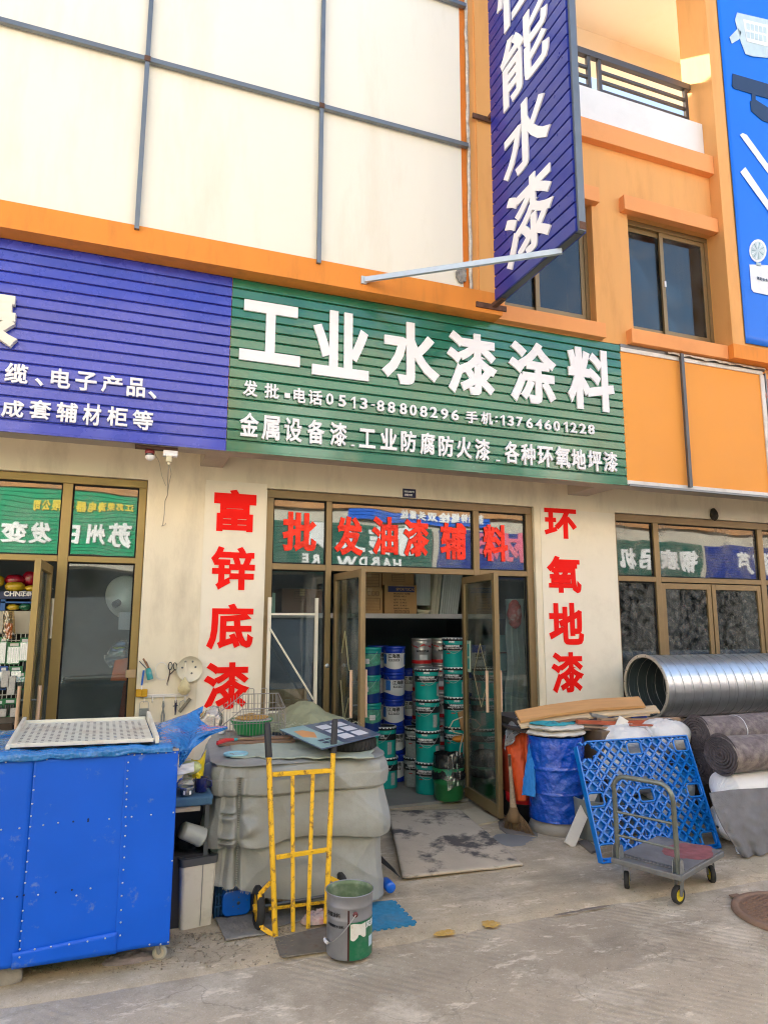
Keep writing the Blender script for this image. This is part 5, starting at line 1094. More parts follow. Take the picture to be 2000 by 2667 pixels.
mb = MB(); mb.box(.315, .60, -1.77, -1.75, .0, .69); mb.box(.315, .33, -2.1, -1.77, .35, .66); mb.build('dark_backing', mat('shelf_shade_panel', (.006, .01, .03), .7), t)  # near-black sheets added to stand for the shade beneath the shelf
c = at(487, 2068, -2.06); c.z = .744
t = thing('steel_pot', 'small steel pot with labels on the blue shelf', 'pot', tuple(c))
mb = MB(); mb.lathe([(.001, .002), (.030, .002), (.036, .008), (.037, .04), (.041, .044), (.041, .048), (.033, .047), (.03, .01), (.001, .01)], c, 26); mb.build('body', mat('brushed_pot', (.4, .42, .42), .22, .8), t)
for (a0, a1) in ((-2.2, -1.9), (-1.35, -1.05)):
    mb = MB(c and Matrix.Translation(c)); patch(mb, .0385, a0, a1, .012, .032, n=5); mb.build('label', PWH, t)
c = at(523, 2062, -2.0); c.z = .744
t = thing('navy_tin', 'navy blue enamel mug standing next to the steel pot', 'mug', tuple(c))
mb = MB(); mb.lathe([(.001, .002), (.031, .002), (.033, .006), (.034, .075), (.035, .078), (.031, .077), (.030, .01), (.001, .01)], c, 26); mb.build('body', mat('navy_enamel_mug', (.008, .012, .10), .25, coat=.5), t)
mb = MB(); mb.tube([c+Vector((.034, 0, .062)), c+Vector((.056, -.01, .058)), c+Vector((.058, -.01, .03)), c+Vector((.034, 0, .022))], .004, 8); mb.build('handle', MATS['navy_enamel_mug'], t)
c = at(487, 2030, -1.98); c.z = .79
blm = clear_film('white_bag_film', (.9, .9, .8), .25, .5)
tag(MB().grid(lambda u, v: c+Vector(((.055+.012*NZ(u*6, v*5))*math.cos(u*6.283)*max(math.sin(v*3.14), 0)**.6, .045*math.sin(u*6.283)*max(math.sin(v*3.14), 0), .035*math.cos(v*3.14)+(.04 if v < .08 else 0))), 36, 20).build('knotted_bag', blm, org=c), 'knotted thin white bag resting on the steel pot', 'bag')
c = at(494, 2000, -2.0)
t = thing('cabbage', 'pale green cabbage half wrapped in film above the steel pot', 'cabbage', tuple(c))
mb = MB(); mb.grid(lambda u, v: c+Vector(((.062+.004*math.sin(u*60))*math.cos(u*6.283)*math.sin(v*3.14), .05*math.sin(u*6.283)*math.sin(v*3.14), .038*math.cos(v*3.14))), 80, 18); mb.build('head', mat('cabbage_leaf', (.5, .56, .26), .6, var=.25, vs=16), t)
mb = MB(); mb.sheet(lambda u, v: at(420+u*85, 1998+v*26-u*14, -2.1)+Vector((0, -.03*math.sin(u*3)+.01*NZ(u*5, v*5), 0)), 16, 10, .003); mb.build('paper', PWH, t)
t = thing('yellow_bag', 'yellow and white printed bag standing behind the cabbage', 'bag', tuple(at(520, 2010, -1.9)))
YB = mat('yellow_glossy_bag', (.80, .62, .01), .35, var=.08, bump=1, bs=14, coat=.4)
mb = MB(); YP = [(490, 1990), (500, 1972), (523, 1970), (536, 1953), (540, 1960), (535, 1995), (520, 2025), (510, 2025)]
mb.sheet(lambda u, v: at(492+u*(44-8*v), 1976+v*48-(22*max(0, u-.6)/.4)*(1-v), -1.93)+Vector((0, -.05*math.sin(u*3.14)+.01*NZ(u*6, v*6), 0)), 24, 24, .003); mb.build('bag', YB, t)
mb = MB(); mb.sheet(lambda u, v: at(484+u*14, 1978+v*22, -1.96), 6, 6, .002); mb.build('white_part', PWH, t)
c = at(502, 2172, -1.92)
t = thing('white_tub', 'pale grey plastic tub lying tipped in a clear basin above the slim bin', 'tub', tuple(c))
ax2 = Matrix.Rotation(R(-62), 3, 'Y') @ Matrix.Rotation(R(18), 3, 'X')
mb = MB(); mb.lathe([(.001, .075), (.042, .073), (.046, .066), (.052, -.05), (.056, -.052), (.056, -.062), (.05, -.06), (.044, .06)], c, 28, ax2); mb.build('tub', mat('pale_grey_plastic', (.42, .44, .41), .3), t)
c = at(490, 2200, -1.9); c.z = .385
t = thing('clear_basin', 'clear plastic basin behind the slim bin', 'basin', tuple(c))
mb = MB(); mb.lathe([(.07, 0), (.09, .03), (.12, .10), (.125, .102), (.122, .106), (.085, .03), (.06, .005)], c+Vector((.02, .1, 0)), 36); mb.build('basin', clear_film('basin_plastic', (.6, .63, .66), .3, .1), t)
mb = MB(); mb.box(c.x-.1, c.x+.12, c.y, c.y+.16, 0, .383); o = mb.build('storage_box', mat('dark_storage_box', (.03, .03, .04), .7), org=(c.x, c.y+.08, 0)); tag(o, 'dark box behind the slim bin carrying the clear basin', 'box')
t = thing('slim_bin', 'tall narrow dirty white bin with grey rim beside the cabinet', 'bin', (.49, -1.84, 0))
BINM = mat('dirty_white_plastic', (.68, .64, .54), .5, var=.04, dirt=(.35, .30, .22), da=.45, ds=7)
fl_, fr_ = gr(470, 2427), gr(552, 2410); ex = (fr_-fl_).normalized(); ey = Vector((-ex.y, ex.x, 0)); W_ = (fr_-fl_).length
def rr(cx_, z, hw, hd, r_, n=5):
    pts = []
    for sx, sy, q0 in ((1, 1, 0), (-1, 1, 90), (-1, -1, 180), (1, -1, 270)):
        for k in range(n+1):
            q = R(q0+90*k/n); pts.append(cx_+ex*(sx*(hw-r_)+r_*math.cos(q))+ey*(sy*(hd-r_)+r_*math.sin(q))+Vector((0, 0, z)))
    return pts
def loft(mb, rings, cap0=True, cap1=False):
    n = len(rings[0]); vs = [p for r_ in rings for p in r_]; fs = [(i*n+k, i*n+(k+1) % n, (i+1)*n+(k+1) % n, (i+1)*n+k) for i in range(len(rings)-1) for k in range(n)]
    if cap0: fs.append(tuple(range(n))[::-1])
    if cap1: fs.append(tuple(range((len(rings)-1)*n, len(rings)*n)))
    mb.add(vs, fs); return mb
cc = (fl_+fr_)/2+ey*.10
mb = MB(); loft(mb, [rr(cc, .002, W_/2, .10, .02), rr(cc, .345, W_/2+.012, .112, .02), rr(cc, .345, W_/2+.004, .104, .02), rr(cc, .02, W_/2-.006, .092, .02)], True, True); mb.build('body', BINM, t)
GRIM = mat('dark_grey_plastic', (.085, .088, .095), .5)
mb = MB(); loft(mb, [rr(cc, .335, W_/2+.018, .118, .022), rr(cc, .375, W_/2+.022, .122, .022), rr(cc, .375, W_/2-.01, .09, .02), rr(cc, .34, W_/2-.012, .088, .02)], False); mb.build('rim', GRIM, t)
mb = MB(); f_ = cc-ey*.112; mb.bar(f_+Vector((0, 0, .01))+ex*.02+ey*.01, f_+Vector((0, 0, .34))+ex*.02-ey*.002, .004, .004); mb.build('seam', GRT, t)
mb = MB(); mb.grid(lambda u, v: cc+ex*((u-.5)*(W_-.02))+ey*((v-.5)*.17)+Vector((0, 0, .345+.018*NZ(u*6, v*5))), 24, 20); mb.build('black_bag', MATS['black_plastic_film'], t)

# ================================================================== TARP COVERED PILE
TRP = mat('grey_green_tarpaulin', (.325, .335, .31), .55, var=.08, vs=1.6, bump=.5, bs=120, dirt=(.22, .20, .15), da=.5, ds=2.4, spec=.4, wave=.5, ws=9)
t = thing('tarp_covered_pile', 'grey green tarpaulin with folds covering a waist high pile', 'tarp', (1.1, -1.3, 0))
PATH = [(.74, -.50), (.60, -1.2), (.545, -1.88), (.59, -1.96), (.69, -1.985), (1.15, -1.995), (1.50, -2.0), (1.58, -1.96), (1.625, -1.86), (1.70, -1.3), (1.82, -.55)]
PL = [Vector((x, y, 0)) for x, y in PATH]
cum = [0]
for a, b_ in zip(PL, PL[1:]): cum.append(cum[-1]+(b_-a).length)
def pth(u):
    s_ = u*cum[-1]; i = max(j for j in range(len(cum)-1) if cum[j] <= s_+1e-9); f = (s_-cum[i])/(cum[i+1]-cum[i])
    p = PL[i].lerp(PL[i+1], f); e = .01*cum[-1]
    return p
def pnor(u):
    a, b_ = pth(max(0, u-.012)), pth(min(1, u+.012)); d = (b_-a).normalized(); return Vector((d.y, -d.x, 0)), (a+b_)/2
U0 = cum[4]/cum[-1]    # the sewn corner at front left
def tarp(u, v):
    n, p = pnor(u); s_ = (u-U0)*cum[-1]
    if v <= 1:
        hem = .20-.06*max(0, min(1, s_/.15))-.10*max(0, min(1, (s_-.1)/.6)); hem = max(hem, .015)
        if s_ < 0: hem = .20+.03*min(1, -s_)
        z = hem+(.86-hem)*v
        seam2 = .425+.025*math.sin(s_*5)-.03*math.exp(-((s_-.15)/.12)**2); seam1 = .695
        if z > .79: o = .045*math.sqrt(max(0, 1-((z-.79)/.07)**2))-.018
        elif z > seam1: o = .026+.006*math.sin((z-seam1)*20)
        elif z > seam2: tt = (seam1-z)/(seam1-seam2); o = .002+.034*math.sin(min(1, tt)**1.5*2.6)+.010*tt
        else: tt = (seam2-z)/seam2; o = -.022+.045*tt+.012*math.sin(s_*9+tt*2)*tt
        if abs(z-seam1) < .008: o -= .008
        # gathers running out from the sewn corner
        if s_ > -.1:
            for zc, am in ((.60, 1.0), (.46, 1.2)):
                a_ = math.atan2(z-zc, max(s_, .001)+.02); w_ = math.exp(-max(s_, 0)/.26); o += .018*am*w_*math.sin(a_*5+zc*9)*min(1, abs(s_)*18)
        o -= .05*math.exp(-(s_/.016)**2)*(1 if .15 < z < .80 else .3)
        for A_, th, lam, ph in ((.016, .50, .42, .1), (.012, -.85, .36, .4), (.009, 1.2, .30, .7)):
            tq = (s_*math.cos(th)+z*math.sin(th))/lam+ph+.8*NZ(s_*1.3, z*1.5, th*9); fr = tq-math.floor(tq)
            o += A_*(1-abs(2*fr-1))**4*max(0, min(1, .35+2.0*NZ(s_*1.9, z*2.1, lam*31)))
        o += .0015*NZ(s_*14, z*12, 5)+.012*NZ(s_*1.4, z*1.8, 8)
        if s_ < 0: o += .016*math.sin(s_*26+z*5+2*NZ(z*3, s_*4))*min(1, -s_*5)+.006*NZ(s_*9, z*9)
        return p+n*o+Vector((0, 0, z-.02*max(0, NZ(s_*4, 3))*v))
    w_ = (v-1)/.6; c_ = Vector((1.15, -1.2, 0)); q = p+n*.02*(1-w_); q = q.lerp(c_, w_*.97)
    return q+Vector((0, 0, .862+.012*NZ(q.x*5, q.y*5)+.02*math.sin(min(w_*4, 1)*1.5)))
mb = MB(); mb.grid(lambda u, v: tarp(u, v*1.6), 560, 240); mb.build('tarpaulin', TRP, t)
mb = MB()
for k in range(60):     # thick sewn zip down the left front corner
    z = .22+k*.0095; n, p = pnor(U0); mb.bar(p+n*(-.008)+Vector((-.006, 0, z)), p+n*(-.008)+Vector((.006, 0, z)), .004, .004)
o = mb.build('zip_teeth', mat('dull_zip', (.16, .16, .15), .6), t); o['kind'] = 'stuff'
mb = MB(); 
for k in range(150):
    u = U0-.02+k/150*.28; 
    n, p = pnor(u); q = tarp(u, 0); mb.bar(q, q+Vector((random.uniform(-.006, .006), random.uniform(-.004, .004), -random.uniform(.006, .02))), .0012, .0012)
o = mb.build('frayed_hem', mat('frayed_thread', (.45, .45, .42), .9), t); o['kind'] = 'stuff'
ZP = .885
PCV = mat('pale_green_canvas', (.42, .46, .36), .9, var=.12, vs=4, bump=1, bs=60, dirt=(.26, .24, .17), da=.5, ds=5)
mb = MB(); mb.sheet(lambda u, v: (lambda p: Vector((p.x, p.y, ZP+.004+.01*NZ(p.x*8, p.y*8)+.003*NZ(p.x*40, p.y*40))))(gr(600+u*370+10*NZ(v*6, 1), 1975-v*45-6*NZ(u*9, 2), ZP)), 60, 16, .006)
tag(mb.build('canvas_sheet', PCV, org=(1.1, -1.3, ZP)), 'pale frayed canvas strip lying across the top of the tarp', 'canvas')
OLV = mat('olive_canvas', (.30, .31, .18), .9, var=.15, vs=4, bump=1, bs=50, dirt=(.2, .2, .12), da=.5, ds=4)
def mound(u, v):
    x = 1.05+u*.72; y = -1.0+v*.85; h_ = .02+.16*math.exp(-((u-.55)/.28)**2)*math.exp(-((v-.6)/.5)**2)+.03*NZ(u*5, v*5)+.012*NZ(u*14, v*14)
    return (x, y, ZP-.02+h_)
tag(MB().sheet(mound, 60, 40, .006).build('canvas_heap', OLV, org=(1.4, -.6, ZP)), 'crumpled olive green canvas heap in front of the left fixed window', 'canvas')
mb = MB()
for k in range(260):
    x, y = 1.0+random.random()*.75, -1.05+random.random()*.4; z = ZP+.02+.03*random.random(); a_ = random.uniform(0, 6.28); mb.bar((x, y, z), (x+.05*math.cos(a_), y+.03*math.sin(a_), z+.02*random.random()), .0012, .0012)
o = mb.build('loose_threads', mat('pale_thread', (.55, .56, .42), .9), org=(1.4, -.8, ZP)); o['kind'] = 'stuff'; tag(o, 'pale loose threads and straw strewn on the olive canvas', 'threads')
mb = MB(); a, b_ = gr(566, 1938, ZP+.01), gr(765, 1928, ZP+.01); mb.bar(a, b_, .11, .016); mb.bar(a+Vector((.02, .05, .016)), b_+Vector((0, .04, .016)), .08, .01)
tag(mb.build('wood_board', mat('rough_brown_wood', (.30, .18, .11), .85, var=.25, stretch=(2, 14, 14), vs=5, bump=1, bs=30), bevel=.002, org=a), 'rough brown board lying on the tarp under the red pliers', 'board')
t = thing('pliers', 'red handled pliers lying on the brown board', 'pliers', tuple(gr(600, 1930, ZP+.04)))
for d in (0, .018):
    mb = MB(); a, b_ = gr(566, 1934+d*200, ZP+.045), gr(608, 1927, ZP+.045); mb.tube([a, a.lerp(b_, .5)+Vector((0, 0, .006)), b_], [.009, .011, .009], 8); mb.build('grip', mat('red_grip', (.65, .03, .03), .4), t)
mb = MB(); mb.tube([gr(608, 1927, ZP+.045), gr(618, 1926, ZP+.045)], .009, 8); mb.build('collar', mat('turquoise_plastic', (.05, .4, .4), .4), t)
mb = MB(); mb.tube([gr(618, 1926, ZP+.045), gr(662, 1922, ZP+.045)], [.004, .002], 8); mb.build('shaft', mat('gold_shaft', (.4, .3, .15), .4, .6), t)
c = gr(614, 1967, ZP+.002)
tag(MB().lathe([(.001, 0), (.070, 0), (.074, .004), (.074, .013), (.069, .013), (.067, .006), (.001, .005)], c, 36).build('blue_lid', mat('pale_blue_lid', (.33, .62, .68), .35), org=c), 'round pale blue plastic lid lying on the tarp edge', 'plate')  # a loose pale blue lid
c = gr(577, 1912, ZP+.002)
t = thing('small_jar', 'little white capped jar behind the red pliers', 'jar', tuple(c))
MB().lathe([(.001, 0), (.022, 0), (.022, .02), (.018, .022)], c, 18).build('body', PWH, t); MB().lathe([(.021, .022), (.021, .034), (.001, .035)], c, 18).build('cap', PWH, t)
# basin of food in the wire basket
c = gr(645, 1921, ZP)+VDIR*.13; c.z = ZP
t = thing('green_basin', 'green plastic basin heaped with drying food inside the wire basket', 'basin', tuple(c))
mb = MB(); mb.lathe([(.001, .004), (.095, .004), (.105, .01), (.135, .07), (.15, .10), (.158, .104), (.158, .110), (.145, .108), (.128, .07), (.1, .02)], c, 40); mb.build('basin', mat('green_basin_plastic', (.01, .30, .07), .3, coat=.3), t)
mb = MB(); mb.grid(lambda u, v: c+Vector((.15*v*math.cos(u*6.283), .15*v*math.sin(u*6.283), .105+.012*(1-v))), 30, 4); mb.build('sieve', mat('old_pale_sieve', (.55, .5, .45), .6), t)
mb = MB()
for k in range(260):
    r_ = .11*math.sqrt(random.random()); q = random.random()*6.283; z = .118+.03*(1-r_/.11)*random.random(); s_ = .007+.006*random.random()
    p = c+Vector((r_*math.cos(q), r_*math.sin(q), z)); mb.bar(p-Vector((s_, 0, 0)), p+Vector((s_, s_*.6, s_*.4)), s_, s_*.7)
o = mb.build('dried_food', mat('dried_tan_food', (.48, .28, .08), .8, var=.4, vs=40), t); o['kind'] = 'stuff'
t = thing('wire_basket', 'empty steel wire basket tipped around the green basin', 'basket', tuple(c))
def bk(x, y, z): return c+Vector((x, y, z))
WB = mat('grey_basket_wire', (.36, .34, .31), .4, .7)
X0_, X1_, Y0_, Y1_ = -.20, .21, -.17, .17; H_ = .27
rim = [bk(X0_-.09, Y0_, .05), bk(X0_+.10, Y0_, .20), bk(X1_, Y0_, .20), bk(X1_+.02, Y1_, H_), bk(X0_+.16, Y1_, H_), bk(X0_-.04, Y1_, .12)]
bot = [bk(X0_, Y0_, .004), bk(X1_, Y0_, .004), bk(X1_, Y1_, .004), bk(X0_, Y1_, .004)]
mb = MB(); mb.tube(rim, .004, 6, closed=True); mb.build('rim', WB, t); mb = MB(); mb.tube(bot, .003, 6, closed=True); mb.build('base_wire', WB, t)
def zrim(x): return .05+(.15)*min(1, max(0, (x-(X0_-.09))/.19))
for k in range(19):
    x = X0_+.0+k*(X1_-X0_)/18
    for Yq, rise in ((Y0_, 0), (Y1_, .07)):
        mb = MB(); mb.tube([bk(x, Yq, .004), bk(x, Yq, zrim(x)+rise)], .0019, 5); mb.build('wire', WB, t)
for k in range(9):
    y = Y0_+k*(Y1_-Y0_)/8; mb = MB(); mb.tube([bk(X1_, y, .004), bk(X1_+.01, y, .2+.07*k/8)], .0019, 5); mb.build('wire', WB, t)
for z in (.10, .16):
    mb = MB(); mb.tube([bk(X0_+.02, Y0_, z) if z < .12 else bk(X0_+.07, Y0_, z), bk(X1_, Y0_, z), bk(X1_+.01, Y1_, z+.04), bk(X0_+.08, Y1_, z+.04)], .0022, 5); mb.build('wire', WB, t)
for x in (.02, .12):
    mb = MB(); mb.tube([bk(x-.022, Y1_, .16), bk(x-.022, Y1_, H_+.03), bk(x-.015, Y1_, H_+.04), bk(x+.015, Y1_, H_+.04), bk(x+.022, Y1_, H_+.03), bk(x+.022, Y1_, .16)], .0035, 6); mb.build('handle_loop', WB, t)
# tyre and information board on the tarp
c = gr(908, 1958, ZP)+VDIR*.10; c.z = ZP
TYR = mat('black_rubber', (.022, .022, .022), .75, var=.2, vs=20, bump=1, bs=50)
t = thing('small_tyre', 'small black tyre lying flat on the tarp under the information board', 'tyre', tuple(c))
mb = MB(); mb.lathe([(.10, .005), (.15, .004), (.168, .012), (.172, .04), (.168, .068), (.15, .078), (.10, .076), (.09, .06), (.092, .02), (.10, .005)], c, 48); mb.build('tyre', TYR, t)
for k in range(40):
    q = k/40*6.283; mb = MB(); p = c+Vector((.1725*math.cos(q), .1725*math.sin(q), 0)); d = Vector((-math.sin(q), math.cos(q), 0)); mb.bar(p+Vector((0, 0, .015)), p+d*.012+Vector((0, 0, .066)), .009, .004, (math.cos(q), math.sin(q), 0)); mb.build('tread_block', TYR, t)
q4 = [gr(729, 1901, .955), gr(838, 1950, .965), gr(991, 1912, .985), gr(890, 1872, .985)]
nrm = (q4[1]-q4[0]).cross(q4[3]-q4[0]).normalized()
t = thing('information_board', 'loose information board in pale teal and navy with white cards, lying on the tyre', 'board', tuple((q4[0]+q4[2])/2))
def qb(u, v, h_=0): return q4[0].lerp(q4[1], v).lerp(q4[3].lerp(q4[2], v), u)+nrm*h_   # u along the long side, v towards the camera
mb = MB(); mb.poly([qb(0, 0), qb(0, 1), qb(1, 1), qb(1, 0)], -nrm*.008); mb.build('board', mat('board_navy_face', (.07, .11, .19), .35, coat=.3), t)
mb = MB(); mb.poly([qb(.0, 0, .001), qb(.0, 1, .001), qb(.36, 1, .001), qb(.36, 0, .001)], -nrm*.001); mb.build('pale_panel', mat('board_teal_face', (.30, .50, .50), .35, coat=.3, var=.1), t)
mb = MB(); mb.poly([qb(.1, .2, .0022), qb(.06, .5, .0022), qb(.2, .62, .0022), qb(.3, .4, .0022), qb(.22, .22, .0022)], -nrm*.001); mb.build('orange_print', mat('board_orange_print', (.75, .34, .12), .4), t)
for i in range(2):
    for j in range(3):
        u0, v0 = .46+i*.24, .16+j*.26
        mb = MB(); mb.poly([qb(u0, v0, .0022), qb(u0, v0+.2, .0022), qb(u0+.18, v0+.2, .0022), qb(u0+.18, v0, .0022)], -nrm*.001); mb.build('white_card', PWH, t)
for j in range(4):
    mb = MB(); mb.poly([qb(.14+(j % 2)*.1, .72+(j//2)*.1, .0022), qb(.14+(j % 2)*.1, .78+(j//2)*.1, .0022), qb(.22+(j % 2)*.1, .78+(j//2)*.1, .0022), qb(.22+(j % 2)*.1, .72+(j//2)*.1, .0022)], -nrm*.001); mb.build('text_block', DKN, t)
ub = (q4[3]-q4[0]).normalized(); vb = nrm.cross(ub).normalized()
mb = MB(); text(mb, '公示栏', qb(.60, .12, .001), ub, vb, .03, .0015, 1.1); mb.build('lettering', mat('board_grey_print', (.2, .25, .3), .5), t)

# white steel stand leaning at the left fixed window
STW = mat('cream_steel_tube', (.74, .70, .58), .45, var=.04, dirt=(.4, .35, .25), da=.3, ds=6)
t = thing('steel_stand', 'cream steel tube frame with one diagonal standing before the left fixed window', 'frame', (1.4, -.16, .02))
def st(px, py, Y=-.15): return at(px, py, Y)
a, b_ = st(703, 1556), st(690, 1850); lx0, lx1 = a.x, b_.x
mb = MB(); mb.bar((lx0, -.15, .02), (lx0, -.15, a.z), .028, .028); mb.build('upright', STW, t); mb = MB(); p = st(825, 1558); mb.bar((p.x, -.15, .02), (p.x, -.15, p.z), .028, .028); mb.build('upright', STW, t)
for py, py2 in ((1600, 1600), (1853, 1850)):
    z = st(760, py).z; mb = MB(); mb.bar((lx0+.014, -.15, z), (p.x-.014, -.15, z), .018, .018); mb.build('cross_bar', STW, t)
mb = MB(); mb.bar(st(702, 1635, -.165), st(816, 1822, -.165), .02, .014); mb.build('diagonal', STW, t)

# ================================================================== HAND TRUCK, OPEN BUCKET, FLOOR LITTER
YLP = mat('worn_yellow_paint', (.84, .49, .015), .5, var=.08, vs=8, dirt=(.20, .09, .03), da=.95, ds=26, dr=(.52, .64))
t = thing('hand_truck', 'worn yellow sack truck with black grips leaning on the tarp', 'hand truck', (1.03, -2.17, 0))
def T(px, py, off=0):
    r_ = ray(px, py); k = ((-2.19+off-CAM.y)+.14*CAM.z)/(r_.y-.14*r_.z); return CAM+r_*k
mb = MB(); mb.tube([T(717, 2440), T(700, 1970)], .0155, 14); mb.build('upright', YLP, t)
mb = MB(); pR0 = T(849, 2405); pR0.z = max(pR0.z, .01); mb.tube([pR0, T(868, 1958)], .0155, 14); mb.build('upright', YLP, t)
GRP = mat('black_grip_rubber', (.02, .02, .022), .55)
for a4, b4 in (((700, 1973), (696, 1882)), ((868, 1962), (872.5, 1873))):
    mb = MB(); mb.tube([T(*a4), T(a4[0]+(b4[0]-a4[0])*.95, a4[1]+(b4[1]-a4[1])*.95), T(*b4)], [.021, .0185, .012], 14); mb.build('grip', GRP, t)
for a4, b4, w_ in (((710, 2018), (868, 2007), .026), ((719, 2234), (858, 2213), .024)):
    mb = MB(); mb.bar(T(*a4), T(*b4), .018, w_); mb.build('cross_bar', YLP, t, .003)
for a4, b4 in (((762, 2020), (763, 2428)), ((815, 2014), (802, 2420))):
    mb = MB(); mb.bar(T(*a4, .004), T(*b4, .004), .022, .012, (0, 1, 0)); mb.build('slat', YLP, t, .003)
mb = MB(); mb.bar(T(700, 2368, .10), T(850, 2350, .10), .012, .014); mb.build('lower_bar', YLP, t)
aL = at(672, 2382, -2.06); aR = at(888, 2352, -2.02)
for c_, s_ in ((Vector((aL.x, -2.06, .112)), -1), (Vector((aR.x, -2.02, .112)), 1)):
    ax_ = Matrix.Rotation(R(90), 3, 'Y')
    mb = MB(); mb.lathe([(.07, -.018), (.10, -.02), (.112, -.01), (.112, .01), (.10, .02), (.07, .018)], c_, 36, ax_); wo = mb.build('wheel', TYR, t)
    mb = MB(); mb.lathe([(.012, -.03), (.02, -.028), (.022, -.012), (.06, -.006), (.072, -.014), (.072, .014), (.06, .006), (.022, .012), (.02, .028), (.012, .03)], c_, 28, ax_); mb.build('rim', YLP, wo)
mb = MB(); mb.tube([Vector((aL.x-.03, -2.06, .112)), Vector((aR.x+.03, -2.02, .112))], .009, 10); mb.build('axle', DSTEEL, t)
for pts in ([(706, 2298), (676, 2330), (681, 2416), (716, 2440)], [(860, 2288), (897, 2306), (899, 2390), (852, 2405)]):
    mb = MB(); P_ = [T(*pts[0], .0), T(*pts[1], .03), T(*pts[2], .03), T(*pts[3], 0)]
    for a, b_ in zip(P_, P_[1:]): mb.bar(a, b_, .024, .008, (0, 1, 0))
    mb.build('side_bracket', YLP, t, .002)
mb = MB(); mb.poly([gr(714, 2444, .006), gr(728, 2488, .006), gr(738, 2494, .006), gr(852, 2478, .006), gr(852, 2412, .006)], (0, 0, -.005)); mb.build('toe_plate', mat('dirty_steel_plate', (.22, .20, .17), .6, .4, var=.25, vs=9, dirt=(.14, .08, .04), da=.8, ds=9), t, .002)
# open bucket
c = gr(906, 2511)+VDIR*.122; c.z = .004; r, h = .122, .305
t = thing('open_bucket', 'open empty steel bucket with a half green side and torn white label', 'bucket', tuple(c))
STB = mat('grey_printed_tinplate', (.34, .35, .38), .36, .6, var=.08, vs=5, dirt=(.2, .19, .18), da=.4, ds=9); GIN = mat('green_stained_inside', (.14, .20, .11), .5, .3, var=.3, vs=8, dirt=(.4, .42, .3), da=.7, ds=8)
mb = MB(); mb.lathe([(.001, .003), (r*.95, .003), (r*.97, .008), (r*.97, h*.6), (r*.985, h*.61), (r*.97, h*.63), (r*.985, h*.80), (r, h*.81), (r*.985, h*.83), (r*.985, h*.95), (r*1.02, h*.97), (r*1.03, h)], c, 44); mb.build('body', STB, t)
mb = MB(); mb.lathe([(r*1.03, h), (r*1.0, h-.003), (r*.965, h*.93), (r*.95, .01), (.001, .01)], c, 44); mb.build('inside', GIN, t)
mb = MB(); mb.tube([c+Vector((r*1.03*math.cos(k/40*6.283), r*1.03*math.sin(k/40*6.283), h)) for k in range(40)], .003, 6, closed=True); mb.build('rim', STB, t)
MT = Matrix.Translation(c); A0 = math.radians(-118)
mb = MB(MT); patch(mb, r*.978, A0+.18, A0+1.75, .006, h*.60, n=20); mb.build('green_panel', mat('deep_green_print', (.005, .14, .06), .35, coat=.3, dirt=(.2, .25, .2), da=.3, ds=20), t)
mb = MB(MT); patch(mb, r*.982, A0+.10, A0+.18, .006, h*.96, n=3); mb.build('dark_stripe', mat('maroon_print', (.05, .01, .01), .4), t)
mb = MB(MT); patch(mb, r*.986, A0+.22, A0+.95, .115, .175, (lambda u: -.008*math.sin(u*9)-.01*(u < .5), lambda u: .003*math.sin(u*7)), n=16); mb.build('torn_label', mat('torn_paper', (.7, .68, .62), .8, dirt=(.35, .2, .1), da=.5, ds=30), t)
mb = MB(MT); patch(mb, r*.983, A0+1.15, A0+1.5, .05, .10, n=6); mb.build('pale_label', mat('pale_blue_paper', (.45, .58, .66), .6), t)
mb = MB(MT); ctext(mb, '内墙涂料', r*.986, A0-.62, h*.66, .022, off=.02); ctext(mb, '丙烯酸防水涂料', r*.976, A0-.5, h*.50, .014, off=.015); mb.build('black_lettering', PBK, t)
mb = MB(MT); ctext(mb, '风彩', r*.982, A0+1.25, h*.47, .032, off=.02); mb.build('white_lettering', PWH, t)
mb = MB(MT); mb.lathe([(.013, 0), (.013, .006), (.001, .008)], (r*.99*math.cos(A0+.42), r*.99*math.sin(A0+.42), h*.73), 14, Matrix.Rotation(A0+.42, 3, 'Z') @ Matrix.Rotation(R(90), 3, 'Y')); mb.build('handle_ear', mat('dark_red_ear', (.12, .02, .02), .4), t)
hp = [c+Vector((r*1.07*math.cos(A0+.42-1.7*k/16), r*1.07*math.sin(A0+.42-1.7*k/16), h*(.73-.50*math.sin(k/16*1.9)))) for k in range(17)]
mb = MB(); mb.tube(hp, .0022, 6); mb.build('handle', WIRE, t)
mb = MB(); mb.tube(hp[12:16], .008, 8); mb.build('handle_grip', PWH, t)
# blue box, crate, grey mat, foam mat
t = thing('blue_plastic_box', 'bright blue plastic box with rounded face under the tarp hem', 'box', (.74, -1.98, 0))
BPL = mat('bright_blue_plastic', (.0, .12, .62), .32, coat=.3)
a, b_ = gr(578, 2400), gr(652, 2398); yy = a.y+.0
x0, x1 = a.x, at(652, 2380, yy).x
pts = []
for cx_, cz_, q0 in ((x1-.035, .118, 0), (x0+.035, .118, 90), (x0+.035, .052, 180), (x1-.035, .052, 270)):
    for k in range(6): q = R(q0+18*k); pts.append((cx_+.035*math.cos(q), yy, cz_+.035*math.sin(q)))
mb = MB(); mb.poly(pts[::-1], (0, .2, 0)); mb.build('body', BPL, t, .006)
mb = MB(); mb.lathe([(.009, 0), (.009, .003), (.001, .003)], ((x0+x1)/2+.01, yy-.001, .085), 16, rx)
mb.build('hole', DSTEEL, t)
for k, (dx, dz) in enumerate(((-.03, .02), (-.03, -.015), (.05, .01), (.0, .03), (.0, -.03))):
    mb = MB(); mb.lathe([(.0035, 0), (.0035, .002), (.001, .002)], ((x0+x1)/2+.01+dx, yy-.001, .085+dz), 8, rx); mb.build('screw_hole', DSTEEL, t)
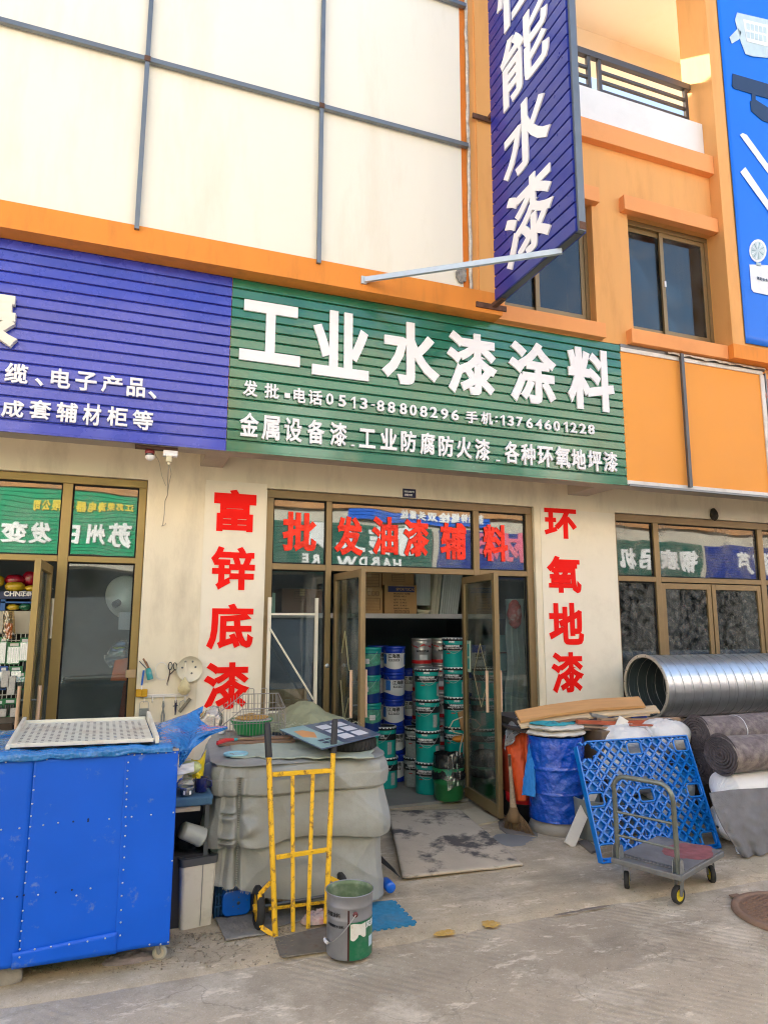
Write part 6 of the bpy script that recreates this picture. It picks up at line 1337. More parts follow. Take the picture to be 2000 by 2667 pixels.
t = thing('blue_crate', 'dark blue ribbed crate half hidden behind the bright blue box', 'crate', (.64, -1.9, 0))
cx0 = gr(557, 2395); NB = mat('dark_blue_crate', (.008, .07, .2), .5, dirt=(.1, .12, .14), da=.4, ds=9)
mb = MB(); mb.box(cx0.x, cx0.x+.30, cx0.y+.03, cx0.y+.33, 0, .19); mb.build('body', NB, t)
for k in range(7):
    mb = MB(); x = cx0.x+.003+k*.018; mb.box(x, x+.006, cx0.y+.0, cx0.y+.03, 0, .195); mb.build('rib', NB, t)
for z in (.0, .06, .12, .185):
    mb = MB(); mb.box(cx0.x-.002, cx0.x+.13, cx0.y-.002, cx0.y+.03, z, z+.008); mb.build('rib', NB, t)
mm_ = mat('grey_brown_sacking', (.25, .235, .21), .95, var=.2, vs=8, bump=1.5, bs=50, dirt=(.12, .11, .09), da=.5, ds=6)
q4b = [gr(560, 2398), gr(588, 2458), gr(715, 2436), gr(700, 2385)]
tag(MB().sheet(lambda u, v: q4b[0].lerp(q4b[3], u).lerp(q4b[1].lerp(q4b[2], u), v)+Vector((0, 0, .010+.006*NZ(u*6, v*6)+.003*NZ(u*20, v*14))), 40, 16, .006).build('sacking_mat', mm_, org=q4b[0]), 'flattened grey sacking lying under the hand truck wheel', 'mat')
q4c = [gr(700, 2385), gr(720, 2420), gr(870, 2385), gr(850, 2345)]
tag(MB().sheet(lambda u, v: q4c[0].lerp(q4c[3], u).lerp(q4c[1].lerp(q4c[2], u), v)+Vector((0, 0, .008+.006*NZ(u*6, v*6, 4))), 40, 16, .005).build('sacking_mat', mm_, org=q4c[0]), 'dusty sacking behind the bars of the hand truck', 'mat')
# interlocking foam mat
FM = mat('blue_foam_carpet', (.03, .24, .42), .95, var=.2, vs=30, bump=2, bs=160, dirt=(.25, .24, .2), da=.4, ds=5)
A_, B_, C_, D_ = gr(1082, 2406, .012), gr(1022, 2345, .012), gr(948, 2352, .012), gr(955, 2425, .012)
def teeth(a, b_, n, out):
    pts = []; d = (b_-a)/n
    for k in range(n):
        s_ = a+d*k; pts += [s_, s_+d*.3] + [s_+d*.25+out, s_+d*.8+out] + [s_+d*.72]
    return pts
ctr = (A_+B_+C_+D_)/4; e1 = (B_-A_); o1 = Vector((e1.y, -e1.x, 0)).normalized()*.014
if (A_+o1-ctr).length < (A_-ctr).length: o1 = -o1
e2 = (A_-D_); o2 = Vector((e2.y, -e2.x, 0)).normalized()*.014
if (A_+o2-ctr).length < (A_-ctr).length: o2 = -o2
mb = MB(); mb.poly(teeth(D_, A_, 7, o2)+teeth(A_, B_, 6, o1)+[B_, C_], (0, 0, -.010)); tag(mb.build('foam_mat', FM, org=ctr), 'blue interlocking foam mat poking out from under the tarp', 'mat')
q = gr(1010, 2310, .05)
tag(MB().lathe([(.03, -.05), (.033, -.045), (.033, .045), (.03, .05), (.001, .05)], (1.66, -1.86, .06), 20, rx).build('plastic_bottle', BPL, org=(1.66, -1.86, .05)), 'bright blue round bottle base showing at the right end of the tarp', 'bottle')
q = gr(828, 2400, .02)
tag(MB().grid(lambda u, v: q+Vector((.10*(1+.3*NZ(u*5, 3))*math.cos(u*6.283)*math.sin(v*1.57), .05*math.sin(u*6.283)*math.sin(v*1.57), .05*math.cos(v*1.57)*(1+.6*NZ(u*9, v*9)))), 50, 16).build('plastic_scrap', mat('red_white_scrap', (.6, .45, .42), .4, var=.3, vs=8, dirt=(.5, .03, .03), da=.9, ds=12, bump=2, bs=25), org=q), 'crumpled red and white plastic scrap behind the hand truck', 'scrap')

# ramp slab, floor patches, paint splashes
RMP = mat('worn_ramp_concrete', (.50, .425, .32), .85, var=.12, vs=3, bump=1, bs=60, dirt=(.05, .046, .048), da=.92, ds=2.1, dr=(.50, .58))
def rp_(u, v):
    a, b_, c_, d = gr(1010, 2118, .03), gr(1195, 2113, .035), gr(1362, 2258, .004), gr(1048, 2292, .02)
    p = a.lerp(b_, u).lerp(d.lerp(c_, u), v); p.z += .008*math.sin(v*3.14)+.004*NZ(u*6, v*6)+.003; return p
mb = MB(); mb.sheet(rp_, 40, 40, .014)
tag(mb.build('ramp_slab', RMP, org=rp_(.5, .5)), 'thin concrete slab laid as a ramp in front of the doorway, stained black', 'ramp')
tag(MB().sheet(lambda u, v: gr(945, 2215, .03).lerp(gr(1042, 2290, .02), v)+Vector((.06*u*(1-v), .1*u, .02*u+.01)), 10, 14, .01).build('ramp_side', mat('dark_ramp_side', (.05, .045, .04), .8), org=gr(1030, 2270)), 'dark edge strip along the left side of the ramp slab', 'strip')  # raised side face of the slab, its darkness put into the colour
mb = MB(); a = gr(1205, 2105, .034)
tag(MB().poly([gr(1195, 2112, .034), gr(1235, 2150, .02), gr(1300, 2137, .02), gr(1240, 2104, .034)], (0, 0, -.02)).build('threshold_stone', mat('tan_stone', (.48, .42, .30), .85, var=.1, dirt=(.25, .2, .14), da=.5, ds=5), org=a), 'pale tan stone at the right end of the threshold', 'stone')
YS_ = mat('dried_yellow_paint', (.56, .34, .08), .85, var=.2, vs=40, bump=1, bs=80, dirt=(.4, .33, .22), da=.7, ds=30)
def splash(label, px, py, rx_, ry_, m, sd_):
    c = gr(px, py, .004)
    def f(u, v):
        q = u*6.28318; k = 1+.45*NZ(math.cos(q)*1.5, math.sin(q)*1.5, sd_)+.25*NZ(math.cos(q)*4, math.sin(q)*4, sd_)+.12*NZ(math.cos(q)*11, math.sin(q)*11, sd_)
        x, y = c.x+rx_*k*v*math.cos(q), c.y+ry_*k*v*math.sin(q); return (x, y, gz(x, y)+.0058-.0035*v**6)
    tag(MB().grid(f, 72, 10).build('paint_splash', m, org=c), label, 'paint')
splash('yellow dried paint patch nearer the bucket', 1160, 2430, .065, .035, YS_, 1); splash('yellow dried paint patch farther right toward the trolley', 1276, 2407, .06, .045, YS_, 5)
STN = mat('dark_oil_stain', (.17, .14, .11), .7, var=.3, vs=30)
for i, (px, py, rx_, ry_, lab) in enumerate(((1480, 2378, .10, .010, 'dark streak stain on the pavement in front of the trolley, left part'), (1545, 2366, .12, .012, 'dark streak stain on the pavement in front of the trolley, right part'))): splash(lab, px, py, rx_, ry_, STN, 20+i)
splash('smooth wet grey patch beside the ramp slab', 1310, 2190, .25, .16, mat('damp_grey_concrete', (.22, .22, .21), .6, var=.1), 33)
mb = MB()
for k in range(900):
    u = random.random(); px = random.uniform(60, 760); py = 2440+random.random()**2*90-(px-400)*.06; p = gr(px, py, .006); s_ = random.uniform(.002, .006)
    if random.random() < .55: mb.bar(p, p+Vector((s_, s_*.5, s_*.5)), s_, s_)
    else: a_ = random.random()*6.28; l_ = random.uniform(.01, .05); mb.bar(p, p+Vector((l_*math.cos(a_), l_*math.sin(a_), .002)), .0015, .0015)
for k in range(500):
    p = gr(random.uniform(900, 2000), random.uniform(2240, 2600), .006); s_ = random.uniform(.0015, .004); mb.bar(p, p+Vector((s_, s_*.6, s_*.5)), s_, s_)
o = mb.build('ground_litter', mat('litter_mix', (.30, .25, .18), .9, var=.5, vs=40)); o['kind'] = 'stuff'; tag(o, 'twigs, grit and crumbs scattered along the pavement edge', 'litter')

# ================================================================== RIGHT HAND HEAP
# broom
t = thing('straw_broom', 'old brown straw broom standing head down beside the open right door leaf', 'broom', tuple(gr(1345, 2172)))
bt = gr(1350, 2172); topb = at(1337, 2112, bt.y+.08); top = at(1326, 1965, bt.y+.22)
STRW = mat('brown_straw', (.17, .105, .05), .9, var=.25, vs=30, stretch=(1, 1, .1))
mb = MB(); mb.tube([top, at(1332, 2040, bt.y+.16), topb], [.013, .018, .03], 10); mb.build('handle', mat('wrapped_straw_handle', (.34, .25, .16), .85, var=.3, vs=50, bump=1, bs=80), t)
L0, L1 = gr(1312, 2160), gr(1392, 2180)
for k in range(130):
    f = random.random(); p = L0.lerp(L1, f)+Vector((0, random.uniform(-.035, .035), random.uniform(0, .01))); q = topb+Vector(((f-.5)*.05, random.uniform(-.012, .012), random.uniform(-.01, .02)))
    mb = MB() if k == 0 else mb; mb.tube([q, q.lerp(p, .5)+Vector(((f-.5)*.03, 0, -.0)), p], [.003, .0028, .0012], 4)
mb.lathe([(.03, .03), (.045, -.02), (.065, -.08), (.001, -.1)], topb, 16)
o = mb.build('straw_head', STRW, t); o['kind'] = 'stuff'
mb = MB(); a, b_ = at(1326, 1968, bt.y+.16), gr(1338, 2138); mb.bar(a, b_, .02, .012); tag(mb.build('wood_stick', mat('dark_brown_wood', (.12, .07, .04), .8, var=.2), org=b_), 'thin dark brown stick standing behind the broom', 'stick')
# drum
DC = Vector((3.49, -1.03, 0))
t = thing('blue_drum', 'blue drum wrapped in shiny blue film standing beside the pallet', 'drum', tuple(DC))
DRM = mat('shiny_blue_film', (.0, .07, .50), .16, var=.12, vs=4, wave=1, ws=16, coat=.9, bump=3, bs=24, dirt=(.03, .2, .62), da=.4, ds=5)
mb = MB(); rd = .235
mb.grid(lambda u, v: DC+Vector(((rd+.006*NZ(math.cos(u*6.283)*3, math.sin(u*6.283)*3, v*9)+.004*math.sin(v*40)*NZ(u*30, v*3)+(.008 if abs(v-.62) < .015 or abs(v-.33) < .012 else 0))*math.cos(u*6.283), (rd+.006*NZ(math.cos(u*6.283)*3, math.sin(u*6.283)*3, v*9)+(.008 if abs(v-.62) < .015 or abs(v-.33) < .012 else 0))*math.sin(u*6.283), .10+v*.66)), 120, 90)
mb.add([DC+Vector((rd*math.cos(k/40*6.283), rd*math.sin(k/40*6.283), .10)) for k in range(40)], [tuple(range(40))]); mb.build('drum', DRM, t)
mb = MB(); mb.lathe([(.001, .10), (.21, .10), (.225, .06), (.25, .0), (.001, .0)], DC, 36, wob=.02); mb.build('plinth', mat('grey_plinth', (.30, .28, .25), .7, var=.2, bump=1, bs=40), t)
c = DC+Vector((0, 0, .76)); SCK = mat('dirty_white_sack', (.66, .62, .54), .85, var=.06, vs=6, bump=1, bs=50, dirt=(.35, .3, .22), da=.5, ds=6)
def layer(label, c_, rx_, ry_, z0, z1, m, nm, cat, sd_, amp=.03):
    f = lambda u, v: c_+Vector((rx_*(1+amp*2*NZ(math.cos(u*6.283)*2, math.sin(u*6.283)*2, sd_)+.05*NZ(u*30, v*5, sd_))*math.cos(u*6.283)*max(math.sin(v*3.1416), 0)**.35, ry_*(1+amp*NZ(u*9, sd_))*math.sin(u*6.283)*max(math.sin(v*3.1416), 0)**.35, z0+(z1-z0)*(1-v)+.010*NZ(math.cos(u*6.283)*4, math.sin(u*6.283)*4, v*3+sd_)))
    return tag(MB().grid(f, 90, 22).build(nm, m, org=c_+Vector((0, 0, z0))), label, cat)
layer('folded dirty white sack, lower one on top of the blue drum', DC, .26, .24, .755, .815, SCK, 'folded_sack', 'sack', 1); layer('folded dirty white sack, upper one on top of the blue drum', DC, .25, .23, .805, .86, SCK, 'folded_sack', 'sack', 4)
layer('thin turquoise cloth laid over the sacks on the drum', DC+Vector((-.03, .0, 0)), .20, .17, .852, .868, mat('turquoise_cloth', (.03, .32, .38), .8, var=.1, bump=1, bs=40), 'cloth', 'cloth', 7)
# orange tarp, blue cloth, black tub
ORT = mat('orange_red_tarp', (.72, .09, .012), .6, var=.12, vs=5, bump=1.5, bs=14, dirt=(.4, .05, .01), da=.5, ds=4)
TO = [(1320, 1945, -.80), (1338, 1922, -.78), (1360, 1906, -.8), (1384, 1908, -.85)]; BO = [(1345, 2085, -.86), (1352, 2088, -.92), (1368, 2082, -.95), (1388, 2080, -.98)]
def drape(TP, BT, sd_, amp=.03, nf=9):
    def f(u, v):
        a, b_ = lerp_pl(TP, u), lerp_pl(BT, u); p = at(a[0]+(b_[0]-a[0])*v, a[1]+(b_[1]-a[1])*v, a[2]+(b_[2]-a[2])*v)
        p.y += amp*math.sin(u*nf+NZ(v*2, sd_)*2)*(.3+.7*v)+.012*NZ(u*7, v*9, sd_); return p
    return f
tag(MB().sheet(drape(TO, BO, 3), 50, 60, .004).build('orange_tarp', ORT, org=at(1360, 2080, -.9)), 'orange red tarpaulin hanging between the door leaf and the drum', 'tarp')
tag(MB().sheet(drape([(1378, 1925, -.98), (1392, 1938, -1.02)], [(1358, 2072, -1.06), (1391, 2076, -1.1)], 6, .02, 5), 24, 50, .004).build('blue_cloth', mat('blue_cloth', (.02, .20, .55), .85, var=.1, bump=1, bs=60, dirt=(.05, .25, .6), da=.4, ds=9), org=at(1375, 2074, -1.05)), 'sky blue cloth strip hanging in front of the orange tarpaulin', 'cloth')
c = gr(1375, 2150)+VDIR*.14; c.z = 0
t = thing('black_tub', 'black tub with a red band under the orange tarpaulin', 'tub', tuple(c))
MB().lathe([(.001, 0), (.13, 0), (.15, .16), (.155, .165), (.001, .165)], c, 32).build('tub', mat('black_tub_plastic', (.015, .015, .018), .4), t); MB().lathe([(.152, .165), (.158, .17), (.162, .24), (.001, .245)], c, 32).build('red_band', PRD, t)
mb = MB(); mb.lathe([(.001, .245), (.15, .245), (.15, .62), (.13, .70), (.001, .72)], c+Vector((.0, .06, 0)), 24); tag(mb.build('covered_barrel', mat('rust_red_cover', (.45, .05, .02), .7, var=.2), org=c+Vector((0, .06, .245))), 'rust red covered barrel hidden under the orange tarpaulin', 'barrel')
tag(MB().poly([gr(1295, 2130, .012), gr(1300, 2158, .012), gr(1320, 2172, .012), gr(1400, 2178, .012), gr(1395, 2140, .012)], (0, 0, -.01)).build('floor_board', mat('dark_grey_board', (.17, .15, .13), .8, var=.2), org=gr(1340, 2160)), 'thin dark board on the ground under the broom', 'board')
SIL = mat('silver_foil_sheet', (.55, .56, .57), .28, .75, var=.15, vs=8, bump=3, bs=12)
tag(MB().sheet(drape([(1316, 1905, -.70), (1335, 1872, -.66), (1370, 1862, -.7), (1388, 1868, -.75)], [(1316, 1955, -.82), (1330, 1935, -.86), (1358, 1910, -.9), (1392, 1895, -.92)], 9, .035, 14), 60, 30, .003).build('foil_sheet', SIL, org=at(1345, 1930, -.8)), 'crumpled silver foil sheet over the left end of the heap', 'foil')
# rubbish heap body: crates and boxes behind the pallet that carry the planks
t = tag(MB().box(3.80, 4.15, -1.25, -.55, 0, .80).build('heap_box', mat('dull_brown_carton', (.16, .11, .07), .9, var=.2), bevel=.01, org=(3.9, -.9, 0)), 'brown carton standing in the middle of the heap behind the pallet', 'box')
tag(MB().box(3.28, 3.72, -.76, -.3, 0, .86).build('heap_box', mat('dark_heap_box', (.06, .05, .045), .9, var=.2), org=(3.5, -.6, 0)), 'dark box against the wall behind the drum', 'box')
c = gr(1580, 2200)+VDIR*.18; c.z = 0
t = tag(MB().lathe([(.001, 0), (.17, 0), (.185, .02), (.20, .30), (.205, .31), (.195, .315), (.18, .05)], c, 36).build('grey_tub', mat('grey_green_tub', (.22, .25, .24), .55, var=.1, dirt=(.12, .12, .1), da=.4, ds=5), org=c), 'grey green plastic tub behind the lower left of the pallet', 'tub')
t = tag(MB().lathe([(.001, 0), (.17, 0), (.185, .02), (.195, .26), (.001, .27)], c+Vector((.42, .06, 0)), 30).build('grey_tub', MATS['grey_green_tub'], org=c+Vector((.42, .06, 0))), 'second grey tub behind the middle of the pallet', 'tub')
tag(MB().poly([gr(1505, 2192, .02), gr(1540, 2220, .02), gr(1560, 2212, .02), gr(1525, 2185, .02)], (0, 0, -.018)).build('floor_board', MATS['dark_grey_board'], org=gr(1530, 2205)), 'short dark board on the ground at the foot of the pallet', 'board')
WSK = mat('white_woven_sack', (.74, .73, .70), .7, var=.05, vs=5, bump=1.5, bs=22, dirt=(.42, .4, .36), da=.35, ds=4)
def sack(label, c_, rx_, ry_, rz_, sd_):
    c_ = Vector(c_)
    return tag(MB().grid(lambda u, v: c_+Vector((rx_*(1+.16*NZ(math.cos(u*6.283)*2, math.sin(u*6.283)*2, v*3+sd_))*math.cos(u*6.283)*max(math.sin(v*3.1416), 0)**.7, ry_*(1+.16*NZ(u*5, v*3, sd_))*math.sin(u*6.283)*max(math.sin(v*3.1416), 0)**.7, rz_*math.cos(v*3.1416)*(1+.12*NZ(u*6, v*6, sd_))+.008*NZ(u*30, v*20, sd_))), 80, 40).build('white_sack', WSK, org=c_-Vector((0, 0, rz_))), label, 'sack')
sack('bulging white sack at the top of the heap left of the felt rolls', at(1625, 1925, -1.2), .24, .2, .12, 1); sack('bulging white sack at the top right corner of the pallet', at(1730, 1915, -1.25), .24, .2, .13, 4)
sack('large white sack showing through the upper middle of the pallet', at(1660, 2010, -1.3), .30, .18, .17, 7); sack('white sack showing through the right of the pallet', at(1740, 2050, -1.35), .24, .18, .16, 9); sack('creased pale sack low behind the right of the pallet', at(1750, 2140, -1.4), .26, .16, .14, 12)
# planks and mouldings on the heap
def plank(label, pts, wd, th, m, nm='plank', up=(0, 0, 1), prof=None):
    P = [at(*p) for p in pts]; mb = MB(); n = 16
    def pos(u): 
        x = u*(len(P)-1); i = min(int(x), len(P)-2); f = x-i; return P[i].lerp(P[i+1], f)
    vs = []
    for i in range(n+1):
        p = pos(i/n)
        for a, b_ in ((-.5, 0), (-.3, .3), (-.1, .05), (.1, .05), (.3, .35), (.5, .25), (.5, -.6), (-.5, -.8)) if prof else ((-.5, .5), (.5, .5), (.5, -.5), (-.5, -.5)):
            vs.append(p+Vector((0, -.30*a*wd, 0))*0+Vector((0, -a*wd*.75, -a*wd*.66 if up == 'tilt' else 0))+Vector((0, 0, b_*th)))
    k = 8 if prof else 4; fs = [(i*k+j, i*k+(j+1) % k, (i+1)*k+(j+1) % k, (i+1)*k+j) for i in range(n) for j in range(k)]+[tuple(range(k))[::-1], tuple(range(n*k, n*k+k))]
    mb.add(vs, fs); return tag(mb.build(nm, m, org=P[0]), label, 'plank')
WDO = mat('varnished_orange_wood', (.52, .27, .09), .45, var=.12, vs=3, stretch=(1, 10, 10), coat=.2); WDP = mat('pale_pine_back', (.55, .42, .26), .75, var=.12, vs=4, stretch=(1, 12, 12)); WDR = mat('red_brown_wood', (.40, .08, .03), .6, var=.2, vs=4, stretch=(1, 12, 12), dirt=(.35, .25, .15), da=.5, ds=6); WDD = mat('weathered_wood', (.33, .22, .14), .8, var=.25, vs=5, stretch=(1, 12, 12))
plank('long varnished orange moulding on top of the heap', [(1348, 1868, -.95), (1436, 1851, -.95), (1550, 1836, -.95), (1672, 1829, -.95)], .11, .02, WDO, 'moulding', 'tilt')
plank('pale wavy pine moulding just under the orange one', [(1352, 1886, -.98), (1440, 1873, -.98), (1560, 1856, -.98), (1712, 1846, -.98)], .08, .018, WDP, 'moulding', 'tilt', True)
plank('red brown plank lying across the white sacks', [(1502, 1880, -1.15), (1600, 1884, -1.15), (1700, 1880, -1.15)], .05, .03, WDR); plank('weathered plank with rough edge right of the red brown one', [(1560, 1876, -1.08), (1660, 1877, -1.08), (1766, 1874, -1.08)], .07, .035, WDD)
plank('short grey batten under the mouldings', [(1538, 1862, -1.0), (1580, 1870, -1.06)], .05, .03, mat('grey_batten', (.2, .2, .2), .7))
CBR = mat('old_brown_cardboard', (.25, .165, .10), .9, var=.2, bump=1, bs=30)
for i, (TP, BT, lab) in enumerate((([(1420, 1893, -.9), (1500, 1876, -.9), (1610, 1880, -.9)], [(1440, 1905, -1.05), (1520, 1905, -1.1), (1605, 1898, -1.1)], 'curved brown cardboard sheet under the red brown plank'), ([(1455, 1885, -1.0), (1485, 1885, -1.0)], [(1468, 1912, -1.1), (1503, 1917, -1.12)], 'folded cardboard flap beside the blue sheet'), ([(1380, 1900, -.95), (1412, 1896, -.95)], [(1395, 1914, -1.05), (1420, 1912, -1.05)], 'small cardboard piece above the turquoise cloth'))):
    tag(MB().sheet(drape(TP, BT, i, .02, 6), 30, 14, .006).build('cardboard_sheet', CBR, org=at(BT[0][0], BT[0][1], BT[0][2])), lab, 'cardboard')
tag(MB().sheet(drape([(1422, 1888, -1.0), (1440, 1888, -.98), (1456, 1905, -1.0)], [(1410, 1914, -1.15), (1432, 1920, -1.2), (1452, 1921, -1.16)], 5, .02, 4), 30, 20, .004).build('blue_sheet', mat('navy_blue_sheet', (.005, .05, .35), .5), org=at(1430, 1920, -1.15)), 'bent deep blue plastic sheet on the drum', 'sheet')
tag(MB().sheet(drape([(1578, 1862, -.9), (1630, 1853, -.88), (1685, 1866, -.9)], [(1580, 1872, -1.0), (1640, 1868, -1.0), (1690, 1885, -1.02)], 8, .02, 9), 30, 8, .003).build('blue_tarp_edge', mat('navy_blue_sheet', (0, 0, 0)), org=at(1630, 1870, -.95)), 'edge of dark blue tarpaulin under the mouldings', 'tarp')
plank('small white painted stick on the right sack', [(1682, 1893, -1.3), (1697, 1912, -1.42)], .035, .02, PWH, 'stick')
tag(MB().box(3.2, 4.6, -1.0, -.5, .78, .80).build('dark_board', mat('dark_heap_board', (.05, .04, .035), .9), org=(3.9, -.75, .78)), 'dark board under the cardboard on the heap', 'board')
a = gr(1482, 2203, .01); b_ = at(1624, 1872, -1.18)
mb = MB(); d_ = (b_-a).normalized(); mb.bar(a, b_, .085, .02, Vector((-.3, -.9, .3))); tag(mb.build('white_plank', mat('white_laminate_board', (.68, .64, .56), .6, var=.05, dirt=(.4, .3, .2), da=.3, ds=8), bevel=.002, org=a), 'long white painted board leaning behind the blue pallet', 'plank')

for i, (a4, b4, y_, wd_, m_, lab) in enumerate((((1405, 1890), (1500, 1897), -1.08, .05, WDD, 'thin grey wood slat between the mouldings and the turquoise cloth'), ((1520, 1893), (1640, 1903), -1.18, .035, WDD, 'weathered slat poking over the left white sack'),
        ((1600, 1872), (1690, 1862), -1.1, .04, WDP, 'short pale slat above the weathered plank'), ((1640, 1889), (1748, 1893), -1.3, .03, WDR, 'thin red edged strip across the right white sack'), ((1452, 1882), (1530, 1872), -1.1, .06, CBR, 'torn strip of cardboard beside the bent blue sheet'))):
    plank(lab, [(a4[0], a4[1], y_), ((a4[0]+b4[0])/2, (a4[1]+b4[1])/2-2, y_), (b4[0], b4[1], y_+.05)], wd_, .012, m_, 'wood_offcut' if m_ is not CBR else 'cardboard_strip')
# ---- blue plastic pallet stood on edge
t = thing('plastic_pallet', 'blue plastic lattice pallet standing on edge and leaning on the heap', 'pallet', (3.8, -1.87, 0))
PO = Vector((3.285, -1.865, .012)); PW, PH = 1.07, .84; pux = Vector((1.0, -.02, 0)).normalized(); puy = Vector((.055, .34, .78)).normalized(); pun = pux.cross(puy).normalized()
PLM = mat('pallet_blue_plastic', (.0, .17, .62), .38, var=.06, vs=5, dirt=(.02, .22, .4), da=.4, ds=4, coat=.15); PLT = mat('pallet_web_plastic', (.0, .13, .38), .45, var=.1)
def pp(x, y, d=0): return PO+pux*x+puy*y+pun*(-d)    # d>0 goes away from the camera
if pun.y > 0: pun = -pun
def pp(x, y, d=0): return PO+pux*x+puy*y-pun*d
socks = [(x, y) for y in (.07, .42, .77) for x in (.075, .535, .995)]
def insock(x, y): return any(abs(x-a) < .075 and abs(y-b_) < .055 for a, b_ in socks)
mb = MB(); pitch = .092; N = 60
for sgn in (1, -1):
    for k in range(-14, 26):
        # line x - sgn*y*1.15 = k*pitch
        seg = []; steps = 40
        for j in range(steps):
            y0_, y1_ = PH*j/steps, PH*(j+1)/steps; ym = (y0_+y1_)/2
            x0_ = k*pitch+sgn*y0_*1.05-(.5*pitch if sgn > 0 else 0); x1_ = k*pitch+sgn*y1_*1.05-(.5*pitch if sgn > 0 else 0); xm = (x0_+x1_)/2
            ok = .012 < xm < PW-.012 and not insock(xm, ym)
            if ok: seg.append((x0_, y0_, x1_, y1_))
            if (not ok or j == steps-1) and seg:
                a0, a1 = seg[0][:2], seg[-1][2:]; mb.bar(pp(*a0, .018), pp(*a1, .018), .0135, .028, pun); seg = []
mb.build('lattice', PLM, t)
mb = MB()     # thin webs closing the edge strips and the middle
for (xa, xb, ya, yb) in ((0, .16, 0, PH), (PW-.15, PW, 0, PH), (.44, .63, 0, PH), (0, PW, 0, .13), (0, PW, .36, .48), (0, PW, PH-.05, PH)):
    nx, ny = max(1, int((xb-xa)/.03)), max(1, int((yb-ya)/.03))
    for i in range(nx):
        for j in range(ny):
            x_, y_ = xa+(i+.5)*(xb-xa)/nx, ya+(j+.5)*(yb-ya)/ny
            if insock(x_, y_): continue
            kx = (x_-1.05*y_)/pitch+.5; ky = (x_+1.05*y_)/pitch
            if (int(math.floor(kx))+int(math.floor(ky))) % 3 == 0: continue
            hx, hy = (xb-xa)/nx/2, (yb-ya)/ny/2
            mb.add([pp(x_-hx, y_-hy, .028), pp(x_+hx, y_-hy, .028), pp(x_+hx, y_+hy, .028), pp(x_-hx, y_+hy, .028)], [(0, 1, 2, 3)])
mb.build('web', PLT, t)['kind'] = 'stuff'
mb = MB()
for y_ in (.14, .21, .28, .36, .48, .56, .64, .70): mb.bar(pp(.01, y_, .022), pp(PW-.01, y_, .022), .003, .02, pun)
for x_ in (.16, .44, .535, .63, .92):
    for (ya, yb) in ((.13, .36), (.48, .71)): mb.bar(pp(x_, ya, .022), pp(x_, yb, .022), .003, .02, pun)
mb.build('thin_rib', PLM, t)
for a4, b4 in (((0, 0), (PW, 0)), ((PW, 0), (PW, PH)), ((.1, PH), (PW, PH)), ((0, 0), (0, PH-.03))):
    mb = MB(); mb.bar(pp(*a4, .018), pp(*b4, .018), .012, .05, pun); mb.build('edge_rail', PLM, t, .002)
for (a4, b4) in socks:
    if (a4, b4) == (.075, .77): continue
    mb = MB(); pts = []
    for sx, sy, q0 in ((1, 1, 0), (-1, 1, 90), (-1, -1, 180), (1, -1, 270)):
        for k in range(4): q = R(q0+30*k); pts.append(pp(a4+sx*.042+.026*math.cos(q), b4+sy*.026+.022*math.sin(q), .012))
    mb.tube(pts, .008, 6, closed=True); mb.build('socket_rim', PLM, t)

# ---- platform trolley
t = thing('platform_trolley', 'grey platform trolley with folding tube handle, stained red on its deck', 'trolley', (3.43, -2.38, 0))
f0, f1, f3 = gr(1590, 2234, .19), gr(1775, 2283, .19), gr(1899, 2226, .19)
ex_ = (f1-f0).normalized(); dl = (f1-f0).length; ey_ = Vector((-ex_.y, ex_.x, 0)); DL = (f3-f1).dot(ey_)*1.07
def tp(a, b_, z): return Vector((f0.x, f0.y, 0))+ex_*a+ey_*b_+Vector((0, 0, z))
TGR = mat('worn_grey_steel', (.20, .205, .20), .5, .35, var=.15, vs=9, dirt=(.13, .08, .045), da=.5, ds=8)
DECK = mat('dirty_grey_rubber', (.16, .16, .165), .85, var=.2, vs=6, bump=1, bs=120, dirt=(.26, .25, .24), da=.6, ds=5)
mb = MB(); ZD = .19
mb.poly([tp(0, 0, ZD), tp(dl, 0, ZD), tp(dl, DL, ZD), tp(0, DL, ZD)], (0, 0, -.035)); mb.build('frame', TGR, t, .006)
mb = MB(); mb.poly([tp(.012, .075, ZD), tp(dl-.012, .075, ZD), tp(dl-.012, DL-.01, ZD), tp(.012, DL-.01, ZD)], (0, 0, .006)); mb.build('deck_mat', DECK, t, .003)
mb = MB(); pts = []
cs = tp(dl*.66, DL*.70, ZD+.0075)
for k in range(40):
    q = k/40*6.283; f = 1+.22*NZ(math.cos(q)*1.3, math.sin(q)*1.3, 4)+.1*NZ(math.cos(q)*6, math.sin(q)*6, 4); pts.append(cs+ex_*(.14*f*math.cos(q))+ey_*(.20*f*math.sin(q)))
mb.poly(pts, (0, 0, -.001)); mb.build('red_stain', mat('faded_red_powder', (.26, .085, .09), .9, var=.3, vs=14, dirt=(.17, .16, .165), da=1, ds=7), t)
TUB = mat('grey_green_tube', (.20, .22, .19), .38, .5, var=.12, vs=9, dirt=(.12, .08, .05), da=.4, ds=14, coat=.2)
h0, h1 = tp(.035, .035, 0), tp(dl-.035, .035, 0); lean = ey_*(-.02)
P_ = [h0+Vector((0, 0, ZD)), h0+lean*.6+Vector((0, 0, ZD+.42))]; zt_ = .705
w_ = (h1-h0).length; cr = .085
for k in range(7): q = R(180-15*k); P_.append(h0+ex_*(cr+cr*math.cos(q))+lean+Vector((0, 0, zt_-cr+cr*math.sin(q))))
for k in range(7): q = R(90-15*k); P_.append(h1-ex_*(cr-cr*math.cos(q))+lean+Vector((0, 0, zt_-cr+cr*math.sin(q))))
P_ += [h1+lean*.6+Vector((0, 0, ZD+.42)), h1+Vector((0, 0, ZD))]
mb = MB(); mb.tube(P_, .0155, 14); mb.build('handle', TUB, t)
